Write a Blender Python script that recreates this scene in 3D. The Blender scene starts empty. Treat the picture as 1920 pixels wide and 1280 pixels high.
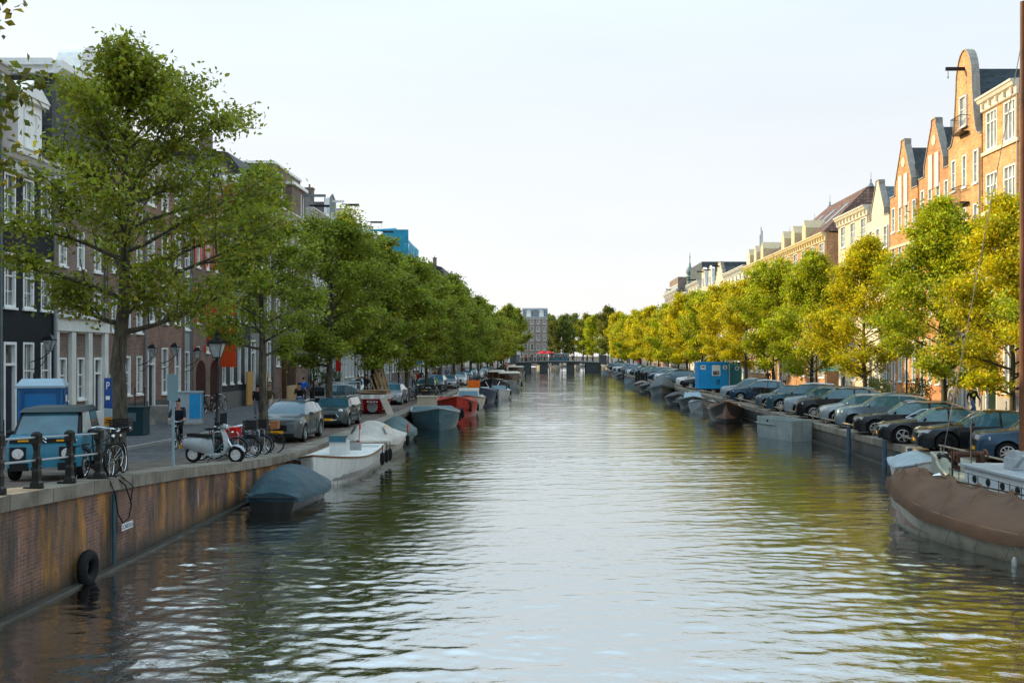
import bpy, bmesh, math, random
import numpy as np
from mathutils import Vector, Matrix, noise
R = random.Random(11)
SC = bpy.context.scene
COL = SC.collection
PI = math.pi
EYE = 4.3
F = 1867.0
def rad(a): return math.radians(a)
def lerp(a, b, t): return a + (b - a) * t
def interp(x, pts):
    if x <= pts[0][0]: return pts[0][1]
    for (a, b), (c, d) in zip(pts, pts[1:]):
        if x <= c: return lerp(b, d, (x - a) / (c - a))
    return pts[-1][1]
# quay street levels above the water, rising to the bridge the photographer stands on
LP = [(-60, 2.1), (12, 2.05), (16, 1.99), (20, 1.79), (24, 1.55), (28, 1.25), (31, 1.05), (35, .88), (43, .76), (55, .74), (225, .74), (262, 1.9), (275, 1.9), (320, .8)]
RP = [(-60, 1.0), (30, .86), (225, .85), (262, 1.9), (275, 1.9), (320, .8)]
def zL(y): return interp(y, LP)
def zR(y): return interp(y, RP)
XL, XR, HXL, HXR = -8.8, 13.2, -20.5, 25.5

# ---------------------------------------------------------------- materials
MATS = {}
def nt(name):
    m = bpy.data.materials.new(name); m.use_nodes = True
    n = m.node_tree.nodes; l = m.node_tree.links
    return m, n, l, n['Principled BSDF']
def N(n, t, **kw):
    x = n.new(t)
    for k, v in kw.items():
        if k in x.inputs: x.inputs[k].default_value = v
        else: setattr(x, k, v)
    return x
def mixc(n, l, fac, a, b, mode='MIX'):
    x = n.new('ShaderNodeMix'); x.data_type = 'RGBA'; x.blend_type = mode
    for i, v in ((0, fac), (6, a), (7, b)):
        if hasattr(v, 'links') or isinstance(v, bpy.types.NodeSocket): l.new(v, x.inputs[i])
        elif i == 0: x.inputs[0].default_value = v
        else: x.inputs[i].default_value = (*v, 1) if len(v) == 3 else v
    return x.outputs[2]
def mat(name, col=(.5, .5, .5), rough=.6, metal=0, var=.18, scale=3, bump=0, bscale=40, obj=False, spec=.22, coat=0, em=0, dirt=0, bd=.02):
    if name in MATS: return MATS[name]
    m, n, l, p = nt(name)
    tc = n.new('ShaderNodeTexCoord')
    if obj:
        oi = n.new('ShaderNodeObjectInfo'); base = oi.outputs['Color']
    else:
        rgb = N(n, 'ShaderNodeRGB'); rgb.outputs[0].default_value = (*col, 1); base = rgb.outputs[0]
    nz = N(n, 'ShaderNodeTexNoise', Scale=scale, Detail=5.0, Roughness=.6)
    l.new(tc.outputs['Object'], nz.inputs['Vector'])
    mr = N(n, 'ShaderNodeMapRange'); mr.inputs[1].default_value = .3; mr.inputs[2].default_value = .7
    mr.inputs[3].default_value = 1 - var; mr.inputs[4].default_value = 1 + var * .6
    l.new(nz.outputs['Fac'], mr.inputs[0])
    c = mixc(n, l, 1.0, base, mr.outputs[0], 'MULTIPLY')
    if dirt:
        n2 = N(n, 'ShaderNodeTexNoise', Scale=scale * 2.3, Detail=6.0)
        mp = N(n, 'ShaderNodeMapping'); mp.inputs['Scale'].default_value = (1.6, 1.6, .25)
        l.new(tc.outputs['Object'], mp.inputs[0]); l.new(mp.outputs[0], n2.inputs['Vector'])
        m2 = N(n, 'ShaderNodeMapRange'); m2.inputs[1].default_value = .5; m2.inputs[2].default_value = .75
        m2.inputs[4].default_value = dirt; l.new(n2.outputs['Fac'], m2.inputs[0])
        c = mixc(n, l, m2.outputs[0], c, (.05, .04, .03))
    l.new(c, p.inputs['Base Color'])
    p.inputs['Roughness'].default_value = rough; p.inputs['Metallic'].default_value = metal
    p.inputs['Specular IOR Level'].default_value = spec
    p.inputs['Coat Weight'].default_value = coat; p.inputs['Coat Roughness'].default_value = .04
    if rough > .15:
        m3 = N(n, 'ShaderNodeMapRange'); m3.inputs[3].default_value = rough * .8; m3.inputs[4].default_value = min(1, rough * 1.2)
        l.new(nz.outputs['Fac'], m3.inputs[0]); l.new(m3.outputs[0], p.inputs['Roughness'])
    if em:
        l.new(c, p.inputs['Emission Color']); p.inputs['Emission Strength'].default_value = em
    if bump:
        nb = N(n, 'ShaderNodeTexNoise', Scale=bscale, Detail=4.0); l.new(tc.outputs['Object'], nb.inputs['Vector'])
        b = N(n, 'ShaderNodeBump', Strength=bump, Distance=bd); l.new(nb.outputs['Fac'], b.inputs['Height'])
        l.new(b.outputs[0], p.inputs['Normal'])
    MATS[name] = m; return m
def brickmat(name, bw=.21, bh=.065, mortar=(.3, .28, .25), k=1.0, rough=.85, msize=.012, plane='xz', col=None, contrast=.35, stain=.35):
    """running bond from metric object coordinates; colour from the object"""
    if name in MATS: return MATS[name]
    m, n, l, p = nt(name)
    tc = n.new('ShaderNodeTexCoord'); sx = n.new('ShaderNodeSeparateXYZ'); l.new(tc.outputs['Object'], sx.inputs[0])
    cx = n.new('ShaderNodeCombineXYZ')
    if plane == 'xz':
        ad = N(n, 'ShaderNodeMath', operation='ADD'); l.new(sx.outputs[0], ad.inputs[0]); l.new(sx.outputs[1], ad.inputs[1])
        l.new(ad.outputs[0], cx.inputs[0]); l.new(sx.outputs[2], cx.inputs[1])
    else:
        l.new(sx.outputs[0], cx.inputs[0]); l.new(sx.outputs[1], cx.inputs[1])
    if col is None:
        oi = n.new('ShaderNodeObjectInfo'); base = oi.outputs['Color']
    else:
        rg = n.new('ShaderNodeRGB'); rg.outputs[0].default_value = (*col, 1); base = rg.outputs[0]
    dk = mixc(n, l, 1.0, base, (1 - contrast,) * 3, 'MULTIPLY'); lt = mixc(n, l, 1.0, base, (1 + contrast * .7, 1 + contrast * .5, 1 + contrast * .4), 'MULTIPLY')
    bt = N(n, 'ShaderNodeTexBrick', **{'Scale': 1.0, 'Mortar Size': msize, 'Mortar Smooth': .3, 'Brick Width': bw, 'Row Height': bh})
    bt.inputs['Mortar'].default_value = (*mortar, 1)
    l.new(cx.outputs[0], bt.inputs['Vector']); l.new(dk, bt.inputs['Color1']); l.new(lt, bt.inputs['Color2'])
    nz = N(n, 'ShaderNodeTexNoise', Scale=.8, Detail=6.0, Roughness=.65); l.new(tc.outputs['Object'], nz.inputs['Vector'])
    mr = N(n, 'ShaderNodeMapRange'); mr.inputs[1].default_value = .3; mr.inputs[2].default_value = .7; mr.inputs[3].default_value = 1 - stain; mr.inputs[4].default_value = 1 + stain * .4
    l.new(nz.outputs['Fac'], mr.inputs[0])
    c = mixc(n, l, 1.0, bt.outputs['Color'], mr.outputs[0], 'MULTIPLY')
    l.new(c, p.inputs['Base Color']); p.inputs['Roughness'].default_value = rough; p.inputs['Specular IOR Level'].default_value = .25
    b = N(n, 'ShaderNodeBump', Strength=.5, Distance=.008); b.invert = True; l.new(bt.outputs['Fac'], b.inputs['Height']); l.new(b.outputs[0], p.inputs['Normal'])
    MATS[name] = m; return m
def glassmat():
    m, n, l, p = nt('window_glass')
    oi = n.new('ShaderNodeObjectInfo'); tc = n.new('ShaderNodeTexCoord')
    nz = N(n, 'ShaderNodeTexNoise', Scale=1.1, Detail=2.0); mp = N(n, 'ShaderNodeMapping'); mp.inputs['Scale'].default_value = (3, 1, .5)
    ad = n.new('ShaderNodeVectorMath'); ad.operation = 'ADD'; l.new(tc.outputs['Object'], ad.inputs[0])
    cb = n.new('ShaderNodeCombineXYZ'); mu = N(n, 'ShaderNodeMath', operation='MULTIPLY'); mu.inputs[1].default_value = 37; l.new(oi.outputs['Random'], mu.inputs[0]); l.new(mu.outputs[0], cb.inputs[0]); l.new(mu.outputs[0], cb.inputs[2])
    l.new(cb.outputs[0], ad.inputs[1]); l.new(ad.outputs[0], mp.inputs[0]); l.new(mp.outputs[0], nz.inputs['Vector'])
    cr = n.new('ShaderNodeValToRGB'); e = cr.color_ramp.elements
    e[0].position = .47; e[0].color = (.012, .017, .02, 1); e[1].position = .6; e[1].color = (.22, .24, .23, 1)
    l.new(nz.outputs['Fac'], cr.inputs[0]); l.new(cr.outputs[0], p.inputs['Base Color'])
    p.inputs['Roughness'].default_value = .04; p.inputs['Specular IOR Level'].default_value = .9; p.inputs['Coat Weight'].default_value = .5; p.inputs['Coat Roughness'].default_value = .02
    nb = N(n, 'ShaderNodeTexNoise', Scale=1.6); l.new(ad.outputs[0], nb.inputs['Vector'])
    b = N(n, 'ShaderNodeBump', Strength=.12, Distance=.05); l.new(nb.outputs['Fac'], b.inputs['Height']); l.new(b.outputs[0], p.inputs['Normal']); l.new(b.outputs[0], p.inputs['Coat Normal'])
    MATS['glass'] = m; return m
BRICK = brickmat('house_brick')
RENDERED = mat('painted_wall', obj=True, rough=.7, var=.14, scale=1.2, bump=.15, bscale=9, dirt=.12)
WHITE = mat('white_joinery', (.80, .82, .80), .45, var=.1, scale=4, dirt=.1)
STONE = mat('natural_stone', (.36, .34, .30), .8, var=.25, scale=3, bump=.3, bscale=22, dirt=.25)
SLATE = brickmat('slate_roof', .28, .16, (.02, .022, .025), msize=.01, contrast=.4, rough=.6)
GLASS = glassmat()
DARK = mat('dark_paint', (.008, .010, .011), .45, var=.3, spec=.25)
BLACKM = mat('black_metal', (.007, .010, .010), .4, var=.3, bump=.1, spec=.3)
OPAINT = mat('gloss_paint', obj=True, rough=.4, var=.14, scale=2, coat=.1, dirt=.1)
LEAD = mat('zinc', (.17, .21, .23), .5, metal=.3, var=.2)
RUBBER = mat('rubber', (.009, .009, .010), .75, var=.3, bump=.2, spec=.2)
GALV = mat('galvanised_steel', (.36, .39, .40), .42, metal=.6, var=.2, scale=8)
CHROME = mat('bright_metal', (.6, .62, .63), .2, metal=1, var=.1)
WOOD = mat('varnished_wood', (.17, .07, .025), .35, var=.35, scale=6, coat=.3)
RAWWOOD = mat('raw_timber', (.36, .25, .14), .75, var=.3, scale=7)
CLOTH = mat('woven_fabric', obj=True, rough=.9, var=.2, scale=9, bump=.3, bscale=60, spec=.2)
SKIN = mat('skin', (.42, .24, .17), .55, var=.1)

# ---------------------------------------------------------------- mesh builder
class M:
    def __init__(s): s.v = []; s.f = []
    def add(s, vs, fs):
        k = len(s.v); s.v += [tuple(p) for p in vs]; s.f += [tuple(i + k for i in f) for f in fs]; return s
    def box(s, x0, x1, y0, y1, z0, z1):
        return s.add([(x0, y0, z0), (x1, y0, z0), (x1, y1, z0), (x0, y1, z0), (x0, y0, z1), (x1, y0, z1), (x1, y1, z1), (x0, y1, z1)],
                     [(0, 3, 2, 1), (4, 5, 6, 7), (0, 1, 5, 4), (1, 2, 6, 5), (2, 3, 7, 6), (3, 0, 4, 7)])
    def quad(s, a, b, c, d): return s.add([a, b, c, d], [(0, 1, 2, 3)])
    def loft(s, rings, closed=True, cap=True):
        n = len(rings[0]); k = len(s.v)
        for r in rings: s.v += [tuple(p) for p in r]
        for i in range(len(rings) - 1):
            for j in range(n if closed else n - 1):
                a = k + i * n + j; b = k + i * n + (j + 1) % n
                s.f.append((a, b, b + n, a + n))
        if cap and closed:
            s.f.append(tuple(k + j for j in reversed(range(n)))); s.f.append(tuple(k + (len(rings) - 1) * n + j for j in range(n)))
        return s
    def tube(s, pts, r, n=6, cap=True, closed=False):
        pts = [Vector(p) for p in pts]; m = len(pts); rings = []
        rr = r if hasattr(r, '__len__') else [r] * m
        up = None
        for i, p in enumerate(pts):
            a = pts[(i - 1) % m] if (i > 0 or closed) else p; b = pts[(i + 1) % m] if (i < m - 1 or closed) else p
            d = (b - a)
            d = d.normalized() if d.length > 1e-9 else Vector((0, 0, 1))
            if up is None: up = Vector((0, 0, 1)) if abs(d.z) < .9 else Vector((1, 0, 0))
            u = d.cross(up)
            u = u.normalized() if u.length > 1e-6 else d.orthogonal().normalized()
            up = u.cross(d).normalized(); w = up
            rings.append([p + (u * math.cos(t) + w * math.sin(t)) * rr[i] for t in [2 * PI * j / n for j in range(n)]])
        if closed: rings.append(rings[0])
        return s.loft(rings, True, cap and not closed)
    def lathe(s, prof, n=16, c=(0, 0, 0), axis='z', cap=True):
        rings = []
        for r, h in prof:
            ring = []
            for j in range(n):
                t = 2 * PI * j / n; a, b = r * math.cos(t), r * math.sin(t)
                q = (a, b, h) if axis == 'z' else ((a, h, b) if axis == 'y' else (h, a, b))
                ring.append((q[0] + c[0], q[1] + c[1], q[2] + c[2]))
            rings.append(ring)
        return s.loft(rings, True, cap)
    def prism(s, poly, d0, d1, plane='xz'):
        f = (lambda p, d: (p[0], d, p[1])) if plane == 'xz' else ((lambda p, d: (d, p[0], p[1])) if plane == 'yz' else (lambda p, d: (p[0], p[1], d)))
        return s.loft([[f(p, d0) for p in poly], [f(p, d1) for p in poly]])
    def ell(s, c, r, nu=10, nv=7):
        prof = [(max(1e-3, math.sin(PI * i / nv)), -math.cos(PI * i / nv)) for i in range(nv + 1)]
        return s.loft([[(c[0] + r[0] * a * math.cos(2 * PI * j / nu), c[1] + r[1] * a * math.sin(2 * PI * j / nu), c[2] + r[2] * h) for j in range(nu)] for a, h in prof])
    def torus(s, c, R0, r0, axis='y', n=24, m=6):
        pts = []
        for j in range(n):
            t = 2 * PI * j / n; a, b = R0 * math.cos(t), R0 * math.sin(t)
            q = {'y': (a, 0, b), 'z': (a, b, 0), 'x': (0, a, b)}[axis]
            pts.append((c[0] + q[0], c[1] + q[1], c[2] + q[2]))
        return s.tube(pts, r0, m, closed=True)
    def tf(s, mt, k=0):
        s.v[k:] = [tuple(mt @ Vector(p)) for p in s.v[k:]]; return s
    def mesh(s, name, m, smooth=None):
        me = bpy.data.meshes.new(name); me.from_pydata(s.v, [], s.f); me.materials.append(m)
        bm = bmesh.new(); bm.from_mesh(me); bmesh.ops.recalc_face_normals(bm, faces=bm.faces); bm.to_mesh(me); bm.free()
        if smooth is not None:
            me.polygons.foreach_set('use_smooth', [True] * len(me.polygons))
            if smooth < 180: me.set_sharp_from_angle(angle=rad(smooth))
        me.update(); return me
    def build(s, name, m, parent=None, loc=(0, 0, 0), rot=0, smooth=None, color=None, label=None, cat=None, group=None, kind=None):
        o = bpy.data.objects.new(name, s.mesh(name, m, smooth)); COL.objects.link(o)
        return setup(o, parent, loc, rot, color, label, cat, group, kind)
def setup(o, parent=None, loc=(0, 0, 0), rot=0, color=None, label=None, cat=None, group=None, kind=None):
    o.parent = parent; o.location = loc
    o.rotation_euler = (0, 0, rot) if not hasattr(rot, '__len__') else rot
    if color is not None: o.color = (*color, 1)
    if label: o['label'] = label
    if cat: o['category'] = cat
    if group: o['group'] = group
    if kind: o['kind'] = kind
    return o
def inst(name, me, parent=None, loc=(0, 0, 0), rot=0, **kw):
    o = bpy.data.objects.new(name, me); COL.objects.link(o); return setup(o, parent, loc, rot, **kw)
def thing(name, label, cat, loc=(0, 0, 0), rot=0, group=None):
    return inst(name, None, None, loc, rot, label=label, cat=cat, group=group)
def copy_tree(o, loc=None, rot=None, label=None, group=None, color=None, parent=None, scale=None, paint=('body',), skip=()):
    c = o.copy(); COL.objects.link(c); c.parent = parent
    if loc is not None: c.location = loc
    if rot is not None: c.rotation_euler = (0, 0, rot) if not hasattr(rot, '__len__') else rot
    if scale: c.scale = (scale,) * 3 if not hasattr(scale, '__len__') else scale
    if label: c['label'] = label
    if group: c['group'] = group
    base = o.name.split('.')[0]
    if color is not None and (base in paint): c.color = (*color, 1)
    for ch in list(o.children):
        if ch.name.split('.')[0] in skip: continue
        copy_tree(ch, None, None, color=color, parent=c, paint=paint, skip=skip)
    return c
def text_mesh(txt, size, m, name='lettering', parent=None, loc=(0, 0, 0), rot=(PI / 2, 0, 0), sx=1):
    cu = bpy.data.curves.new('t', 'FONT'); cu.body = txt; cu.size = size; cu.align_x = 'CENTER'; cu.align_y = 'CENTER'; cu.extrude = .002
    to = bpy.data.objects.new('t', cu); COL.objects.link(to)
    dg = bpy.context.evaluated_depsgraph_get(); dg.update()
    me = bpy.data.meshes.new_from_object(to.evaluated_get(dg)); me.materials.clear(); me.materials.append(m)
    bpy.data.objects.remove(to); bpy.data.curves.remove(cu)
    o = inst(name, me, parent, loc, rot); o.scale = (sx, 1, 1); return o
# ================================================================ the setting
def strip(name, xs, prof, y0, y1, m, dz=0, step=4, label=None, kind='structure', color=None):
    """a sheet following the street profile; xs = [(x, extra z), ...]"""
    ys = sorted(set([y0, y1] + [p[0] for p in (LP if prof == zL else RP) if y0 < p[0] < y1] + list(np.arange(y0, y1, step * 4))))
    g = M(); g.loft([[(x, y, prof(y) + e + dz) for x, e in xs] for y in ys], closed=False)
    return g.build(name, m, kind=kind, label=label, color=color)
PAVE = brickmat('street_clinker', .2, .1, (.05, .052, .055), plane='xy', col=(.14, .15, .155), contrast=.5, stain=.5, msize=.012)
PARK = brickmat('parking_clinker', .2, .1, (.06, .055, .05), plane='xy', col=(.20, .165, .135), contrast=.5, stain=.55)
SIDE = brickmat('sidewalk_clinker', .3, .3, (.05, .05, .05), plane='xy', col=(.12, .125, .13), contrast=.2, stain=.25)
COPE = mat('coping_stone', (.25, .225, .18), .8, var=.45, scale=1.4, bump=.3, bscale=14, dirt=.45)
KERB = mat('kerb_stone', (.30, .30, .29), .75, var=.25, scale=2, dirt=.2)
GROUND = mat('far_ground', (.12, .115, .105), .9, var=.3, scale=.05)
M().loft([[(x, y, z) for x, z in ((-1200, .55), (-30, .55), (-21, .55))] for y in (-200, 2500)], closed=False).build('ground', GROUND, kind='structure')
M().loft([[(x, y, z) for x, z in ((26, .6), (40, .6), (1200, .6))] for y in (-200, 2500)], closed=False).build('ground', GROUND, kind='structure')
strip('street', [(-15.2, 0), (-12.2, .0)], zL, -10, 330, PAVE, 0)
strip('parking_bay', [(-12.2, 0), (-9.42, .0)], zL, -10, 330, PARK, 0)
strip('kerb', [(-15.38, .11), (-15.2, .11), (-15.198, -.1)], zL, -10, 330, KERB, 0)
strip('pavement', [(-21.2, .16), (-15.38, .11)], zL, -10, 330, SIDE, 0)
strip('street', [(14.0, 0), (19.0, 0)], zR, -10, 330, PARK, 0)
strip('street', [(19.0, 0), (22.2, 0)], zR, -10, 330, PAVE, 0)
strip('kerb', [(22.198, -.1), (22.2, .11), (22.38, .11)], zR, -10, 330, KERB, 0)
strip('pavement', [(22.38, .11), (26.2, .16)], zR, -10, 330, SIDE, 0)
# quay walls: stained brick under stone coping
def quaymat(name, rustA, rustB, brickc, seed):
    m, n, l, p = nt(name)
    tc = n.new('ShaderNodeTexCoord'); sx = n.new('ShaderNodeSeparateXYZ'); l.new(tc.outputs['Object'], sx.inputs[0])
    cx = n.new('ShaderNodeCombineXYZ'); l.new(sx.outputs[1], cx.inputs[0]); l.new(sx.outputs[2], cx.inputs[1])
    bt = N(n, 'ShaderNodeTexBrick', **{'Scale': 1.0, 'Mortar Size': .012, 'Brick Width': .22, 'Row Height': .068, 'Bias': -.1})
    bt.inputs['Color1'].default_value = (*brickc, 1); bt.inputs['Color2'].default_value = (brickc[0] * .55, brickc[1] * .5, brickc[2] * .5, 1); bt.inputs['Mortar'].default_value = (.2, .17, .14, 1)
    l.new(cx.outputs[0], bt.inputs['Vector'])
    def streak(sy, sz, a, b, off, sc=1.0):
        mp = N(n, 'ShaderNodeMapping'); mp.inputs['Scale'].default_value = (1, sy, sz); mp.inputs['Location'].default_value = (0, off + seed, off * 2)
        l.new(tc.outputs['Object'], mp.inputs[0]); z = N(n, 'ShaderNodeTexNoise', Scale=sc, Detail=7.0, Roughness=.62); l.new(mp.outputs[0], z.inputs['Vector'])
        r = N(n, 'ShaderNodeMapRange'); r.inputs[1].default_value = a; r.inputs[2].default_value = b; l.new(z.outputs['Fac'], r.inputs[0]); return r.outputs[0]
    c = mixc(n, l, streak(.9, .3, .40, .56, 3.1), bt.outputs['Color'], rustB)
    c = mixc(n, l, streak(2.6, .5, .42, .7, 31.0, 1.5), c, (.035, .03, .022))
    c = mixc(n, l, streak(1.7, .42, .5, .7, 9.7), c, rustA)
    c = mixc(n, l, streak(1.1, .2, .5, .66, 17.3), c, (.013, .012, .011))
    w = streak(6, .6, .66, .74, 23.0); c = mixc(n, l, w, c, (.4, .39, .36))
    # damp, dark-green tide line above the water
    mz = N(n, 'ShaderNodeMapRange'); mz.inputs[1].default_value = .1; mz.inputs[2].default_value = .45; mz.inputs[3].default_value = .8; mz.inputs[4].default_value = 0; l.new(sx.outputs[2], mz.inputs[0])
    c = mixc(n, l, mz.outputs[0], c, (.018, .02, .015))
    l.new(c, p.inputs['Base Color']); p.inputs['Roughness'].default_value = .7
    b = N(n, 'ShaderNodeBump', Strength=.6, Distance=.01); b.invert = True; l.new(bt.outputs['Fac'], b.inputs['Height'])
    nz = N(n, 'ShaderNodeTexNoise', Scale=9.0, Detail=5.0); l.new(tc.outputs['Object'], nz.inputs['Vector'])
    b2 = N(n, 'ShaderNodeBump', Strength=.4, Distance=.03); l.new(nz.outputs['Fac'], b2.inputs['Height']); l.new(b.outputs[0], b2.inputs['Normal']); l.new(b2.outputs[0], p.inputs['Normal'])
    return m
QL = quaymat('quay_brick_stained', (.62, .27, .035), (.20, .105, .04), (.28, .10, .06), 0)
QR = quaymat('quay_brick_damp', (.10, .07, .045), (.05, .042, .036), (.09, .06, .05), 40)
def quay(side):
    prof = zL if side < 0 else zR; X = XL if side < 0 else XR; d = side
    q = thing('quay_wall', 'brown rust-stained brick quay wall along the canal under the street with trees and bicycles' if side < 0 else 'dark damp quay wall under the row of angled parked cars', 'quay wall', (0, 0, 0))
    ys = sorted(set([-40, 330] + [p[0] for p in (LP if side < 0 else RP) if p[0] > -40] + list(range(-36, 328, 6))))
    w = M(); w.loft([[(X + d * .06, y, -1.5), (X + d * .06, y, prof(y) - .22), (X + d * .9, y, prof(y) - .22), (X + d * .9, y, -1.5)] for y in ys])
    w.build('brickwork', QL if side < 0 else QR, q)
    # footing ledge just at water level
    M().box(min(X - d * .1, X + d * .05), max(X - d * .1, X + d * .05), -40, 330, -1.5, .05).build('footing', mat('wet_concrete', (.07, .07, .06), .35, var=.3), q)
    y = -10.0; k = 0; cb = M()
    while y < 258:
        L = 1.35 + (k * 37 % 11) * .04; y1 = min(y + L, 258)
        z0, z1 = prof(y + .006), prof(y1 - .006); a, b = sorted((X, X + d * .74))
        o = .004 * (k % 3)
        cb.add([(a, y + .014, z0 - .22), (b, y + .014, z0 - .22), (b, y1 - .014, z1 - .22), (a, y1 - .014, z1 - .22),
                (a, y + .014, z0 + .03 + o), (b, y + .014, z0 + .03 + o), (b, y1 - .014, z1 + .03 + o), (a, y1 - .014, z1 + .03 + o)],
               [(0, 3, 2, 1), (4, 5, 6, 7), (0, 1, 5, 4), (1, 2, 6, 5), (2, 3, 7, 6), (3, 0, 4, 7)])
        y = y1; k += 1
    cb.build('coping', COPE, q)
quay(-1); quay(1)
# water
def water():
    m, n, l, p = nt('canal_water')
    tc = n.new('ShaderNodeTexCoord')
    def nz(sx, sy, sc, det, rot=0, rough=.5):
        mp = N(n, 'ShaderNodeMapping'); mp.inputs['Scale'].default_value = (sx, sy, 1); mp.inputs['Rotation'].default_value = (0, 0, rot); l.new(tc.outputs['Object'], mp.inputs[0])
        z = N(n, 'ShaderNodeTexNoise', Scale=sc, Detail=det, Roughness=rough, Distortion=.6); l.new(mp.outputs[0], z.inputs['Vector']); return z.outputs['Fac']
    a = nz(.5, 1.0, 1.0, 3.0, .12); b = nz(.55, 1.0, 4.2, 4.0, -.2); c = nz(.8, 1.0, 13.0, 3.0, .3)
    pm = nz(.06, .16, 1.0, 2.0, .3); pr = N(n, 'ShaderNodeMapRange'); pr.inputs[1].default_value = .38; pr.inputs[2].default_value = .62; pr.inputs[3].default_value = .35; pr.inputs[4].default_value = 1.9; l.new(pm, pr.inputs[0])
    bm_ = N(n, 'ShaderNodeMath', operation='MULTIPLY'); l.new(b, bm_.inputs[0]); l.new(pr.outputs[0], bm_.inputs[1]); b = bm_.outputs[0]
    n1 = N(n, 'ShaderNodeBump', Strength=1.0, Distance=.006); l.new(a, n1.inputs['Height'])
    n2 = N(n, 'ShaderNodeBump', Strength=1.0, Distance=.006); l.new(b, n2.inputs['Height']); l.new(n1.outputs[0], n2.inputs['Normal'])
    n3 = N(n, 'ShaderNodeBump', Strength=1.0, Distance=.0042); l.new(c, n3.inputs['Height']); l.new(n2.outputs[0], n3.inputs['Normal'])
    p.inputs['Base Color'].default_value = (.010, .0065, .004, 1); p.inputs['Roughness'].default_value = .4; p.inputs['Specular IOR Level'].default_value = 0
    gl = n.new('ShaderNodeBsdfGlossy'); gl.inputs['Roughness'].default_value = .008; gl.inputs['Color'].default_value = (.95, 1, 1, 1); l.new(n3.outputs[0], gl.inputs['Normal'])
    fr = n.new('ShaderNodeFresnel'); fr.inputs['IOR'].default_value = 3.2; l.new(n3.outputs[0], fr.inputs['Normal'])
    mrf = N(n, 'ShaderNodeMapRange'); mrf.inputs[3].default_value = .5; mrf.inputs[4].default_value = 1.0; l.new(fr.outputs[0], mrf.inputs[0]); ms = n.new('ShaderNodeMixShader'); l.new(mrf.outputs[0], ms.inputs[0]); l.new(p.outputs[0], ms.inputs[1]); l.new(gl.outputs[0], ms.inputs[2]); l.new(ms.outputs[0], n['Material Output'].inputs[0])
    rs = np.random.RandomState(8); nw = 90
    ys = np.concatenate([[-60, -20, 0, 5], np.arange(7, 22, .052), np.arange(22, 42, .09), np.arange(42, 80, .16), np.arange(80, 262, .30), np.arange(262, 345, 3)])
    st = np.where(ys < 22, .06, np.where(ys < 42, .09, np.where(ys < 80, .16, np.where(ys < 262, .30, 3.0)))); st[:4] = 9
    xs = np.linspace(-8.9, 13.4, 290); X, Y = np.meshgrid(xs, ys); Z = np.zeros_like(X)
    pat = .75 + .35 * np.sin(X * .31 + np.sin(Y * .07) * 2.2) * np.sin(Y * .19 + 1.3 * np.sin(X * .2))
    for k in range(nw):
        lam = .19 * (2.4 / .19) ** rs.rand(); th = rs.normal(PI / 2 + .1, .62 if lam < .5 else .3); kx, ky = math.cos(th) * 2 * PI / lam, math.sin(th) * 2 * PI / lam
        fade = np.clip((lam / np.maximum(st, .07) - 2.6) / 1.6, 0, 1)[:, None]
        Z += .0128 * lam / (2 * PI) * (1.5 if lam < .42 else .85 if lam < .9 else .36) * np.sin(kx * X + ky * Y + rs.rand() * 6.28) * fade
    Z *= pat
    P = np.stack([X, Y, Z], -1).reshape(-1, 3); nx, ny = len(xs), len(ys)
    i = (np.arange(ny - 1)[:, None] * nx + np.arange(nx - 1)[None]).reshape(-1, 1) + np.array([0, 1, nx + 1, nx]); nf = len(i)
    me = bpy.data.meshes.new('water'); me.vertices.add(len(P)); me.vertices.foreach_set('co', P.reshape(-1)); me.loops.add(nf * 4); me.polygons.add(nf)
    me.loops.foreach_set('vertex_index', i.reshape(-1).astype(np.int32)); me.polygons.foreach_set('loop_start', (np.arange(nf) * 4).astype(np.int32)); me.polygons.foreach_set('loop_total', np.full(nf, 4, np.int32))
    me.update(calc_edges=True); me.polygons.foreach_set('use_smooth', [True] * nf); me.materials.append(m)
    inst('water', me, kind='structure')
water()

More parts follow.
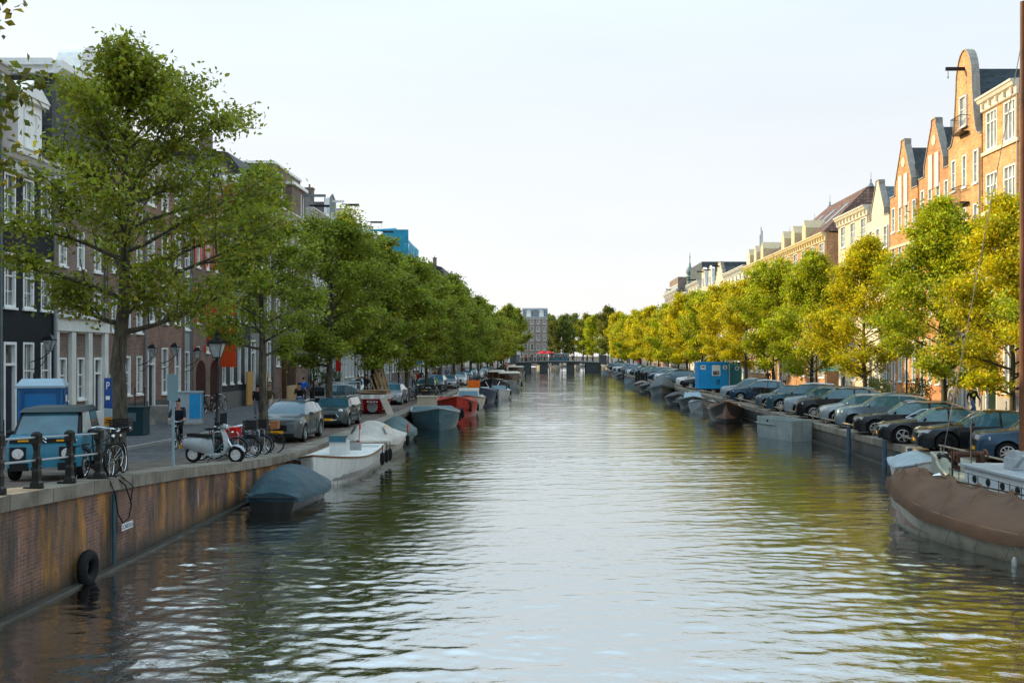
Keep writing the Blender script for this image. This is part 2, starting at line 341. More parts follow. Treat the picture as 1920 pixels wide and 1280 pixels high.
# ================================================================ houses
WINC = {}
SIDE = [-1]
GLASSR = mat('curtain_sky_glass', (.34, .36, .36), .06, spec=.9, var=.75, scale=1.3, coat=.6)  # right-bank panes: pale curtains with bright sky reflection worked into the colour
def window_mesh(w, h, kind):
    """frame in local x (0..w), z (0..h), outward is -y; returns (frame, pane) meshes, shared by equal windows"""
    key = (round(w, 2), round(h, 2), kind, SIDE[0])
    if key in WINC: return WINC[key]
    g = M(); t = .085 if kind != 'slim' else .06
    def ring(x0, x1, z0, z1, a, y0, y1):
        g.box(x0, x0 + a, y0, y1, z0, z1); g.box(x1 - a, x1, y0, y1, z0, z1)
        g.box(x0 + a, x1 - a, y0, y1, z1 - a, z1); g.box(x0 + a, x1 - a, y0, y1, z0, z0 + a)
    ring(0, w, 0, h, t, -.02, .16)
    if kind in ('sash', 'slim'):
        m = h * .42; g.box(t, w - t, .06, .13, h - m - .03, h - m + .03)
        g.box(w / 2 - .018, w / 2 + .018, .075, .125, t, h - m - .03); g.box(w / 2 - .018, w / 2 + .018, .075, .125, h - m + .03, h - t)
        if h > 1.6: g.box(t, w / 2 - .018, .08, .12, (h - m) / 2, (h - m) / 2 + .03); g.box(w / 2 + .018, w - t, .08, .12, (h - m) / 2, (h - m) / 2 + .03)
    elif kind == 'cross':
        g.box(t, w - t, .02, .13, h * .68, h * .68 + .08); g.box(w / 2 - .05, w / 2 + .05, .03, .12, t, h * .68); g.box(w / 2 - .05, w / 2 + .05, .03, .12, h * .68 + .08, h - t)
    elif kind == 'triple':
        g.box(t, w - t, .02, .13, h * .7, h * .7 + .07)
        for q in (1, 2):
            x = w * q / 3; g.box(x - .045, x + .045, .03, .12, t, h * .7); g.box(x - .045, x + .045, .03, .12, h * .7 + .07, h - t)
    g.box(-.06, w + .06, -.09, .0, -.09, -.002)   # sill
    fr = g.mesh('window', WHITE)
    pa = M().quad((t * .5, .1, t * .5), (w - t * .5, .1, t * .5), (w - t * .5, .1, h - t * .5), (t * .5, .1, h - t * .5)).mesh('pane', GLASS if SIDE[0] < 0 else GLASSR)
    WINC[key] = (fr, pa); return WINC[key]
def add_window(par, x, z, w, h, kind, y=.0, panes=True):
    fr, pa = window_mesh(w, h, kind)
    o = inst('window', fr, par, (x, y, z)); inst('pane', pa, o); return o
def door_part(par, x, z, w, h, color=(.02, .03, .03)):
    g = M(); t = .11
    g.box(0, t, -.03, .2, 0, h); g.box(w - t, w, -.03, .2, 0, h); g.box(t, w - t, -.03, .2, h - t, h); g.box(t, w - t, -.02, .2, h * .76, h * .76 + .09)
    o = g.build('door_frame', WHITE, par, (x, 0, z))
    d = M().box(t, w - t, .11, .15, 0, h * .76)
    for zz in (.12, .42): d.box(t + .12, w - t - .12, .09, .11, h * zz, h * (zz + .26))
    d.build('door_leaf', OPAINT, o, color=color)
    M().quad((t, .12, h * .76 + .09), (w - t, .12, h * .76 + .09), (w - t, .12, h - t), (t, .12, h - t)).build('pane', GLASS, o)
    return o
def gable_poly(kind, W, H, gh):
    c = W / 2
    if kind == 'triangle': return [(.0, H), (W * .2, H + .02), (W * .2, H + gh * .2), (c - .35, H + gh * .9), (c - .35, H + gh), (c + .35, H + gh), (c + .35, H + gh * .9), (W * .8, H + gh * .2), (W * .8, H + .02), (W, H)]
    if kind == 'step':
        p = []; n = 5
        for i in range(n): p += [(c * i / n * .88, H + gh * i / n), (c * i / n * .88, H + gh * (i + 1) / n)]
        return p + [(W - x, z) for x, z in reversed(p)]
    if kind == 'neck':
        nw = W * .22
        l = [(0, H), (c - nw - .5, H + .1), (c - nw - .25, H + gh * .2), (c - nw, H + gh * .42), (c - nw, H + gh * .82), (c - nw * .9, H + gh * .86), (c - nw * .3, H + gh * .97), (c, H + gh)]
        return l + [(W - x, z) for x, z in reversed(l[:-1])]
    if kind == 'bell':
        l = [(0, H)]
        for i in range(1, 9):
            t = i / 8; l.append((lerp(.05, c * .52, t ** .55), H + gh * .62 * (t ** 1.9)))
        for i in range(1, 8):
            a = i / 7 * PI / 2; l.append((c - c * .48 * math.cos(a), H + gh * .62 + gh * .38 * math.sin(a)))
        return l + [(W - x, z) for x, z in reversed(l[:-1])]
SEAT = {}
def house(side, ya, yb, H, label, bays=3, floors=4, color=(.18, .09, .06), wall=None, top='cornice', gh=3.0, kind='sash', door=0, plinth=None, win=.52,
          roofc=(.05, .055, .06), roof=None, D=11.0, trimc=(.6, .61, .58), z=None, cut=None, setb=0, cat='house', roofh=3.0, stories=None, first=1.2, fullw=False, group=None, hoist=True, dormer=0, shutters=None, chim=0):
    SIDE[0] = side
    W = yb - ya - .03; prof = zL if side < 0 else zR
    zb = (prof((ya + yb) / 2) + .1) if z is None else z
    X = (HXL - setb) if side < 0 else (HXR + setb)
    root = thing('house', label, cat, (X, ya + .015 if side < 0 else yb - .015, zb), PI / 2 if side < 0 else -PI / 2, group)
    H = H - zb
    wm = wall or BRICK
    # openings
    if stories is None:
        g0 = first + .0; zs = []; hh = H - .5; st = [1.22, 1.1, 1.0, .88, .78][:floors]; sm = sum(st) + .22; zc = 0
        for i, s in enumerate(st):
            a = (s + (.22 if i == 0 else 0)) / sm * hh; zs.append((zc + (first if i == 0 else a * .27), zc + a * .9)); zc += a
    else: zs = stories
    pitch = W / bays; ww = pitch * win; xs = [(i + .5) * pitch - ww / 2 for i in range(bays)]
    rows = []
    op = []
    for i, (a, b) in enumerate(zs):
        for j, x in enumerate(xs):
            if i == 0 and door is not None and j == door: op.append((x - .04, x + ww + .04, .12 if first < 1.6 else first - .9, b, 'door'))
            else: op.append((x, x + ww, a, b, kind))
    gx = sorted(set([0, W] + [round(v, 4) for o in op for v in o[:2]])); gz = sorted(set([0, H] + [round(v, 4) for o in op for v in o[2:4]]))
    w = M()
    for i in range(len(gx) - 1):
        for j in range(len(gz) - 1):
            cx, cz = (gx[i] + gx[i + 1]) / 2, (gz[j] + gz[j + 1]) / 2
            if any(o[0] - 1e-3 < cx < o[1] + 1e-3 and o[2] - 1e-3 < cz < o[3] + 1e-3 for o in op): continue
            w.quad((gx[i], 0, gz[j]), (gx[i + 1], 0, gz[j]), (gx[i + 1], 0, gz[j + 1]), (gx[i], 0, gz[j + 1]))
    for x0, x1, z0, z1, k in op:
        for a, b in (((x0, z0), (x1, z0)), ((x1, z0), (x1, z1)), ((x1, z1), (x0, z1)), ((x0, z1), (x0, z0))):
            w.quad((a[0], 0, a[1]), (b[0], 0, b[1]), (b[0], .2, b[1]), (a[0], .2, a[1]))
    w.quad((0, 0, 0), (0, D, 0), (0, D, H), (0, 0, H)); w.quad((W, 0, 0), (W, D, 0), (W, D, H), (W, 0, H)); w.quad((0, D, 0), (W, D, 0), (W, D, H), (0, D, H))
    w.quad((0, .22, 0), (W, .22, 0), (W, .22, H), (0, .22, H))
    # gable on top of the wall
    rm = roof or SLATE
    if top in ('triangle', 'step', 'neck', 'bell'):
        poly = gable_poly(top, W, H, gh)
        w.prism([(x, max(zz, H + .001)) for x, zz in poly], .001, .35)
        cp = M(); k = .07
        for (x0, z0), (x1, z1) in zip(poly, poly[1:]):
            d = Vector((x1 - x0, z1 - z0)); nn = Vector((-d.y, d.x)).normalized() * k if d.length else Vector((0, 0))
            cp.add([(x0, -.07, z0), (x1, -.07, z1), (x1 + nn.x, -.07, z1 + nn.y), (x0 + nn.x, -.07, z0 + nn.y), (x0, .42, z0), (x1, .42, z1), (x1 + nn.x, .42, z1 + nn.y), (x0 + nn.x, .42, z0 + nn.y)],
                   [(0, 3, 2, 1), (4, 5, 6, 7), (0, 1, 5, 4), (1, 2, 6, 5), (2, 3, 7, 6), (3, 0, 4, 7)])
        cp.build('gable_coping', STONE if top != 'neck' else WHITE, root)
        if top != 'none':
            rz = H + gh * (.8 if top != 'triangle' else .86)
            M().prism([(0.02, H + .01), (W / 2, rz), (W - .02, H + .01)], .36, D).build('roof', rm, root, color=roofc)
        gw = min(1.0, W * .2)
        if top in ('neck', 'bell'):
            add_window(root, W / 2 - gw / 2, H + gh * .16, gw, gh * .34, 'sash', y=-.12)
    elif top == 'cornice':
        c = M(); c.prism([(-.12, H - .75), (-.16, H - .7), (-.16, H - .35), (-.34, H - .26), (-.42, H - .1), (-.5, H - .05), (-.5, H + .06), (.25, H + .1), (.25, H - .75), (-.002, H - .78)], -.01 + .02, W - .02, 'yz')
        nb = max(3, int(W / .9))
        for i in range(nb): x = W * (i + .5) / nb; c.box(x - .07, x + .07, -.32, -.17, H - .62, H - .345)
        c.build('cornice', OPAINT, root, color=trimc)
        rf = M()
        if roofh > 0: rf.loft([[(0.03, .3, H + .06), (W - .03, .3, H + .06), (W - .03, D - .2, H + .06), (0.03, D - .2, H + .06)], [(0.03, 1.5, H + roofh * .8), (W - .03, 1.5, H + roofh * .8), (W - .03, D - 1.5, H + roofh * .8), (0.03, D - 1.5, H + roofh * .8)], [(0.03, D / 2 - .3, H + roofh), (W - .03, D / 2 - .3, H + roofh), (W - .03, D / 2 + .3, H + roofh), (0.03, D / 2 + .3, H + roofh)]])
        else: rf.box(.03, W - .03, .3, D - .2, H + .005, H + .12)
        rf.build('roof', rm, root, color=roofc)
    if dormer:
        for i in range(dormer):
            x = W * (i + .5) / dormer; d = M(); d.box(x - .75, x + .75, .35, 2.2, H + .1, H + 2.0); d.prism([(x - .95, H + 2.0), (x, H + 2.55), (x + .95, H + 2.0)], .2, 2.6)
            do = d.build('dormer', WHITE, root); add_window(do, x - .5, H + .55, 1.0, 1.25, 'sash', y=.3)
    if hoist and top != 'flat':
        hz = H + (gh * .78 if top in ('neck', 'bell', 'step', 'triangle') else (.5 if not dormer else 2.4))
        b = M().box(W / 2 - .07, W / 2 + .07, -1.15, .6, hz, hz + .2); b.tube([(W / 2, -1.0, hz), (W / 2, -1.0, hz - .35)], .02, 4); b.torus((W / 2, -1.0, hz - .42), .07, .018, 'y', 8, 4); b.build('hoist_beam', BLACKM if color[0] > .2 else WHITE, root)
    for ci in range(chim):
        cxx = W * (.2 + .6 * (ci % 2)); M().box(cxx - .4, cxx + .4, 3 + ci * 2, 3.7 + ci * 2, H, H + roofh + 1.1).box(cxx - .46, cxx + .46, 2.94 + ci * 2, 3.76 + ci * 2, H + roofh + 1.1, H + roofh + 1.25).lathe([(.1, H + roofh + 1.25), (.09, H + roofh + 1.6)], 8, (cxx - .15, 3.35 + ci * 2, 0)).build('chimney', BRICK, root, color=(.12, .08, .06))
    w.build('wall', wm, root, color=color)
    for x0, x1, z0, z1, k in op:
        if k == 'door': door_part(root, x0, z0, x1 - x0, z1 - z0, R.choice([(.015, .03, .02), (.02, .02, .022), (.05, .012, .01), (.01, .018, .04)]))
        else: add_window(root, x0, z0, x1 - x0, z1 - z0, k)
        if shutters and k != 'door': M().box(x0 - .3, x0 - .02, -.05, -.003, z0, z1).box(x1 + .02, x1 + .3, -.05, -.003, z0, z1).build('shutter', OPAINT, root, color=shutters)
    if plinth:
        pz = min(first - .25, 1.1)
        pm = M()
        dx = [(o[0], o[1]) for o in op if o[4] == 'door']
        segs = [(0, W)] if not dx else [(0, dx[0][0] - .02), (dx[0][1] + .02, W)]
        for a, b in segs:
            if b - a > .05: pm.box(a, b, -.06, -.003, 0, pz)
        if pm.v: pm.build('plinth', OPAINT, root, color=plinth)
    if top == 'cornice' or True:
        pipe = M().tube([(W - .12, -.08, .3), (W - .12, -.08, H - .8)], .045, 6); pipe.build('drainpipe', LEAD, root)
    root['H'] = H
    return root, H, W
def stoop(root, x, w, h, n=4, side=1):
    s = M()
    for i in range(n): s.box(x - i * .28 - .28 if side > 0 else x + w + i * .28, x - i * .28 if side > 0 else x + w + i * .28 + .28, -1.15, -.01, 0, h * (n - i) / (n + 1))
    s.box(x, x + w, -1.15, -.01, 0, h); s.build('stoop', STONE, root)
    r = M()
    for xx in (x + .04, x + w - .04): r.tube([(xx, -1.1, h), (xx, -1.1, h + .95)], .025, 5); r.ell((xx, -1.1, h + 1.0), (.05, .05, .05), 6, 5)
    r.tube([(x + .04, -1.1, h + .85), (x + w - .04, -1.1, h + .85)], .02, 5); r.build('stair_railing', BLACKM, root)

# ---- left bank (in shade), near to far
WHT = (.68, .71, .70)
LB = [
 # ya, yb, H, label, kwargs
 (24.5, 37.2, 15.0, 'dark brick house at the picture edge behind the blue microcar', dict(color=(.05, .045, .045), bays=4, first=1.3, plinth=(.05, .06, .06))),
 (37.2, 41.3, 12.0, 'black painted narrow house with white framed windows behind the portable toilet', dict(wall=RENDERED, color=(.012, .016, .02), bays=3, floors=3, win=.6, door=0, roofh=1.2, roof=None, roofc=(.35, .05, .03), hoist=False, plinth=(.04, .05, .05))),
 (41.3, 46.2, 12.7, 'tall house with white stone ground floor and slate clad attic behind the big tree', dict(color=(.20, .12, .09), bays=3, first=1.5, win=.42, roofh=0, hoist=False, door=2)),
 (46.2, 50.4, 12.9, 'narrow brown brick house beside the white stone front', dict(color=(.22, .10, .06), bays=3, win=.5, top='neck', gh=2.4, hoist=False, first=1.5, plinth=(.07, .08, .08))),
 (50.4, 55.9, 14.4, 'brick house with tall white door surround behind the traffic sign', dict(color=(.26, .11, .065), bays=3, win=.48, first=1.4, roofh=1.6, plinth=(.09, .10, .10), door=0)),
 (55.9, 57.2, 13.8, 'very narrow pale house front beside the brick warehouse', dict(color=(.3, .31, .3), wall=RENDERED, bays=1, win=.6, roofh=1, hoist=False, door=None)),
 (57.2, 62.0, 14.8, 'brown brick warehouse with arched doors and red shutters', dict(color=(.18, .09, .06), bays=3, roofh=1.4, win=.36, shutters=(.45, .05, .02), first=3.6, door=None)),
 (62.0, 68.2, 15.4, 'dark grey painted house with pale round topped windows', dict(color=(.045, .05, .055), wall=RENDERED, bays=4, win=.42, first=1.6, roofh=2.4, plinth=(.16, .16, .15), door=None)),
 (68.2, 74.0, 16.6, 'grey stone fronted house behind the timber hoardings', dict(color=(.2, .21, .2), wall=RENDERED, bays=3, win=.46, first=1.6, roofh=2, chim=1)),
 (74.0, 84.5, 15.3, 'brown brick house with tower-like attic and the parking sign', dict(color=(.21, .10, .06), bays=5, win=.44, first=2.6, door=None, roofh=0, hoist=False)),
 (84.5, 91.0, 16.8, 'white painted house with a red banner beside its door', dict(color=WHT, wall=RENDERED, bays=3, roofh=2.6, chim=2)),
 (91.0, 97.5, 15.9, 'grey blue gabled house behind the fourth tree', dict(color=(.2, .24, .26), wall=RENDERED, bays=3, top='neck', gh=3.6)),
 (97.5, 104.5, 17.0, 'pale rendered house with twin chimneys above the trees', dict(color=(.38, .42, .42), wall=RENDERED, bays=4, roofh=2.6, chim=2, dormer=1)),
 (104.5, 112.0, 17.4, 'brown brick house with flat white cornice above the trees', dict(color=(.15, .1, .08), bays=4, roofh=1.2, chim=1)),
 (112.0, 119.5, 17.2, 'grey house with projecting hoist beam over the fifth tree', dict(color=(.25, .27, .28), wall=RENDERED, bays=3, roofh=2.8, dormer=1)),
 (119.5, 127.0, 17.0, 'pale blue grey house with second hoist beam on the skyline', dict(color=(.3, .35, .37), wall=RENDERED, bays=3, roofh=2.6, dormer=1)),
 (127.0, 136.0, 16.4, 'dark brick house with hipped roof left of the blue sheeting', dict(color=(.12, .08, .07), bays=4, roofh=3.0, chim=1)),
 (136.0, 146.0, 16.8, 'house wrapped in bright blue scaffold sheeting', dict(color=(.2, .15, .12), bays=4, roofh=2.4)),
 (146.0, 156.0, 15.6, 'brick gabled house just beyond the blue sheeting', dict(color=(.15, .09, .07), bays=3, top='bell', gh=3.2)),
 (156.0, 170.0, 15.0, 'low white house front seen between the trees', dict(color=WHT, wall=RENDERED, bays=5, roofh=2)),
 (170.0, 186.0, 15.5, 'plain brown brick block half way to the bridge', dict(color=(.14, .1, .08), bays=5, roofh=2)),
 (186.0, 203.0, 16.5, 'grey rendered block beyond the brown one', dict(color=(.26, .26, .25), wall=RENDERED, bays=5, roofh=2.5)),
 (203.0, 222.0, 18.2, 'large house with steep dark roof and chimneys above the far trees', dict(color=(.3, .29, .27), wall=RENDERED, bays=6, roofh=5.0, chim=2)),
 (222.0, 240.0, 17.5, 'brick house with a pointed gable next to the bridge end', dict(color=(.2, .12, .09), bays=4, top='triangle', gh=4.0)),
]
LH = []
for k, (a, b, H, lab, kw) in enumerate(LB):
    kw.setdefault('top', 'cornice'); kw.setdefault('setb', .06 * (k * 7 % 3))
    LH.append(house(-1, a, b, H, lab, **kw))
# slate attic, cornice and round pediment over the white stone front
r, H, W = LH[2]
ATT = M().box(.02, W - .02, .05, 9.5, H + .12, H + 3.2); ATT.build('attic', SLATE, r, color=(.075, .09, .095))
c = M().prism([(-.25, H + 3.2), (-.5, H + 3.45), (-.5, H + 3.75), (-.2, H + 3.8), (.1, H + 3.8), (.1, H + 3.2)], -.2, W + .1, 'yz'); c.box(-.35, .02, -.2, 9.6, H + 3.2, H + 3.75).box(-.5, -.35, -.2, 9.6, H + 3.5, H + 3.77)
c.build('attic_cornice', WHITE, r)
pd = M(); pd.prism([(W / 2 - 1.3, H + 3.81)] + [(W / 2 - 1.2 * math.cos(a), H + 4.0 + 1.05 * math.sin(a)) for a in np.linspace(0, PI, 12)] + [(W / 2 + 1.3, H + 3.81)], -.55, .5)
pd.build('round_pediment', WHITE, r)
wo = add_window(r, 0, 0, 1.0, 1.5, 'sash'); wo.rotation_euler = (0, 0, -PI / 2); wo.location = (.0, 5.0, H + 1.4)
fz = M().box(0, W, -.14, -.003, 0.02, .9).box(0, W, -.22, -.003, 4.45, 5.0).box(0, W, -.34, -.003, 5.0, 5.14).box(0, W, -.1, -.003, 5.6, 5.8)
for xx in (0, 1.45, 3.0, 4.6): fz.box(max(0, xx - .16), min(W, xx + .2), -.18, -.003, .9, 4.45)
fz.build('stone_front', RENDERED, r, color=(.66, .67, .63))
# pediment dormer and red tiles on the black house
r, H, W = LH[1]
d = M().box(W - 2.6, W - .8, .1, 2.6, H + .05, H + 2.3); d.box(W - 2.8, W - .6, -.1, 2.7, H + 2.3, H + 2.45); d.prism([(W - 2.85, H + 2.46), (W - 1.7, H + 3.2), (W - .55, H + 2.46)], -.15, 2.7)
do = d.build('dormer', WHITE, r); add_window(do, W - 2.2, H + .5, 1.0, 1.5, 'sash', y=.05)
# arched dark doors on the warehouse
r, H, W = LH[6]
for x in (.5, 2.9):
    ar = M().prism([(x, .05), (x, 2.4)] + [(x + .75 - .75 * math.cos(a), 2.4 + .75 * math.sin(a)) for a in np.linspace(0, PI, 10)][1:-1] + [(x + 1.5, 2.4), (x + 1.5, .05)], -.03, -.002)
    ar.build('arched_door', OPAINT, r, color=(.035, .008, .008))
M().prism([(2.3, 4.0), (2.3, 6.4), (2.7, 7.3), (3.3, 7.3), (3.8, 6.4), (3.8, 4.0)], -.1, -.004).build('shutter', OPAINT, r, color=(.42, .03, .02))
for zz, hh in ((2.7, 2.6), (5.9, 1.1), (8.6, 1.0), (12.5, 1.5)): M().box(4.45, 4.52, -1.05, -.1, zz, zz + hh).build('shutter', OPAINT, r, color=(.62, .07, .015))
# tower-like brick attic, dark grille, white window and hoist
r, H, W = LH[9]
t = M().box(2.0, W - .3, .6, 8, H + .05, H + 3.6).box(5.6, W - .6, .1, 3, H + .05, H + 2.6).lathe([(.7, H + 3.6), (.7, H + 4.1), (.4, H + 4.3)], 14, (W - 3, 1.6, 0)); t.build('attic', BRICK, r, color=(.15, .085, .065))
M().box(1.9, W - .2, .5, 8.1, H + 3.6, H + 3.8).box(5.4, W - .4, -.1, 3.1, H + 2.6, H + 2.85).build('attic_cornice', WHITE, r)
add_window(r, 2.8, H + 1.2, 1.5, 1.9, 'cross', y=.55); add_window(r, W - 2.2, H + .5, .8, 1.7, 'sash', y=.06)
M().box(W - 1.9, W - 1.75, -1.9, .2, H + 2.1, H + 2.3).tube([(W - 1.82, -1.8, H + 2.1), (W - 1.82, -1.8, H + 1.6)], .02, 4).build('hoist_beam', LEAD, r)
M().box(2.2, 5.2, -.3, -.05, 0, 4.7).build('garage_surround', RENDERED, r, color=(.10, .055, .03))
M().box(2.7, 4.7, -.34, -.31, 0, 4.0).build('garage_door', OPAINT, r, color=(.03, .008, .006))
# blue scaffold sheeting
r, H, W = LH[17]
sh = M(); nn = 18
rings = []
for i in range(nn + 1):
    x = W * i / nn; rings.append([(x, -1.3 + .12 * math.sin(i * 2.3) + .1 * math.sin(j * 1.7 + i), 4 + (H - 1.2) * j / 10) for j in range(11)] + [(x, .5, H + 4.6 + .3 * math.sin(i * 1.3)), (x, 5, H + 4.6)])
sh.loft(rings, closed=False); sh.loft([[(-.02, -1.3, 4 + (H + .6) * j / 5), (-.02, 5, 4 + (H + .6) * j / 5)] for j in range(6)], closed=False)
sh.build('scaffold_sheet', mat('blue_sheeting', (.02, .27, .42), .4, var=.3, scale=1.5, bump=.5, bscale=3), r, smooth=60)
# stoops
for i, x in ((3, .3), (4, .4), (8, .6), (10, .5), (13, .6)):
    stoop(LH[i][0], x, 1.2, .85, 4, -1)

# ---- right bank (sunlit)
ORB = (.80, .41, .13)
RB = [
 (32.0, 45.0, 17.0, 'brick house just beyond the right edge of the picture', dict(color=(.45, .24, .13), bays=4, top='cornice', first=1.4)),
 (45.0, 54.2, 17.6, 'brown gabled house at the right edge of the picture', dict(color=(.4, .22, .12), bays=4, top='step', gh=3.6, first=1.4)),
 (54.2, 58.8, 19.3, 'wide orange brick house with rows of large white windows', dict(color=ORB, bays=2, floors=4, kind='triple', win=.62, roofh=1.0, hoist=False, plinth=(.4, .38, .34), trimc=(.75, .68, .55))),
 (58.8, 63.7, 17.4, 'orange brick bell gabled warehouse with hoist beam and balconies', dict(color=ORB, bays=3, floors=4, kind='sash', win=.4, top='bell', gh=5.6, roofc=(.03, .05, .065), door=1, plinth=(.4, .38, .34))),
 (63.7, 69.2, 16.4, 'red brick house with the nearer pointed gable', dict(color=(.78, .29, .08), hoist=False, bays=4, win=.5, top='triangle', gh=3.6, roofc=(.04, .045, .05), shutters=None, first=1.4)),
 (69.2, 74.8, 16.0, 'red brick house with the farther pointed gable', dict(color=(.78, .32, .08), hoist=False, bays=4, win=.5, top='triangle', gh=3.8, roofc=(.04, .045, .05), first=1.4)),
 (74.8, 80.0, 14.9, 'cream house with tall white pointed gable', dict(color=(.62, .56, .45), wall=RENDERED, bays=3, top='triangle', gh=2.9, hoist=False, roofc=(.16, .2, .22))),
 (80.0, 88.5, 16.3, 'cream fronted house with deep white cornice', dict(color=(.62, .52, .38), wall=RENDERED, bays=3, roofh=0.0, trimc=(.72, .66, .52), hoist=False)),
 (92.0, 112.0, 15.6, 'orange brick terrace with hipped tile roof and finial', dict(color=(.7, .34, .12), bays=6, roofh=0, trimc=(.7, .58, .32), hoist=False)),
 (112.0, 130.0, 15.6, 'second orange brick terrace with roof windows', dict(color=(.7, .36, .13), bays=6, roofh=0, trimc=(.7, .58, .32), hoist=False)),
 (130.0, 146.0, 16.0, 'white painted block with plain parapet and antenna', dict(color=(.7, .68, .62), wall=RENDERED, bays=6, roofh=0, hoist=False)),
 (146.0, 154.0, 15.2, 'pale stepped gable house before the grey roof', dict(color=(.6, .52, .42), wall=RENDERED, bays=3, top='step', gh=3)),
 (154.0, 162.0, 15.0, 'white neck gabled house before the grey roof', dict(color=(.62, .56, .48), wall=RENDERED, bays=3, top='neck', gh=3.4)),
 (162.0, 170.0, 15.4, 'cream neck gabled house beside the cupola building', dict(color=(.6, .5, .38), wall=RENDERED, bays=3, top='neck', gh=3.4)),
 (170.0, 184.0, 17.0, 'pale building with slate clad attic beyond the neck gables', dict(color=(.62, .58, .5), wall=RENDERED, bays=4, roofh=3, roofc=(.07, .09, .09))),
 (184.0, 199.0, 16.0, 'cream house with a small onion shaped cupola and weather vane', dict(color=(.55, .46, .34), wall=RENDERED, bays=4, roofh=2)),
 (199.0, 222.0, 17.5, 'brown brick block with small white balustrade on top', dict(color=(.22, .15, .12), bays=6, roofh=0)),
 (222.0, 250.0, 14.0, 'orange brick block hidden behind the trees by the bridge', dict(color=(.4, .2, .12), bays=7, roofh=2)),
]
RH = []
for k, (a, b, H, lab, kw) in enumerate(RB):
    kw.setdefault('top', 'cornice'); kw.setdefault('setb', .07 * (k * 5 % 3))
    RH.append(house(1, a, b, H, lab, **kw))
def balcony(r, x, z, w=1.5):
    g = M().box(x, x + w, -.55, -.02, z, z + .06)
    for i in range(11): g.box(x + w * i / 10 - .01, x + w * i / 10 + .01, -.55, -.53, z + .06, z + 1.0)
    g.box(x, x + w, -.56, -.52, z + 1.0, z + 1.04)
    for s in (x, x + w): g.box(s - .015, s + .015, -.55, 0, z + 1.0, z + 1.03)
    g.build('balcony', BLACKM, r)
r, H, W = RH[3]
for zz in (5.2, 9.0, 12.6, 16.9): balcony(r, W / 2 - .75, zz)
r, H, W = RH[2]
M().box(-.02, W, -.12, -.003, 7.6, 7.85).box(-.02, W, -.12, -.003, 11.5, 11.75).box(-.02, W, -.12, -.003, 15.0, 15.2).build('stone_band', OPAINT, r, color=(.7, .6, .45))
for i in (4, 5):
    r, H, W = RH[i]
    g = M()
    for zz in (4.3, 7.9, 11.2): g.box(0, W, -.09, -.003, zz, zz + .18)
    g.build('stone_band', OPAINT, r, color=(.75, .6, .4))
    sh_ = M()
    for x in (W * .36, W * .56): sh_.box(x, x + .62, -.1, -.004, H - 1.0, H + 1.3)
    sh_.build('shutter', OPAINT, r, color=(.75, .68, .58))
    M().lathe([(.35, -.04), (.35, -.02)], 16, (W / 2, 0, H + 2.2), 'y').build('round_plaque', OPAINT, r, color=(.75, .6, .4))
TILE = brickmat('roof_tiles', .3, .3, (.05, .03, .02), contrast=.5, rough=.7, msize=.03)
for i in (8, 9):
    r, H, W = RH[i]; h = 4.8 if i == 8 else 3.6
    z0 = H + .12
    M().loft([[(-.2, -.3, z0), (W + .2, -.3, z0), (W + .2, 10.8, z0), (-.2, 10.8, z0)], [(2.6, 5.0, z0 + h), (W - 3.4, 5.0, z0 + h), (W - 3.4, 5.4, z0 + h), (2.6, 5.4, z0 + h)]]).build('roof', TILE, r, color=(.20, .115, .085))
    fl = M()
    for x in (2.6, W - 3.4): fl.lathe([(.35, z0 + h - .15), (.16, z0 + h + .2), (.05, z0 + h + .35), (.1, z0 + h + .5), (.03, z0 + h + .6), (.02, z0 + h + 1.3)], 8, (x, 5.2, 0))
    fl.build('finial', LEAD, r)
    for j in range(4 if i == 7 else 4):
        x = 2.0 + j * (W - 4) / 3.6; y0 = .5; y1 = 3.2; a = h / 5.3
        g = M().add([(x, y0, z0 + a * (y0 + .3) + .06), (x + 1.5, y0, z0 + a * (y0 + .3) + .06), (x + 1.5, y1, z0 + a * (y1 + .3) + .06), (x, y1, z0 + a * (y1 + .3) + .06)], [(0, 1, 2, 3)])
        g.build('roof_window', mat('solar_glass', (.03, .10, .15), .08, spec=.9, var=.1), r)
        if j < 3: M().prism([(x + 1.9, H + .1), (x + 1.9, H + 1.2), (x + 2.6, H + 2.0), (x + 3.3, H + 1.2), (x + 3.3, H + .1)], -.45, 1.6).build('dormer', OPAINT, r, color=(.62, .5, .3))
r, H, W = RH[15]; Q = H + .4
M().lathe([(.95, Q), (.95, Q + 1.6), (.62, Q + 1.8), (.58, Q + 3.1), (1.0, Q + 3.2), (.95, Q + 3.35), (.42, Q + 3.6), (.72, Q + 4.0), (.80, Q + 4.4), (.62, Q + 4.9), (.26, Q + 5.3), (.18, Q + 5.8), (.08, Q + 6.3), (.05, Q + 8.0)], 12, (2.0, 2.2, 0)).ell((2.0, 2.2, Q + 7.2), (.15, .15, .15), 8, 6).box(1.6, 2.4, 2.18, 2.22, Q + 7.8, Q + 7.95).build('cupola', mat('copper_green', (.17, .24, .24), .6, var=.2), r, smooth=40)
r, H, W = RH[14]
M().box(0, W, .4, 9, H + .1, H + 3.2).build('attic', SLATE, r, color=(.09, .12, .13))
r, H, W = RH[16]
g = M().box(.5, W - 8, 1, 6, H + .1, H + 3.0)
g.build('attic', BRICK, r, color=(.22, .15, .12))
b = M().box(0, W, -.1, .0, H + .9, H + 1.0)
for i in range(24): b.box(W * i / 24, W * i / 24 + .2, -.1, 0, H + .1, H + .9)
b.build('balustrade', WHITE, r)
r, H, W = RH[10]
g = M()
for dx, hh in ((0, 5.2), (.7, 6.2), (1.5, 5.6)): g.tube([(W * .35 + dx, 4, H), (W * .35 + dx, 4, H + hh)], .06, 5)
g.box(W * .35, W * .35 + 1.5, 3.98, 4.02, H + 1.5, H + 1.56); g.build('antenna', LEAD, r)
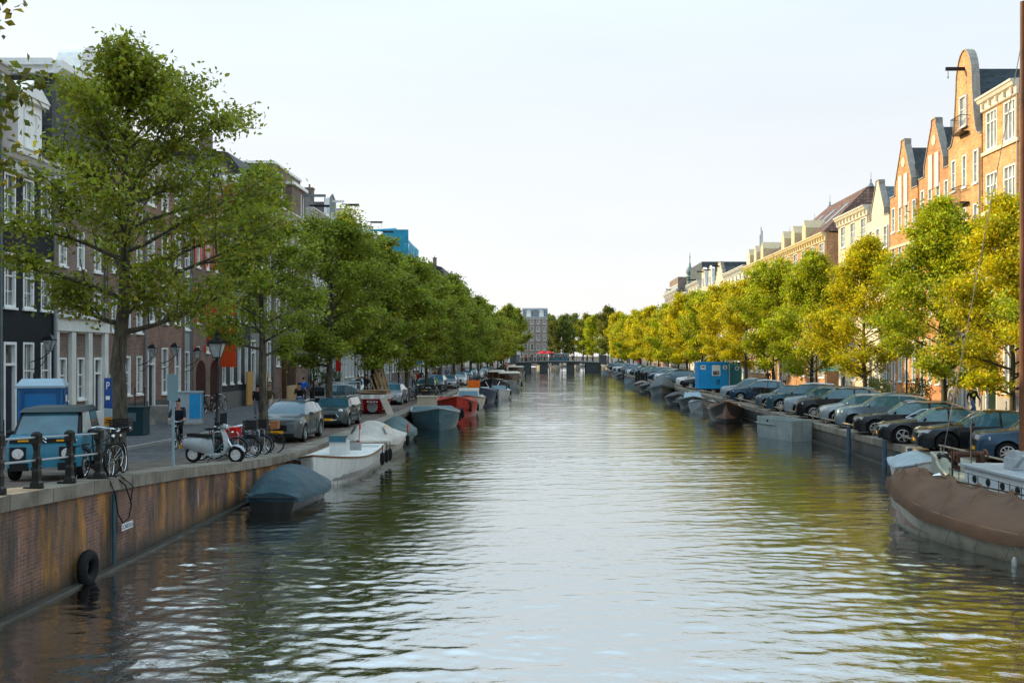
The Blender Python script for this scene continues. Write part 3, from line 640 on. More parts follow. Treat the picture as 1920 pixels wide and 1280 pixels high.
M().box(1, W - 4, 3, 9, H + .1, H + 2.0).build('attic', RENDERED, r, color=(.55, .53, .5))
# long dark roofed building behind the scroll gables
house(1, 150, 176, 17.8, 'long grey roofed building rising behind the white scroll gables', bays=6, setb=12, color=(.2, .2, .2), roofc=(.06, .075, .08), roofh=3.2, hoist=False, top='cornice')
# far brick block behind the bridge (gables toward the camera)
fb = house(-1, 0, 8.5, 17.2, 'tall brown corner block with pale mansard beyond the bridge', bays=4, floors=5, z=.9, color=(.36, .27, .23), roofh=3.4, roofc=(.2, .25, .28), D=14, hoist=False, dormer=2)[0]  # wall and roof colours paled to paint in distance haze
fb.location = (-13.5, 330, .9); fb.rotation_euler = (0, 0, 0)
fb2 = house(-1, 0, 8.0, 14.5, 'white fronted house left of the brown corner block beyond the bridge', bays=4, floors=4, z=.9, color=WHT, wall=RENDERED, roofh=2.4, D=12, hoist=False)[0]
fb2.location = (-21.7, 332, .9); fb2.rotation_euler = (0, 0, 0)
M().loft([[(x, y, .56) for x in (-21, -1)] for y in (330.02, 1500)], closed=False).build('ground', GROUND, kind='structure')
fb.location = (-9.2, 334, .6); fb2.location = (-17.6, 336, .6)
M().loft([[(x, y, z) for x in (-1, 26)] for y, z in ((344, -.5), (344.01, .58), (1500, .58))], closed=False).build('ground', GROUND, kind='structure')
# ================================================================ trees
def leafmat():
    m, n, l, p = nt('leaf')
    at = n.new('ShaderNodeAttribute'); at.attribute_name = 'tint'
    oi = n.new('ShaderNodeObjectInfo')
    c = mixc(n, l, 1.0, oi.outputs['Color'], at.outputs['Color'], 'MULTIPLY')
    l.new(c, p.inputs['Base Color']); p.inputs['Roughness'].default_value = .5; p.inputs['Specular IOR Level'].default_value = .3
    tr = n.new('ShaderNodeBsdfTranslucent'); l.new(mixc(n, l, 1.0, c, (1.25, 1.15, .5), 'MULTIPLY'), tr.inputs['Color'])
    mx = n.new('ShaderNodeMixShader'); mx.inputs[0].default_value = .42
    l.new(p.outputs[0], mx.inputs[1]); l.new(tr.outputs[0], mx.inputs[2]); l.new(mx.outputs[0], n['Material Output'].inputs[0])
    return m
LEAF = leafmat()
def barkmat():
    m, n, l, p = nt('bark')
    tc = n.new('ShaderNodeTexCoord'); mp = N(n, 'ShaderNodeMapping'); mp.inputs['Scale'].default_value = (1, 1, .22); l.new(tc.outputs['Object'], mp.inputs[0])
    v = N(n, 'ShaderNodeTexNoise', Scale=14.0, Detail=8.0, Roughness=.7); l.new(mp.outputs[0], v.inputs['Vector'])
    cr = n.new('ShaderNodeValToRGB'); e = cr.color_ramp.elements; e[0].position = .35; e[0].color = (.018, .016, .011, 1); e[1].position = .68; e[1].color = (.13, .115, .08, 1)
    l.new(v.outputs['Fac'], cr.inputs[0]); l.new(cr.outputs[0], p.inputs['Base Color']); p.inputs['Roughness'].default_value = .9
    b = N(n, 'ShaderNodeBump', Strength=.9, Distance=.03); l.new(v.outputs['Fac'], b.inputs['Height']); l.new(b.outputs[0], p.inputs['Normal'])
    return m
BARK = barkmat()
def gen_tree(seed, H, CR, base, nprim, nsec, per, leaf, r0=.2, lean=(0, 0), topw=.35, clus=.42, bias=(0, 0), peak=.35, bare=0.0, steep=0, expo=1.2):
    """returns (trunk mesh, crown mesh): limbs grown inside an egg-shaped envelope, leaf clumps on their twigs"""
    rr = random.Random(seed); rn = np.random.RandomState(seed)
    tk = M(); nseg = 12; tp = []; wob = Vector((0, 0, 0))
    for i in range(nseg + 1):
        t = i / nseg; wob += Vector((rr.uniform(-1, 1), rr.uniform(-1, 1), 0)) * .055
        tp.append(Vector((lean[0] * t * H, lean[1] * t * H, t * H * .96)) + wob * (1 if t > .15 else t / .15))
    tr_ = [r0 * 1.35] + [max(.02, r0 * (1 - .93 * (i / nseg) ** .9)) for i in range(1, nseg + 1)]
    tk.tube(tp, tr_, 10)
    def trunk_at(t):
        f = t * nseg; i = min(nseg - 1, int(f)); return tp[i].lerp(tp[i + 1], f - i)
    cl = []
    def env(t):
        u = (t - base) / (1 - base)
        return CR * ((u / peak) ** .45 if u < peak else lerp(1, topw, ((u - peak) / (1 - peak)) ** expo))
    for k in range(nprim):
        t = base + (1 - base) * ((k + .5) / nprim) ** .95 * .97; a = k * 2.399963 + rr.uniform(-.4, .4)
        L = env(min(.999, max(base + .02, t + .06))) * rr.uniform(.72, 1.12)
        L *= 1 + .0
        up = lerp(.16 + steep, 1.25, ((t - base) / (1 - base)) ** 1.3) + rr.uniform(-.12, .12)
        p0 = trunk_at(t * .98); d = Vector((math.cos(a), math.sin(a), up)).normalized()
        dd = Vector((math.cos(a) + bias[0], math.sin(a) + bias[1], 0)); L *= max(.55, dd.length)
        pts = [p0]; r_ = max(.015, tr_[min(nseg, int(t * nseg))] * .5); q = p0.copy(); m = 6
        tot = L / max(.45, Vector((d.x, d.y)).length)
        tot = min(tot, L * 1.35)
        for i in range(m):
            d = (d + Vector((rr.uniform(-.16, .16), rr.uniform(-.16, .16), rr.uniform(-.05, .12)))).normalized(); q = q + d * tot / m; pts.append(q.copy())
        tk.tube(pts, [r_ * (1 - .85 * i / m) for i in range(m + 1)], 5)
        for j in range(nsec):
            s = .22 + .78 * (j + rr.random()) / nsec; f = s * m; i = min(m - 1, int(f)); b = pts[i].lerp(pts[i + 1], f - i)
            ax = (pts[min(m, i + 1)] - pts[i]).normalized()
            sd = (ax + Vector((rr.uniform(-1, 1), rr.uniform(-1, 1), rr.uniform(-.35, .75))) * .95).normalized()
            l2 = L * rr.uniform(.2, .42) * (1.15 - .5 * s) + .25
            e = b + sd * l2; md = b + sd * l2 * .5 + Vector((0, 0, rr.uniform(-.05, .1)))
            tk.tube([b, md, e], [r_ * .32, r_ * .2, .006], 4, cap=False)
            if rr.random() < bare: continue
            for w in (.45, .75, 1.0): cl.append((b.lerp(e, w), sd, .75 + .5 * rr.random()))
        cl.append((pts[-1], d, 1.0))
    # leaves
    n = len(cl) * per
    C = np.repeat(np.array([tuple(c[0]) for c in cl]), per, 0); S = np.repeat(np.array([c[2] for c in cl]), per)
    off = rn.normal(0, 1, (n, 3)) * np.array([1, 1, .62]) * clus * S[:, None] * .55
    P = C + off; P[:, 2] -= np.abs(off[:, 0] + off[:, 1]) * .12
    tint = np.repeat(np.array([rr.uniform(.5, 1.3) for c in cl]), per) * rn.uniform(.75, 1.25, n)
    me = leaf_mesh(P, leaf, rn, tint)
    return tk.mesh('trunk', BARK, 60), me
def leaf_mesh(P, leaf, rn, tint, name='crown'):
    n = len(P)
    sz = leaf * rn.uniform(.65, 1.25, n)
    nm = rn.normal(0, 1, (n, 3)) * .75 + np.array([0, 0, .75]); nm /= np.linalg.norm(nm, axis=1)[:, None]
    ax = rn.normal(0, 1, (n, 3)); ax[:, 2] -= .5; ax -= (ax * nm).sum(1)[:, None] * nm; ax /= np.linalg.norm(ax, axis=1)[:, None]
    sd = np.cross(nm, ax)
    V = np.empty((n, 4, 3)); h = sz[:, None]
    V[:, 0] = P - ax * h * .5; V[:, 1] = P + sd * h * .31 + nm * h * .1 - ax * h * .06; V[:, 2] = P + ax * h * .55 - nm * h * .05; V[:, 3] = P - sd * h * .31 + nm * h * .1 - ax * h * .06
    me = bpy.data.meshes.new(name); me.vertices.add(n * 4); me.vertices.foreach_set('co', V.reshape(-1))
    me.loops.add(n * 6); me.polygons.add(n * 2)
    idx = (np.arange(n) * 4)[:, None] + np.array([0, 1, 2, 0, 2, 3]); me.loops.foreach_set('vertex_index', idx.reshape(-1).astype(np.int32))
    me.polygons.foreach_set('loop_start', (np.arange(n * 2) * 3).astype(np.int32)); me.polygons.foreach_set('loop_total', np.full(n * 2, 3, np.int32))
    me.update(calc_edges=True)
    yl = rn.uniform(.8, 1.25, n)
    colr = np.stack([tint * yl, tint, tint * rn.uniform(.6, 1.2, n), np.ones(n)], 1)
    ca = me.color_attributes.new('tint', 'FLOAT_COLOR', 'POINT'); ca.data.foreach_set('color', np.repeat(colr, 4, 0).reshape(-1))
    me.materials.append(LEAF); return me
GREEN = (.27, .32, .045); GREEN2 = (.25, .32, .042); SUNLEAF = (.56, .54, .018); SUNLEAF2 = (.41, .48, .022)  # same species both banks; the yellow tints have low sunlight painted in
def tree(protoM, loc, rot, label, group, color, scale=1.0, sxy=None, name='elm_tree'):
    o = thing(name, label, 'tree', loc, rot, group); o.scale = (sxy or scale, sxy or scale, scale)
    inst('trunk', protoM[0], o); c = inst('crown', protoM[1], o); c.color = (*color, 1); return o
T1 = gen_tree(5, 10.0, 3.1, .33, 34, 9, 38, .125, .235, lean=(.026, .0), topw=.20, clus=.38, peak=.36, bare=.12, expo=1.1, bias=(.22, 0))
T2 = gen_tree(12, 10.9, 2.75, .32, 30, 8, 34, .14, .19, topw=.16, clus=.40, peak=.3, bare=.06, expo=.9)
T3 = gen_tree(23, 10.9, 3.2, .30, 34, 9, 38, .16, .22, topw=.35, clus=.5, peak=.4)
TM = [gen_tree(31 + k, 11.0, 3.3, .27, 32, 8, 30, .24, .2, topw=.42, clus=.55, peak=.42) for k in range(3)]
TF = [gen_tree(51 + k, 11.2, 3.4, .22, 24, 7, 22, .34, .2, topw=.28, clus=.6, peak=.45) for k in range(2)]
TR = [gen_tree(71 + k, 10.3, 3.0, .20, 40, 9, 38, .15, .15, topw=.16, clus=.40, peak=.28, bare=.04, steep=.12, expo=1.15) for k in range(2)]
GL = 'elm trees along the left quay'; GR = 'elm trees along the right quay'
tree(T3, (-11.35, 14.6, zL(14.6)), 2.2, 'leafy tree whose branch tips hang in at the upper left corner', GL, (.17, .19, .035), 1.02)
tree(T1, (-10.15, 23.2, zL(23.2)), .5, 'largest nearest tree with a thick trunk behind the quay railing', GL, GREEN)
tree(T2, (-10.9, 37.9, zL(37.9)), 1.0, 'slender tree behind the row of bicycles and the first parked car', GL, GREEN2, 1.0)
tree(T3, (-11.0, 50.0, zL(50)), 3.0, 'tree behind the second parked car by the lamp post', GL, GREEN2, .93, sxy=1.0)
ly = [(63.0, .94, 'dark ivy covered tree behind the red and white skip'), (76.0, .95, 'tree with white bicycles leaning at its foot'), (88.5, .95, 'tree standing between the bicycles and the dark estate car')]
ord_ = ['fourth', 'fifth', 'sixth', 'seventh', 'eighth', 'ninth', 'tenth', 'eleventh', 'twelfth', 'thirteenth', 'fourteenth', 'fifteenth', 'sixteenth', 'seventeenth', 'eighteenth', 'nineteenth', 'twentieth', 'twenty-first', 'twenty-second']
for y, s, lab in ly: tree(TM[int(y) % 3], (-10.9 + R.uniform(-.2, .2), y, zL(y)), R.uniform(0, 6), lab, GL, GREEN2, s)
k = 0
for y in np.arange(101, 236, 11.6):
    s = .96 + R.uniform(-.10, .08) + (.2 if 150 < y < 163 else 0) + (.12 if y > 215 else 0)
    tree((TM if y < 135 else TF)[int(y) % (3 if y < 135 else 2)], (-10.8 + R.uniform(-.3, .3), y, zL(y)), R.uniform(0, 6), 'green quayside tree, %s from the near end of the left row' % ord_[k + 4], GL, GREEN2 if y < 165 else (.33, .36, .04), s); k += 1  # far end of the row yellowed to paint sun on the crowns
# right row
rl = [(31.0, 17.3, .9, 'leafy tree at the right picture edge beside the wooden mast'), (37.6, 17.5, .93, 'sunlit tree between the right picture edge and the tallest near tree'), (43.2, 17.1, 1.0, 'tall sunlit green tree with its trunk among the black cars'), (54.4, 17.2, .97, 'sunlit green tree in front of the red twin gabled houses'),
      (65.4, 17.1, 1.0, 'sunlit green tree in front of the cream cornice house')]
for i, (y, x, s, lab) in enumerate(rl): tree(TR[i % 2], (x, y, zR(y)), 1.3 + i * 2.1, lab, GR, SUNLEAF if i % 2 else SUNLEAF2, s, sxy=s * 1.02)
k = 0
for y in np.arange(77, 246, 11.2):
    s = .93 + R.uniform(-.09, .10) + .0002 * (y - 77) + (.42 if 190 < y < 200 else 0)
    tree((TM if y < 120 else TF)[int(y) % (3 if y < 120 else 2)], (17.1 + R.uniform(-.3, .3), y, zR(y)), R.uniform(0, 6), 'sunlit yellow tree, %s from the near end of the right row' % ord_[k + 2] if not 190 < y < 200 else 'tallest sunlit tree rising above the far end of the right row', GR, SUNLEAF if k % 3 else SUNLEAF2, s, sxy=s * .95); k += 1
# trees round the far bridge
GF = 'trees beyond the bridge'
for x, y, s, c, lab in [(1.5, 352, 1.45, (.16, .2, .05), 'hazy green tree behind the middle of the bridge'), (7, 372, 1.5, (.17, .2, .05), 'wide green tree far behind the bridge'), (13, 300, 1.35, SUNLEAF2, 'sunlit tree at the right end of the bridge'), (16.5, 283, 1.5, (.2, .22, .04), 'olive green tree behind the right bridge abutment'),
                        (11.5, 345, 1.4, SUNLEAF, 'sunlit tree beyond the right bridge pier'), (-12.5, 283, 1.55, GREEN2, 'dark green tree behind the left bridge abutment'), (-13, 250, 1.25, GREEN2, 'green tree beside the left bridge approach'), (18, 262, 1.3, SUNLEAF, 'sunlit tree over the right bridge approach'), (-17, 305, 1.3, GREEN2, 'green tree beyond the left end of the bridge'), (20, 320, 1.5, SUNLEAF2, 'tall sunlit tree beyond the right bank'), (-9.9, 292, 1.5, GREEN, 'green tree just left of the tall block beyond the bridge'), (-11.5, 318, 1.6, GREEN2, 'second green tree left of the tall block beyond the bridge'), (4.2, 349, 1.55, (.2, .26, .08), 'green tree behind the kiosk on the bridge'), (8.6, 356, 1.6, (.2, .26, .08), 'bushy green tree behind the right half of the bridge'), (12.5, 333, 1.5, (.3, .33, .05), 'yellow green tree closing the gap beyond the right bridge pier'), (15.5, 312, 1.4, SUNLEAF2, 'sunlit green tree just beyond the right bridge abutment'), (-.2, 362, 1.6, (.2, .26, .08), 'green tree touching the right edge of the tall block')]:
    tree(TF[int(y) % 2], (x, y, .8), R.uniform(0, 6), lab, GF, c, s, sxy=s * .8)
def foliage(label, cat, name, x, y, z, r, n, leaf, col, seed=1, part='foliage', group=None, stem=True):
    rn = np.random.RandomState(seed); P = rn.normal(0, 1, (n, 3)); P /= np.linalg.norm(P, axis=1)[:, None]; P *= (rn.uniform(.3, 1, n) ** .5)[:, None]
    P *= (1 + .25 * np.sin(P[:, 0] * 7 + seed) * np.cos(P[:, 2] * 6))[:, None]; P = P * np.array(r) + np.array([0, 0, r[2] * 1.05])
    t = thing(name, label, cat, (x, y, z), 0, group); o = inst(part, leaf_mesh(P, leaf, rn, rn.uniform(.6, 1.25, n), part), t); o.color = (*col, 1)
    if stem:
        g = M()
        for i in range(5): g.tube([(0, 0, -.02), (r[0] * .5 * math.cos(i * 1.3), r[1] * .5 * math.sin(i * 1.3), r[2] * 1.4)], [.025, .008], 4)
        g.build('stem', BARK, t)
    return t
foliage('dark ivy climbing the trunk of the tree behind the skip', 'climbing plant', 'ivy', -10.95, 63.0, zL(63) + .2, (.48, .48, 2.3), 2600, .13, (.045, .075, .025), 4)
foliage('tall potted shrub on the left pavement beside the white doorway', 'shrub', 'shrub', -19.9, 85.0, zL(85), (.8, .8, 1.5), 1500, .14, (.07, .12, .04), 5)
foliage('bushy shrub on the left pavement before the white stone steps', 'shrub', 'shrub', -19.8, 90.5, zL(90), (.9, .9, 1.2), 1500, .14, (.06, .10, .035), 6)
foliage('low dark green hedge behind the parked cars on the right pavement', 'hedge', 'hedge', 23.6, 71.5, zR(71), (.8, 2.4, .9), 2400, .13, (.07, .11, .03), 7)
foliage('shrub beside the right house entrance behind the black estate car', 'shrub', 'shrub', 23.9, 64.5, zR(64), (.8, 1.3, 1.0), 1500, .13, (.06, .11, .03), 8)
# ================================================================ cars
def paintmat():
    m, n, l, p = nt('car_paint')
    oi = n.new('ShaderNodeObjectInfo'); l.new(oi.outputs['Color'], p.inputs['Base Color'])
    p.inputs['Metallic'].default_value = .25; p.inputs['Roughness'].default_value = .3; p.inputs['Specular IOR Level'].default_value = .15
    p.inputs['Coat Weight'].default_value = .8; p.inputs['Coat IOR'].default_value = 1.27; p.inputs['Coat Roughness'].default_value = .03
    tc = n.new('ShaderNodeTexCoord'); z = N(n, 'ShaderNodeTexNoise', Scale=3.0, Detail=5.0); l.new(tc.outputs['Object'], z.inputs['Vector'])
    r = N(n, 'ShaderNodeMapRange'); r.inputs[3].default_value = .22; r.inputs[4].default_value = .5; l.new(z.outputs['Fac'], r.inputs[0]); l.new(r.outputs[0], p.inputs['Roughness'])
    return m
PAINT = paintmat()
CGLASS = mat('car_glass', (.04, .12, .16), .04, spec=.55, var=.35, scale=2, coat=.25)
LAMPG = mat('headlamp_glass', (.62, .66, .68), .08, spec=.9, coat=1, var=.35, scale=22)
TAIL = mat('tail_lamp', (.35, .015, .01), .15, coat=1)
PLATE = mat('yellow_number_plate', (.75, .36, .01), .45, var=.06)
INK = mat('black_ink', (.012, .012, .014), .6)
WHITEP = mat('white_print', (.72, .74, .73), .5, var=.05)
ALLOY = mat('alloy', (.48, .50, .51), .28, metal=.85, var=.15)
def wheel_meshes(r, w=.22, spokes=5, rimr=.68):
    t = M().lathe([(r * .60, -w / 2 + .01), (r * .9, -w / 2), (r * .985, -w / 2 + .03), (r, -w / 2 + .06), (r, w / 2 - .06), (r * .985, w / 2 - .03), (r * .9, w / 2), (r * .6, w / 2 - .01)], 28, axis='y', cap=False)
    t.lathe([(.001, -w * .2), (r * .62, -w * .2)], 20, axis='y', cap=False)
    rm = M(); y = -w / 2 + .004; R1 = r * rimr
    rm.lathe([(R1, y - .004), (R1 * .93, y - .008), (R1 * .9, y + .02), (R1 * .9, y + .07)], 28, axis='y', cap=False)
    rm.lathe([(.001, y - .004), (.05, y - .004), (.062, y + .012), (.062, y + .05)], 12, axis='y', cap=False)
    for i in range(spokes):
        a = 2 * PI * i / spokes
        for da in ((-.09, .09) if spokes <= 6 else (0,)):
            c, s = math.cos(a + da), math.sin(a + da); px, pz = -s, c; k = .020 if spokes <= 6 else .026
            k2 = k * .8
            rm.add([(c * .04 + px * k, y, s * .04 + pz * k), (c * .04 - px * k, y, s * .04 - pz * k), (c * R1 * .94 - px * k2, y - .004, s * R1 * .94 - pz * k2), (c * R1 * .94 + px * k2, y - .004, s * R1 * .94 + pz * k2),
                    (c * .04 + px * k, y + .03, s * .04 + pz * k), (c * .04 - px * k, y + .03, s * .04 - pz * k), (c * R1 * .94 - px * k2, y + .03, s * R1 * .94 - pz * k2), (c * R1 * .94 + px * k2, y + .03, s * R1 * .94 + pz * k2)],
                   [(0, 1, 2, 3), (4, 7, 6, 5), (0, 4, 5, 1), (1, 5, 6, 2), (2, 6, 7, 3), (3, 7, 4, 0)])
    return t.mesh('wheel', RUBBER, 40), rm.mesh('rim', ALLOY, 30)
def make_car(name, label, style, color, L=4.5, Wd=1.84, H=1.5, wr=.34, spokes=5, roofdark=False, rimdark=False, cat='car'):
    """car with its nose toward +x, origin on the ground under its middle"""
    hl = L / 2
    # profile tables in fractions of length (0 nose .. 1 tail) : top line z/H, belt z/H
    P = {
     'suv':   dict(top=[(0, .42), (.012, .56), (.05, .62), (.24, .685), (.27, .70), (.41, .965), (.5, 1.0), (.72, .985), (.88, .91), (.965, .66), (.985, .56), (1, .4)], belt=[(0, .40), (.03, .54), (.24, .655), (.6, .68), (.93, .70), (1, .5)], g=(.27, .43, .86, .965)),
     'sedan': dict(top=[(0, .36), (.012, .46), (.06, .56), (.27, .665), (.30, .68), (.43, .95), (.52, 1.0), (.66, .985), (.86, .76), (.97, .70), (.99, .6), (1, .4)], belt=[(0, .35), (.03, .48), (.27, .62), (.6, .655), (.9, .68), (1, .5)], g=(.30, .45, .67, .87)),
     'hatch': dict(top=[(0, .40), (.012, .53), (.06, .60), (.22, .67), (.25, .69), (.39, .965), (.5, 1.0), (.76, .975), (.90, .87), (.975, .62), (.99, .5), (1, .38)], belt=[(0, .38), (.03, .50), (.24, .63), (.6, .66), (.93, .68), (1, .5)], g=(.25, .41, .88, .975)),
     'mini':  dict(top=[(0, .40), (.012, .56), (.05, .64), (.20, .69), (.25, .71), (.32, .955), (.42, 1.0), (.85, .985), (.95, .92), (.985, .66), (.992, .5), (1, .36)], belt=[(0, .38), (.03, .56), (.24, .67), (.6, .685), (.95, .70), (1, .5)], g=(.25, .335, .945, .985)),
     'estate':dict(top=[(0, .38), (.012, .5), (.06, .58), (.27, .67), (.30, .69), (.42, .955), (.52, 1.0), (.82, .975), (.92, .90), (.985, .66), (.992, .5), (1, .36)], belt=[(0, .37), (.03, .5), (.27, .63), (.6, .66), (.93, .68), (1, .5)], g=(.30, .44, .91, .985)),
     'van':   dict(top=[(0, .30), (.012, .42), (.04, .48), (.14, .55), (.17, .57), (.29, .93), (.36, .985), (.6, 1.0), (.97, .99), (.99, .9), (.995, .5), (1, .3)], belt=[(0, .3), (.03, .42), (.17, .52), (.6, .55), (.97, .56), (1, .5)], g=(.17, .32, .96, .99)),
    }[style]
    xf, xr = hl - L * (.185 if style != 'mini' else .17), -hl + L * (.20 if style != 'van' else .22)
    ra = wr + .055
    ss = set([0, .004, .012, .03, .05, .08, .92, .95, .97, .985, .992, 1] + [p[0] for p in P['top']] + list(P['g']))
    for xc in (xf, xr):
        for a in np.linspace(0, PI, 15): ss.add(round((hl - (xc + ra * math.cos(a))) / L, 4))
    bp = (P['g'][1] + P['g'][2]) / 2 + (-.02)
    for q in (bp - .008, bp + .008): ss.add(q)
    cpil = None
    if style in ('suv', 'estate', 'mini', 'hatch', 'van'):
        cpil = P['g'][2] - (P['g'][2] - bp) * .32
        for q in (cpil - .01, cpil + .008): ss.add(q)
    st = sorted(ss); st = [s for i, s in enumerate(st) if i == 0 or s - st[i - 1] > .0015]
    g0, g1, g2, g3 = P['g']
    rings = []
    w2 = Wd / 2
    for s in st:
        x = hl - s * L; zt = interp(s, P['top']) * H; zb = min(interp(s, P['belt']) * H, zt - .02)
        plan = w2 * (1 - .24 * max(0, 1 - s / .10) ** 2.2 - .17 * max(0, 1 - (1 - s) / .08) ** 2.2)
        zbot = .20 + .07 * max(0, 1 - s / .05) + .09 * max(0, 1 - (1 - s) / .06); arch = 0
        for xc in (xf, xr):
            d = abs(x - xc)
            if d < ra: arch = wr + math.sqrt(max(0, ra * ra - d * d))
        z1 = max(zbot, arch); zm = max(.47 * H * .92, z1 + .03); zm = min(zm, zb - .03); z1 = min(z1, zm - .015)
        cab = max(0, min(1, (zt - zb) / (.28 * H)))
        wr_ = lerp(plan * .90, w2 * (.72 if style not in ('van', 'mini') else .80), cab)
        sid = lerp(zt - .012, zt - .055, cab) if cab < 1 else zt - .06
        fl = 1.0 + (.012 if arch else 0)
        half = [(0, z1 if arch else zbot), (plan * .80, z1 if arch else zbot), (plan * .965 * fl, z1), (plan * 1.0 * fl, lerp(z1, zm, .55)), (plan * .995, zm), (plan * .955, zb), (wr_, max(sid, zb + .005)), (wr_ * .80, zt - .008 if cab > .1 else zt - .004), (0, zt + .012 * (1 if cab > .5 else 1))]
        ring = [(x, -y, z) for y, z in half] + [(x, y, z) for y, z in reversed(half[1:-1])]
        rings.append(ring)
    nr = len(rings[0]); body = M(); gl = {}
    V = [p for r_ in rings for p in r_]
    body.v = V
    def q(i, j): a = i * nr + j; b = i * nr + (j + 1) % nr; return (a, b, b + nr, a + nr)
    nside = 5  # index of the glass strip: between point 5 (belt) and 6 (roof side)
    for i in range(len(rings) - 1):
        sm = (st[i] + st[i + 1]) / 2
        for j in range(nr):
            side = j in (5, nr - 6); top = j in (6, 7, nr - 8, nr - 7)
            key = None
            pil = abs(sm - bp) < .008 or (cpil and abs(sm - cpil) < .012)
            if side and g0 + .02 < sm < g3 - .01 and not pil and not (style == 'van' and sm > bp):
                if sm < bp: key = ('side_window', -1 if j == 5 else 1, 0)
                elif not cpil or sm < cpil: key = ('side_window', -1 if j == 5 else 1, 1)
                else: key = ('side_window', -1 if j == 5 else 1, 2)
            elif top and g0 < sm < g1 - .001: key = ('windscreen', 0, 0)
            elif top and g2 < sm < g3 and style != 'van': key = ('rear_window', 0, 0)
            if key: gl.setdefault(key, []).append(q(i, j))
            else: body.f.append(q(i, j))
    body.f.append(tuple(reversed(range(nr)))); body.f.append(tuple((len(rings) - 1) * nr + j for j in range(nr)))
    root = thing(name, label, cat)
    def sub(nm, faces, m, off=0, **kw):
        g = M(); mp = {}
        for f in faces:
            ff = []
            for k in f:
                if k not in mp: mp[k] = len(g.v); g.v.append(V[k])
                ff.append(mp[k])
            g.f.append(tuple(ff))
        return g.build(nm, m, root, smooth=45, **kw)
    b = sub('body', body.f, PAINT, color=color)
    for k, fs in gl.items(): sub(k[0], fs, CGLASS)
    # dark inner structure, arches, sills, grille, lamps
    u = M().box(-hl * .93, hl * .93, -w2 * .82, w2 * .82, .17, .42 * H)
    u.build('underbody', DARK, root)
    wt, rm = wheel_meshes(wr, .23, spokes)
    for xc in (xf, xr):
        for s in (-1, 1):
            o = inst('wheel', wt, root, (xc, s * (w2 - .115), wr), 0 if s < 0 else PI); inst('rim', rm, o)
    zn = H * .5
    for s in (-1, 1):
        h = M()
        if style == 'mini': h.lathe([(.001, .03), (.10, .02), (.13, -.01), (.135, -.06)], 18, (hl - .10, s * w2 * .64, H * .555), 'x')
        else: h.loft([[(hl - .035, s * w2 * .42, zn + .015), (hl - .16, s * w2 * .80, zn + .045), (hl - .30, s * w2 * .955, zn + .075), (hl - .30, s * w2 * .965, zn - .03), (hl - .16, s * w2 * .84, zn - .05), (hl - .02, s * w2 * .45, zn - .04)],
                      [(hl - .2, s * w2 * .42, zn + .015), (hl - .3, s * w2 * .76, zn + .045), (hl - .42, s * w2 * .9, zn + .075), (hl - .42, s * w2 * .9, zn - .03), (hl - .3, s * w2 * .78, zn - .05), (hl - .2, s * w2 * .45, zn - .04)]])
        h.build('headlight', LAMPG, root, smooth=40)
        M().box(-hl + .012, -hl + .2, s * w2 * .5 if s > 0 else -w2 * .86, s * w2 * .86 if s > 0 else -w2 * .5, H * .56, H * .63).build('tail_light', TAIL, root)
        mr = M().ell((hl - L * g0 - .24, s * (w2 + .10), H * .70), (.07, .11, .065), 8, 6).box(hl - L * g0 - .26, hl - L * g0 - .2, min(s * (w2 - .1), s * (w2 + .05)), max(s * (w2 - .1), s * (w2 + .05)), H * .655, H * .675)
        mr.build('mirror', DARK if roofdark else PAINT, root, smooth=60, color=color)
        # door handles and shut lines
        hd = M()
        for sx in ((g1 + bp) / 2 + .06, bp + .10):
            if style == 'van' and sx > bp: continue
            hd.box(hl - sx * L - .09, hl - sx * L + .09, min(s * w2 * .97, s * (w2 + .012)), max(s * w2 * .97, s * (w2 + .012)), H * .565, H * .583)
        sm_ = M()
        for sx in (g1 - .055, bp, (cpil or g2 - .02)):
            if style == 'van' and sx > bp: continue
            xx = hl - sx * L
            if abs(xx - xf) < ra or abs(xx - xr) < ra: xx = xx + (ra - abs(xx - xr) + .03) * (1 if xx > xr else -1) if abs(xx - xr) < ra else xx - (ra - abs(xx - xf) + .03)
            sm_.tube([(xx, s * w2 * .968, .25), (xx, s * w2 * 1.001, .36), (xx, s * w2 * .999, .45 * H), (xx, s * w2 * .962, .62 * H)], .007, 4)
        sm_.build('door_seam', DARK, root)
        hd.build('door_handle', CHROME if not rimdark else DARK, root)
    M().box(hl - .06, hl + .006, -w2 * .42, w2 * .42, H * .30, H * .45).build('grille', DARK, root)
    M().box(hl - .1, hl + .004, -w2 * .72, w2 * .72, H * .165, H * .245).build('air_intake', DARK, root)
    tr_ = M().box(hl - .02, hl + .012, -w2 * .44, w2 * .44, H * .45, H * .465)
    tr_.build('grille_trim', CHROME, root)
    pl = M().box(hl + .008, hl + .022, -.26, .26, H * .245, H * .245 + .11).build('number_plate', PLATE, root)
    M().box(-hl - .02, -hl - .004, -.26, .26, H * .4, H * .4 + .11).build('number_plate', PLATE, root)
    if roofdark or style in ('suv', 'estate', 'mini'):
        rr_ = M()
        for s in (-1, 1): rr_.tube([(hl - L * (g1 + .03), s * w2 * .66, H * .99), (hl - L * .6, s * w2 * .665, H * 1.03), (hl - L * (g2 - .02), s * w2 * .66, H * .985)], .017, 5)
        rr_.build('roof_rail', CHROME if not roofdark else DARK, root)
    # dark strips along the lower doors, standing in for shade
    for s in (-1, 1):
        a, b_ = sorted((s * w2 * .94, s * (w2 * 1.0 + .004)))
        M().box(xr + ra + .03, xf - ra - .03, a, b_, .215, .29).build('sill_shade', DARK, root)
    if rimdark:
        for o in root.children_recursive:
            if o.name.startswith('rim'): o.data = o.data.copy(); o.data.materials[0] = BLACKM
    return root
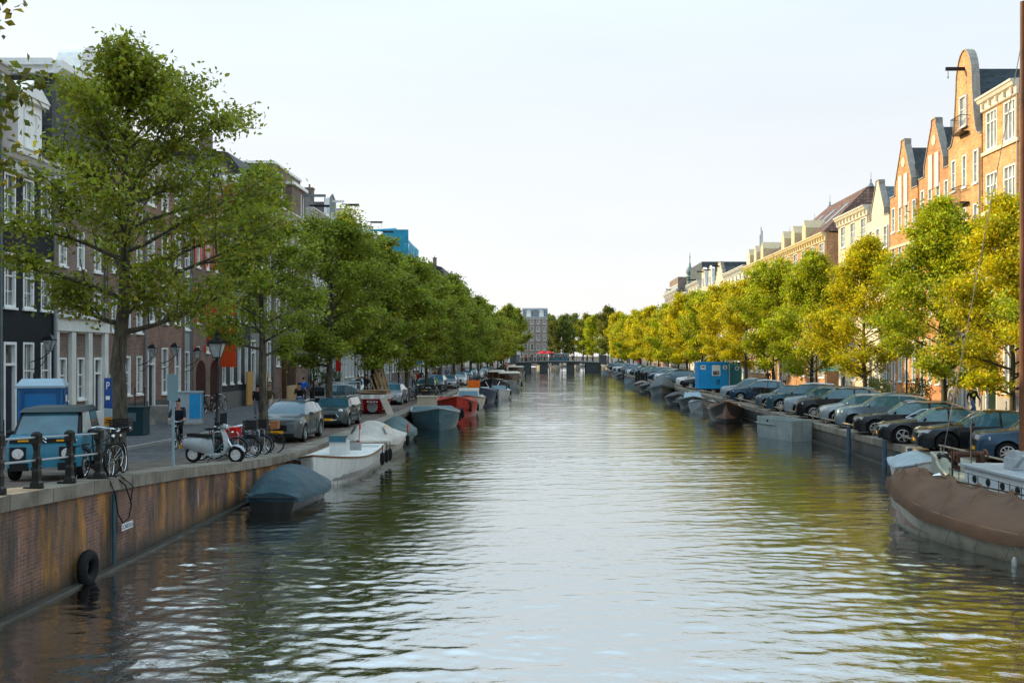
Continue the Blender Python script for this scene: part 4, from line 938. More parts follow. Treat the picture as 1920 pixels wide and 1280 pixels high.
def place(o, x, y, z, heading, **kw):
    """heading in degrees, 0 = +X"""
    o.location = (x, y, z); o.rotation_euler = (0, 0, rad(heading))
    for k, v in kw.items(): o[k] = v
    return o
BLK = (.012, .014, .016); NAVY = (.02, .05, .085); SILV = (.24, .28, .31); WHC = (.62, .64, .65); GREY = (.09, .11, .125); SBLU = (.11, .165, .21)
GRR = 'cars parked at an angle along the right quay'
PR = {}
def carR(px, gy, label, style, color, **kw):
    """right bank: px, gy = where its front wheel stands"""
    d = gy - 665; z = zR(60); Y = (EYE - z) * F / d; X = (px - 1031) * Y / F
    return X, Y
HEAD = 168
def right_car(xw, yw, label, style, color, L, H, Wd=1.86, wr=.34, spokes=5, proto=None, **kw):
    fo = L / 2 - L * .185
    h = rad(HEAD + R.uniform(-2.5, 2.5)); cx = xw - fo * math.cos(h) + Wd / 2 * math.sin(h) * -1; cy = yw - fo * math.sin(h) + Wd / 2 * math.cos(h) * -1
    if proto is None:
        o = make_car('parked_car', label, style, color, L, Wd, H, wr, spokes, **kw)
    else: o = copy_tree(proto, label=label, color=color, paint=('body', 'mirror'))
    o.location = (cx, cy, zR(cy)); o.rotation_euler = (0, 0, h); o['group'] = GRR; return o
c_suv = right_car(14.75, 31.3, 'dark blue car with silver wheels cut off by the right picture edge behind the mast', 'suv', NAVY, 4.4, 1.55, spokes=9)
c_big = right_car(14.2, 34.6, 'large black car second from the right picture edge with black sporty wheels', 'sedan', BLK, 5.0, 1.50, 1.95, .37, 9, rimdark=True)
c_sed = right_car(13.95, 38.1, 'low black saloon with silver ten spoke wheels and bright window trim', 'sedan', BLK, 4.7, 1.42, 1.85, .345, 5)
M().tube([(1.2, -.80, .94), (.6, -.74, 1.27), (-.3, -.68, 1.36), (-1.1, -.72, 1.22), (-1.7, -.8, .96), (1.2, -.85, .93)], .014, 4).build('window_trim', CHROME, c_sed)
c_est = right_car(14.2, 42.0, 'black estate car with silver multi spoke wheels before the tall sunlit tree', 'estate', BLK, 4.6, 1.46, spokes=7)
c_lsv = right_car(14.5, 45.9, 'pale silver blue crossover with black wheels beside the black estate car', 'suv', SBLU, 4.5, 1.62, rimdark=True)
c_csd = right_car(14.5, 49.2, 'silver family car half hidden by the pale silver blue crossover', 'hatch', SILV, 4.3, 1.5)
c_bsv = right_car(14.4, 52.9, 'large black sport utility car with bright ten spoke wheels', 'suv', BLK, 4.75, 1.68, 1.95, .38, 9)
right_car(14.5, 56.4, 'silver car squeezed between the black sport utility and the teal one', 'suv', SILV, 4.4, 1.6, proto=c_lsv)
right_car(14.4, 60.0, 'dark teal sport utility car beside the row of bicycles', 'suv', (.03, .07, .085), 4.7, 1.6, proto=c_bsv)
right_car(14.3, 63.4, 'small dark hatchback nearest the bicycles on the right bank', 'hatch', GREY, 4.2, 1.5, proto=c_csd)
right_car(14.3, 72.6, 'dark blue sport hatchback just beyond the bicycles on the right bank', 'suv', NAVY, 4.4, 1.55, proto=c_suv)
right_car(14.3, 76.4, 'silver crossover next to the blue site cabin', 'suv', SILV, 4.4, 1.6, proto=c_lsv)
cols = [(WHC, 'white'), (GREY, 'grey'), (BLK, 'black'), (SILV, 'silver'), (SBLU, 'steel blue'), (NAVY, 'navy')]
protos = [(c_suv, 'crossover'), (c_csd, 'hatchback'), (c_sed, 'saloon'), (c_est, 'estate car'), (c_bsv, 'sport utility car')]
right_car(14.4, 99.0, 'black car half hidden by the left end of the blue site cabin', 'suv', BLK, 4.4, 1.55, proto=c_suv)
right_car(14.6, 106.5, 'white crossover standing alone left of the blue site cabin', 'suv', WHC, 4.5, 1.6, proto=c_lsv)
seq = [4, 1, 2, 0, 5, 3, 1, 0, 2, 3, 4, 1, 2, 5, 0, 3, 1, 2]; y = 118.0; i = 0
while y < 238:
    (cc, cn), (pp, pn) = cols[seq[i % len(seq)]], protos[(i * 3 + 1) % 5]
    n_ = i + 1; sfx = 'st' if n_ % 10 == 1 and n_ != 11 else 'nd' if n_ % 10 == 2 and n_ != 12 else 'rd' if n_ % 10 == 3 and n_ != 13 else 'th'
    right_car(14.5 + R.uniform(-.3, .3), y, '%s %s on the far right quay, %d%s beyond the blue site cabin' % (cn, pn, n_, sfx), 'suv', cc, 4.4, 1.5, proto=pp)
    if i in (3,): y += .6
    y += 3.75; i += 1
# cars on the road side of the right bank
GLL = 'cars parked along the left quay'
g = make_car('parked_car', 'grey green sport utility car with yellow number plate beside the bicycles', 'suv', (.075, .09, .095), 4.4, 1.85, 1.60, .36, 5)
place(g, -10.75, 41.4, zL(40), -90, group=GLL)
M().torus((2.225, 0, .74), .085, .012, 'x', 18, 5).tube([(2.225, 0, .74), (2.225, 0, .82)], .01, 4).tube([(2.225, 0, .74), (2.225, .07, .70)], .01, 4).tube([(2.225, 0, .74), (2.225, -.07, .70)], .01, 4).build('badge', CHROME, g)
mn = make_car('parked_car', 'dark green small estate car with round headlights and silver roof rails', 'mini', (.055, .075, .078), 4.15, 1.80, 1.46, .33, 5)
place(mn, -10.75, 50.3, zL(50), -90, group=GLL)
M().tube([(2.09, -.42, .40), (2.1, -.5, .55), (2.09, -.38, .70), (2.1, .38, .70), (2.1, .5, .55), (2.09, .42, .40)], .02, 5, closed=True).build('grille_surround', CHROME, mn)
def lcar(proto, px, Y, label, color, head=-90, dx=0):
    o = copy_tree(proto, label=label, color=color, paint=('body', 'mirror'), group=GLL); X = (px - 1031) * Y / F + dx
    o.location = (X, Y, zL(Y)); o.rotation_euler = (0, 0, rad(head)); return o
lcar(c_csd, 735, 72.5, 'silver grey hatchback parked just behind the red and white skip', SILV)
lcar(c_suv, 664, 68.5, 'dark teal car parked behind the wire fence panels', (.03, .08, .10), 10, -.6)
lcar(c_est, 722, 86.0, 'white car on the road behind the timber planks', WHC, -90, -2.3)
lcar(mn, 797, 90.0, 'dark green car with pale roof beyond the white bicycles', (.03, .05, .04), -90, .2)
lcar(c_lsv, 818, 96.5, 'silver blue crossover behind the dark green car on the left quay', SBLU)
lcar(c_sed, 842, 106, 'silver blue saloon in the left row beside the orange box', SILV)
lcar(c_csd, 862, 117, 'white hatchback with dark red rear in the left row', WHC)
lcar(c_suv, 874, 128, 'dark crossover in the left row above the dark blue boat', GREY)
lcar(c_lsv, 884, 139, 'pale blue crossover in the left row above the black boat', SBLU)
lcar(c_est, 895, 150, 'white estate car farthest but two in the left row', WHC)
lcar(c_csd, 905, 162, 'grey hatchback farthest but one in the left row', GREY)
lcar(c_suv, 914, 176, 'silver car farthest in the left row near the bicycles', SILV)

# little blue electric quadricycle behind the railing
def microcar():
    t = thing('microcar', 'small boxy pale blue electric microcar with round headlights behind the railing', 'microcar', (-10.25, 20.75, zL(19.8)), rad(-77))
    BL = (.035, .20, .30); L, W, H = 2.41, 1.39, 1.52; t.scale = (.97, .97, .93); hl = L / 2; w = W / 2
    prof = [(-hl, .30), (-hl - .02, .62), (-hl + .06, .90), (-hl + .14, .95), (-hl + .14, 1.0), (hl - .30, .99), (hl - .10, .93), (hl, .78), (hl + .02, .55), (hl - .02, .30)]
    b = M(); ys = [(-w, .93), (-w + .06, 1.0), (w - .06, 1.0), (w, .93)]
    b.loft([[(x * k, y, .58 + (z - .58) * (.97 if k < 1 else 1)) for x, z in prof] for y, k in ys]); b.build('body', OPAINT, t, smooth=35, color=BL)
    cb = M(); cb.loft([[(-.98, -w + .05, .96), (.92, -w + .05, .96), (.92, w - .05, .96), (-.98, w - .05, .96)], [(-.80, -w + .12, 1.45), (.52, -w + .12, 1.45), (.52, w - .12, 1.45), (-.80, w - .12, 1.45)]])
    cb.build('cabin', DARK, t)
    M().loft([[(-.88, -w + .09, 1.44), (.62, -w + .09, 1.44), (.62, w - .09, 1.44), (-.88, w - .09, 1.44)], [(-.8, -w + .16, 1.53), (.5, -w + .16, 1.53), (.5, w - .16, 1.53), (-.8, w - .16, 1.53)]]).build('roof', OPAINT, t, color=(.05, .07, .075))
    def on(x, z): return x
    M().quad((.935, -w + .11, .985), (.935, w - .11, .985), (.555, w - .17, 1.42), (.555, -w + .17, 1.42)).build('windscreen', CGLASS, t)
    for s in (-1, 1):
        M().quad((.80, s * (w - .035), .99), (-.1, s * (w - .035), .99), (-.1, s * (w - .105), 1.42), (.50, s * (w - .105), 1.42)).build('side_window', mat('pale_window', (.55, .58, .56), .1, spec=.9), t)
        M().quad((-.16, s * (w - .035), .99), (-.88, s * (w - .035), .99), (-.76, s * (w - .105), 1.42), (-.16, s * (w - .105), 1.42)).build('side_window', CGLASS, t)
        hs = M().lathe([(.001, .05), (.10, .05), (.115, .03), (.115, -.08)], 20, (hl, s * .46, .60), 'x'); hs.build('headlight', LAMPG, t, smooth=40)
        M().box(hl - .03, hl + .035, s * .46 - .15, s * .46 + .15, .46, .74).build('headlight_surround', DARK, t)
        M().box(hl - .08, hl + .028, s * .36 - .10, s * .36 + .10, .855, .89).build('indicator', PLATE, t)
        M().lathe([(.001, .02), (.035, .02), (.04, -.03)], 12, (hl - .02, s * .60, .87), 'x').build('position_lamp', LAMPG, t)
        M().box(hl - .1, hl + .03, s * .45 - .17, s * .45 + .17, .24, .40).build('bumper_corner', DARK, t)
        M().ell((.55, s * (w + .09), 1.0), (.05, .09, .06), 8, 6).build('mirror', DARK, t)
    M().box(hl - .12, hl + .012, -.62, .62, .83, .915).build('front_band', DARK, t)
    ch = M()
    for zz in (0, .07): ch.tube([(hl + .03, -.07, .83 + zz), (hl + .03, 0, .89 + zz), (hl + .03, .07, .83 + zz)], .012, 4)
    ch.build('badge', CHROME, t)
    wt, rm = wheel_meshes(.27, .16, 7)
    for x in (-.78, .80):
        for s in (-1, 1): o = inst('wheel', wt, t, (x, s * (w - .07), .27), 0 if s < 0 else PI); inst('rim', rm, o)
microcar()

# ================================================================ bicycles, scooter
def make_bike(label, color, crate=None, basket=False, fender=(.01, .01, .01)):
    t = thing('bicycle', label, 'bicycle'); r = .34; xw = .54
    fr = M(); hd = (.36, 0, .82); bb = (-.06, 0, .28); se = (-.22, 0, .80); rx = (-xw, 0, r)
    fr.tube([bb, se], .017, 6).tube([bb, (.39, 0, .70)], .019, 6).tube([(-.19, 0, .68), hd], .016, 6).tube([rx, bb], .012, 5).tube([rx, (-.19, 0, .70)], .011, 5).tube([(.33, 0, .92), (.40, 0, .66), (xw, 0, r)], .015, 6)
    fr.build('frame', OPAINT, t, color=color)
    for s in (-1, 1):
        wm_ = M().torus((0, 0, 0), r - .015, .019, 'y', 28, 6); wm_.build('wheel', RUBBER, t, (s * xw, 0, r))
        w = t.children[-1]; sp = M().torus((0, 0, 0), r - .04, .009, 'y', 24, 4)
        for i in range(14): a = 2 * PI * i / 14; sp.tube([(0, .02 * (-1) ** i, 0), ((r - .04) * math.cos(a), 0, (r - .04) * math.sin(a))], .0028, 3)
        sp.lathe([(.02, -.04), (.02, .04)], 8, axis='y'); sp.build('spokes', CHROME, [c for c in t.children if c.name.startswith('wheel')][-1])
        fe = M().tube([(s * xw + (r + .03) * math.cos(a), 0, r + (r + .03) * math.sin(a)) for a in np.linspace(rad(20 if s < 0 else 10), rad(190 if s < 0 else 150), 12)], .014, 5); fe.build('mudguard', OPAINT, t, color=fender)
    hb = M().tube([(.33, 0, .92), (.335, 0, 1.0)], .014, 5).tube([(.12, -.29, 1.0), (.26, -.27, 1.02), (.36, -.1, 1.0), (.36, .1, 1.0), (.26, .27, 1.02), (.12, .29, 1.0)], .013, 6)
    hb.tube([(.10, -.295, 1.0), (.21, -.28, 1.01)], .02, 6).tube([(.10, .295, 1.0), (.21, .28, 1.01)], .02, 6); hb.build('handlebar', CHROME, t)
    M().tube([(-.215, 0, .80), (-.24, 0, .93)], .013, 5).ell((-.25, 0, .95), (.13, .075, .035), 10, 6).build('saddle', RUBBER, t, smooth=60)
    rk = M().box(-.82, -.36, -.06, .06, .735, .75).tube([(-.8, 0, .74), (-xw, .03, r)], .008, 4).tube([(-.5, 0, .74), (-xw, .03, r)], .008, 4); rk.build('luggage_rack', BLACKM, t)
    ch = M().box(-xw, .0, .03, .055, .26, .38).lathe([(.09, .03), (.09, .05)], 12, (-.06, 0, .28), 'y').box(-.08, .08, .06, .14, .27, .29).box(-.2, -.04, -.14, -.06, .2, .22); ch.build('chain_case', OPAINT, t, color=(.01, .01, .01))
    M().ell((.43, 0, .84), (.05, .04, .04), 8, 6).build('lamp', CHROME, t)
    if basket or crate:
        c = M(); a, b = (.40, .75)
        c.box(a, b, -.20, .20, .90, .92)
        for k in range(5):
            z = .93 + k * .055; c.box(a, b, -.20, -.19, z, z + .035).box(a, b, .19, .20, z, z + .035).box(a, a + .01, -.19, .19, z, z + .035).box(b - .01, b, -.19, .19, z, z + .035)
        for xx in (a, b - .02):
            for yy in (-.2, .18): c.box(xx + .002, xx + .02, yy + .002, yy + .02, .90, 1.2)
        c.build('crate' if crate else 'basket', OPAINT, t, color=crate or (.02, .02, .02))
    return t
BK = make_bike('black upright bicycle leaning on the railing next to the blue microcar', (.012, .012, .012)); BK.location = (-9.35, 20.5, zL(20.5)); BK.rotation_euler = (rad(6), 0, rad(78)); BK['group'] = 'bicycles by the railing'
BC = make_bike('bicycle with a black front basket in the rack', (.02, .03, .05), basket=True)
BG = 'bicycles parked in the rack'
racks = [(30.2, 'bicycle with blue green mudguards nearest the silver scooter', (.02, .10, .12), 0), (30.9, 'bicycle carrying red panniers', (.03, .03, .03), 0), (31.6, 'black bicycle with front basket beside the red panniers', (.015, .015, .015), 1), (32.4, 'bicycle with pale gumwall tyres in the middle of the rack', (.04, .04, .04), 1), (33.2, 'dark blue bicycle in the middle of the rack', (.02, .03, .07), 0), (34.0, 'blue framed bicycle behind the second steel hoop', (.02, .05, .11), 1), (34.8, 'silver wheeled bicycle next to last before the grey green car', (.2, .2, .2), 0), (35.6, 'black bicycle with a tan bag, last before the grey green car', (.015, .015, .015), 0)]
BC.location = (-9.95, 31.24, zL(31.2)); BC.rotation_euler = (0, 0, rad(8)); BC['group'] = BG; BC['label'] = racks[2][1]
for i, (y, lab, c, bsk) in enumerate(racks):
    y = 30.2 + (y - 30.2) * .74
    if i == 2: continue
    o = copy_tree(BC if bsk else BK, (-10.15 + R.uniform(-.15, .15), y, zL(y)), (0, 0, rad(R.uniform(-6, 16))), lab, BG, c, paint=('frame', 'mudguard') if i in (0, 5) else ('frame',))
    if i == 1:
        pn = M()
        for s in (-1, 1): pn.box(.25 - .05, .62, min(s * .08, s * .24), max(s * .08, s * .24), .62, .98)
        pn.box(.2, .6, -.24, .24, .97, 1.0).box(.55, .63, -.2, .2, .7, .95); pn.build('pannier', CLOTH, o, color=(.5, .02, .015))
    if i == 7: M().box(.42, .68, -.18, .18, .85, 1.12).build('front_bag', CLOTH, o, color=(.30, .12, .05))
def scatter_bikes(spots, grp, lab):
    for i, (x, y, h, txt) in enumerate(spots):
        z = (zL(y) if x < 0 else zR(y)); o = copy_tree(BC if i % 3 == 0 else BK, (x, y, z + (.16 if x < -15.4 else 0)), (rad(R.uniform(-4, 4)), 0, rad(h)), txt, grp, R.choice([(.015, .015, .015), (.03, .05, .06), (.25, .26, .26), (.02, .06, .10)]), paint=('frame',))
scatter_bikes([(-8.95 - .3, 21.3, 100, 'second bicycle with a pale plastic bag leaning behind the black one at the railing'), (-20.0, 58.4, 80, 'bicycle leaning on the brick warehouse left of the lamp post'), (-19.9, 60.2, 84, 'bicycle with green frame beside the warehouse arched door')], 'bicycles by the railing', '')
wb = ['left of the tree trunk', 'just right of the tree trunk', 'with pale frame at the quay edge', 'second from the quay edge', 'behind the pale frame', 'nearest the dark green car']
for i in range(6): scatter_bikes([(-10.6 + .35 * i, 77.0 + (i % 3) * 1.0, 10 + 8 * i, 'parked bicycle ' + wb[i] + ', below the fifth quay tree')], 'bicycles below the fifth left tree', '')
ob = ['first', 'second', 'third', 'fourth', 'fifth', 'sixth', 'seventh']
for i in range(7): scatter_bikes([(14.9 + .3 * (i % 2), 65.6 + i * .62, 170 + R.uniform(-14, 14), 'bicycle in the right bank cluster, %s from its near end before the dark blue hatchback' % ob[i])], 'bicycles between the cars on the right quay', '')
for i in range(8): scatter_bikes([(-10.2 + .2 * (i % 2), 184 + i * 1.6, 10 + R.uniform(-10, 10), 'far bicycle in the rack beyond the left row of cars, %s from its near end' % (ob + ['eighth'])[i])], 'far bicycles on the left quay', '')
scatter_bikes([(-15.9, 63.2, 95, 'upright bicycle parked on the pavement beside the man in black')], 'bicycles by the railing', '')
# bicycle rack hoops
for i, y in enumerate((30.5, 32.7, 33.3)):
    M().tube([(-9.55, 0, 0), (-9.55, 0, .78), (-9.58, 0, .84), (-9.66, 0, .86), (-10.2, 0, .86), (-10.28, 0, .84), (-10.3, 0, .78), (-10.3, 0, 0)], .025, 6).build('bike_rack_hoop', GALV, loc=(0, y, zL(y)), label='galvanised steel bicycle hoop, %s from the scooter' % ['first', 'second', 'third'][i], cat='bike rack', group='steel hoops of the bicycle rack')
def scooter():
    t = thing('scooter', 'silver grey classic motor scooter with dark seat parked on the quay', 'scooter', (-9.62, 28.5, zL(28.5)), rad(-8))
    SL = (.34, .38, .40)
    wt = M().lathe([(.14, -.05), (.215, -.055), (.235, -.03), (.235, .03), (.215, .055), (.14, .05)], 24, axis='y', cap=False).mesh('wheel', RUBBER, 40)
    rm = M().lathe([(.15, -.052), (.13, -.055), (.12, -.02), (.05, -.03), (.001, -.035)], 20, axis='y', cap=False)
    for i in range(5): a = 2 * PI * i / 5; rm.box(-.02 + .08 * math.cos(a), .02 + .08 * math.cos(a), -.06, -.03, -.02 + .08 * math.sin(a), .02 + .08 * math.sin(a))
    rm = rm.mesh('rim', mat('white_rim', (.6, .62, .62), .3), 40)
    for x in (-.62, .68): o = inst('wheel', wt, t, (x, 0, .235)); inst('rim', rm, o)
    b = M(); b.loft([[(x, y * w, z0 + (z1 - z0) * q) for y, q in ((-.55, 0), (-1, .35), (-.95, .7), (-.5, 1), (.5, 1), (.95, .7), (1, .35), (.55, 0))] for x, w, z0, z1 in ((-.95, .05, .50, .60), (-.85, .15, .42, .68), (-.6, .21, .36, .74), (-.3, .22, .28, .74), (-.12, .16, .24, .66), (-.05, .1, .22, .5))]); b.build('body', OPAINT, t, smooth=50, color=SL)
    M().loft([[(x, -.16, z), (x, .16, z), (x, .16, z + .05), (x, -.16, z + .05)] for x, z in ((-.2, .22), (.2, .2), (.32, .26))]).build('footboard', OPAINT, t, color=SL)
    ls = M(); ls.loft([[(x, -w, z), (x + .05, -w * .5, z + .02), (x + .07, 0, z + .03), (x + .05, w * .5, z + .02), (x, w, z), (x - .04, 0, z)] for x, z, w in ((.33, .24, .17), (.40, .45, .20), (.36, .70, .17), (.27, .90, .10), (.25, .98, .07))]); ls.build('leg_shield', OPAINT, t, smooth=50, color=SL)
    fe = M(); fe.loft([[(.68 + .27 * math.cos(a), -w, .235 + .27 * math.sin(a)), (.68 + .31 * math.cos(a), 0, .235 + .31 * math.sin(a)), (.68 + .27 * math.cos(a), w, .235 + .27 * math.sin(a)), (.68 + .25 * math.cos(a), 0, .235 + .25 * math.sin(a))] for a, w in ((.35, .06), (.9, .11), (1.5, .13), (2.1, .13), (2.7, .09))]); fe.build('mudguard', OPAINT, t, smooth=60, color=SL)
    M().loft([[(x, -w, z), (x, w, z), (x, w * .8, z + .09), (x, -w * .8, z + .09)] for x, z, w in ((-.78, .74, .09), (-.6, .745, .14), (-.3, .72, .15), (-.08, .72, .10))]).build('seat', RUBBER, t, smooth=60)
    M().tube([(.68, 0, .235), (.45, .0, .6), (.25, 0, 1.0)], .03, 8).tube([(.2, -.33, 1.06), (.25, -.12, 1.03), (.25, .12, 1.03), (.2, .33, 1.06)], .022, 6).build('handlebar', CHROME, t)
    M().ell((.30, 0, 1.03), (.11, .10, .09), 12, 8).build('headset', OPAINT, t, smooth=180, color=SL)
    M().ell((.40, 0, 1.03), (.03, .07, .07), 12, 8).build('headlight', LAMPG, t, smooth=180)
    for s in (-1, 1): M().tube([(.22, s * .25, 1.05), (.2, s * .3, 1.22)], .007, 4).ell((.2, s * .32, 1.27), (.015, .06, .045), 8, 6).build('mirror', DARK, t)
    M().box(.28, .30, -.2, .2, 1.08, 1.42).build('wind_screen', mat('smoked_screen', (.02, .025, .03), .1), t)
    M().ell((-.96, 0, .6), (.03, .07, .05), 8, 6).build('tail_light', TAIL, t); M().box(-1.02, -1.0, -.07, .07, .38, .5).build('number_plate', PLATE, t)
    M().tube([(-.3, .12, .25), (-.62, .13, .22), (-.8, .13, .24)], .045, 8).build('exhaust', CHROME, t, smooth=60)
    M().tube([(0, -.1, .2), (-.1, -.25, .0)], .012, 5).build('kick_stand', BLACKM, t)
scooter()
# ================================================================ boats
def hullform(L, B, fb, sheer=.3, transom=.75, full=.5, n=16, rocker=0, bowrake=.35, stemw=.02):
    """stations from stern (-L/2) to bow (+L/2): (x, half beam at rail, rail z)"""
    st = []
    for i in range(n + 1):
        t = i / n; x = -L / 2 + L * t
        if t < full: b = lerp(transom, 1, math.sin(t / full * PI / 2))
        else: u = (t - full) / (1 - full); b = max(stemw, (1 - u ** 2.4))
        z = fb + sheer * (2 * t - .9) ** 2 * (1 if t > .45 else .35)
        st.append((x, b * B / 2, z))
    return st
def boat_hull(t, st, mt, color, bowrake=.35, flare=.86, boot=None, thick=.06, deckz=None, railm=None, railc=None, railr=.035):
    n = len(st) - 1; rings = []
    for i, (x, b, z) in enumerate(st):
        u = i / n; rk = bowrake * max(0, u - .6) / .4
        q = []
        for k, (wz, ww) in enumerate(((-.35, .0), (-.3, .55), (-.05, flare * .93), (z * .5, flare + (1 - flare) * .6), (z, 1.0))):
            q.append((x + rk * (max(wz, -.1) / z) * .6 - rk * .6, b * ww, wz))
        ring = [(a, -b_, c) for a, b_, c in q] + [(a, b_ * 1, c) for a, b_, c in reversed(q[1:])]
        rings.append(ring)
    h = M(); h.loft(rings, closed=False)
    for r0 in (rings[0], rings[-1]): k = len(h.v); h.v += r0; h.f.append(tuple(range(k, k + len(r0))))
    hull = h.build('hull', mt, t, smooth=50, color=color)
    # inner lining and floor
    dz = deckz if deckz is not None else .12
    inn = []
    for i, ring in enumerate(rings):
        a, b_ = ring[4], ring[5] if len(ring) > 5 else ring[4]
        x, y, z = ring[4]; yy = max(0.005, -y - thick)
        inn.append([(x, -yy, z), (x, -yy * .92, max(dz, .0)), (x, yy * .92, max(dz, .0)), (x, yy, z)])
    M().loft(inn, closed=False).build('interior', OPAINT, t, color=tuple(min(.6, c * .8 + .05) for c in (railc or color)))
    pts = [r[4] for r in rings] + [(r[5][0], r[5][1], r[5][2]) if False else (r[4][0], -r[4][1], r[4][2]) for r in reversed(rings)]
    M().tube(pts, railr, 6, closed=True).build('rubbing_rail', railm or OPAINT, t, color=railc or color, smooth=60)
    if boot:
        s = M()
        for sg in (-1, 1): s.loft([[(r[2][0], sg * (-r[2][1] * 1.0 + .012), .02), (r[2][0] + .0, sg * (-r[2][1] * 1.012 + .012), .10)] for r in rings], closed=False)
        s.build('boot_stripe', OPAINT, t, color=boot)
    return rings
def cover(t, rings, h0, color, ridge=None, seed=0, i0=0, i1=None, name='cover', drop=.22, m=None, fold=.045):
    """tarpaulin: ridge(u) gives extra height along the boat"""
    i1 = len(rings) - 1 if i1 is None else i1; rs = []; nn = 18
    seg = []
    for i in range(i0, i1):
        for k in range(5): seg.append((i, k / 5))
    seg.append((i1 - 1, 1.0))
    for i, f in seg:
        a, b = rings[i][4], rings[i + 1][4]; x, y, z = [lerp(a[k], b[k], f) for k in range(3)]; hb = -y + .075
        u = (i + f - i0) / (i1 - i0); top = ridge(u) if ridge else h0 * math.sin(PI * min(1, max(0, u)) ** .7)
        row = []
        for j in range(nn + 1):
            v = -1 + 2 * j / nn; zz = z + top * (1 - abs(v) ** 1.9)
            zz += .025 * noise.noise(Vector((x * 2.1 + seed, v * 2.5, seed))) + .035 * (1 - abs(v)) * math.sin(x * 5.2 + seed) * (.5 + noise.noise(Vector((x, v, seed + 5))))
            ph = x * 3.1 + v * 4.0 + seed + 2.0 * noise.noise(Vector((x * .7, v * 1.2, seed)))
            zz += fold * (1 - abs(math.sin(ph))) ** 3 * (.4 + .6 * noise.noise(Vector((x * .9, v * 2, seed + 9)))) * (1 - v ** 6)
            row.append((x, hb * v, zz))
        dr = drop * (.9 + .12 * math.sin(x * 3 + seed) + .1 * noise.noise(Vector((x * 2, seed, 0))))
        row = [(x, -hb - .02, z - dr)] + row + [(x, hb + .02, z - dr)]
        rs.append(row)
    g = M().loft(rs, closed=False)
    for row in (rs[0], rs[-1]):
        k = len(g.v); g.v += row; g.f.append(tuple(range(k, k + len(row))))
    return g.build(name, m or TARP, t, smooth=50, color=color)
TARP = mat('tarpaulin', obj=True, rough=.6, var=.22, scale=1.6, bump=.8, bscale=4, bd=.06, dirt=.12, spec=.3)
HULLP = mat('hull_paint', obj=True, rough=.42, var=.12, scale=1.3, spec=.3, dirt=.35)
RIVET = mat('steel_hull', obj=True, rough=.45, var=.2, scale=1.6, bump=.12, bscale=4, dirt=.35)
def fender(t, x, y, z, L=.5, r=.09, m=RUBBER, color=None):
    M().lathe([(.015, L / 2 + .25), (.015, L / 2), (r * .7, L / 2 - .05), (r, L / 2 - .12), (r, -L / 2 + .12), (r * .7, -L / 2 + .05), (.02, -L / 2)], 10, (x, y, z)).build('fender', m, t, smooth=50, color=color)
def tyre_fender(t, x, y, z, ax='y', r=.26, m=RUBBER): M().torus((x, y, z), r, .085, ax, 18, 7).build('tyre_fender', m, t, smooth=80)
def mooring(t, a, b, sag=.15, name='mooring_rope', r=.012):
    p = [Vector(a).lerp(Vector(b), i / 6) - Vector((0, 0, sag * math.sin(PI * i / 6))) for i in range(7)]; M().tube(p, r, 4).build(name, mat('rope', (.18, .17, .14), .9), t)
GB = 'boats moored along the left quay'; GBR = 'boats moored along the right quay'
def boat(label, X, Y, head, group, name='moored_boat'): return thing(name, label, 'boat', (X, Y, 0), rad(head), group)
# left 1: dark covered sloop
t = boat('dark hulled boat under a blue grey fitted cover, nearest on the left bank', -7.62, 29.4, 92, GB)
rg = boat_hull(t, hullform(4.9, 2.0, .40, .14, .62, .5), HULLP, (.008, .011, .012), flare=.86, railc=(.03, .04, .045))
cover(t, rg, .5, (.022, .060, .078), ridge=lambda u: interp(u, [(0, .12), (.08, .50), (.18, .70), (.55, .66), (.66, .34), (.8, .20), (1, .04)]), seed=2, drop=.12)
for x in (-1.9, -1.2, -.4, .4, 1.2, 1.9):
    for sg in (-1, 1): M().tube([(x, sg * .99, .36), (x + .05, sg * 1.0, .18)], .007, 4).build('lashing', MATS['rope'] if 'rope' in MATS else mat('rope', (.18, .17, .14), .9), t)
mooring(t, (-2.3, .5, .45), (-3.2, 1.05, 1.3))
# left 2: white sloop, bow toward the camera
t = boat('white open motor sloop with three black fenders, bow toward the viewer', -7.55, 35.7, -91, GB)
rg = boat_hull(t, hullform(7.4, 2.3, .72, .28, .86, .5), HULLP, (.72, .73, .69), bowrake=.05, flare=.80, boot=(.03, .03, .035), railm=WOOD, railc=(.22, .23, .23), deckz=.14)
M().loft([[(-3.5, -.85, .55), (-3.5, .85, .55), (-3.5, .85, .78), (-3.5, -.85, .78)], [(-2.6, -.9, .55), (-2.6, .9, .55), (-2.6, .9, .78), (-2.6, -.9, .78)]]).build('stern_bench', OPAINT, t, color=(.5, .5, .48))
c = M().box(-.35, .25, -.30, .30, .3, 1.22).box(-.42, -.35, -.26, .26, .9, 1.2); c.build('console', OPAINT, t, color=(.55, .56, .55))
M().box(.28, .32, -.3, .3, 1.2, 1.42).build('console_screen', CGLASS, t); M().torus((-.5, 0, 1.05), .17, .018, 'x', 18, 5).build('steering_wheel', BLACKM, t)
M().box(-1.6, -.9, -.45, .45, .3, .72).box(-1.7, -1.6, -.45, .45, .3, 1.0).build('seat', OPAINT, t, color=(.3, .31, .3))
M().loft([[(2.4, -.75, .82), (2.4, .75, .82)], [(3.3, -.2, .93), (3.3, .2, .93)]], closed=False).build('foredeck', OPAINT, t, color=(.5, .5, .47))
M().tube([(-3.4, 0, .8), (-3.45, 0, 1.6)], .015, 5).box(-3.7, -3.45, -.005, .005, 1.35, 1.6).build('stern_flag', OPAINT, t, color=(.45, .03, .03))
for x in (-1.6, -2.5, -3.2): fender(t, x, 1.25, .42)
mooring(t, (3.5, -.1, .95), (2.6, -1.25, 1.05))
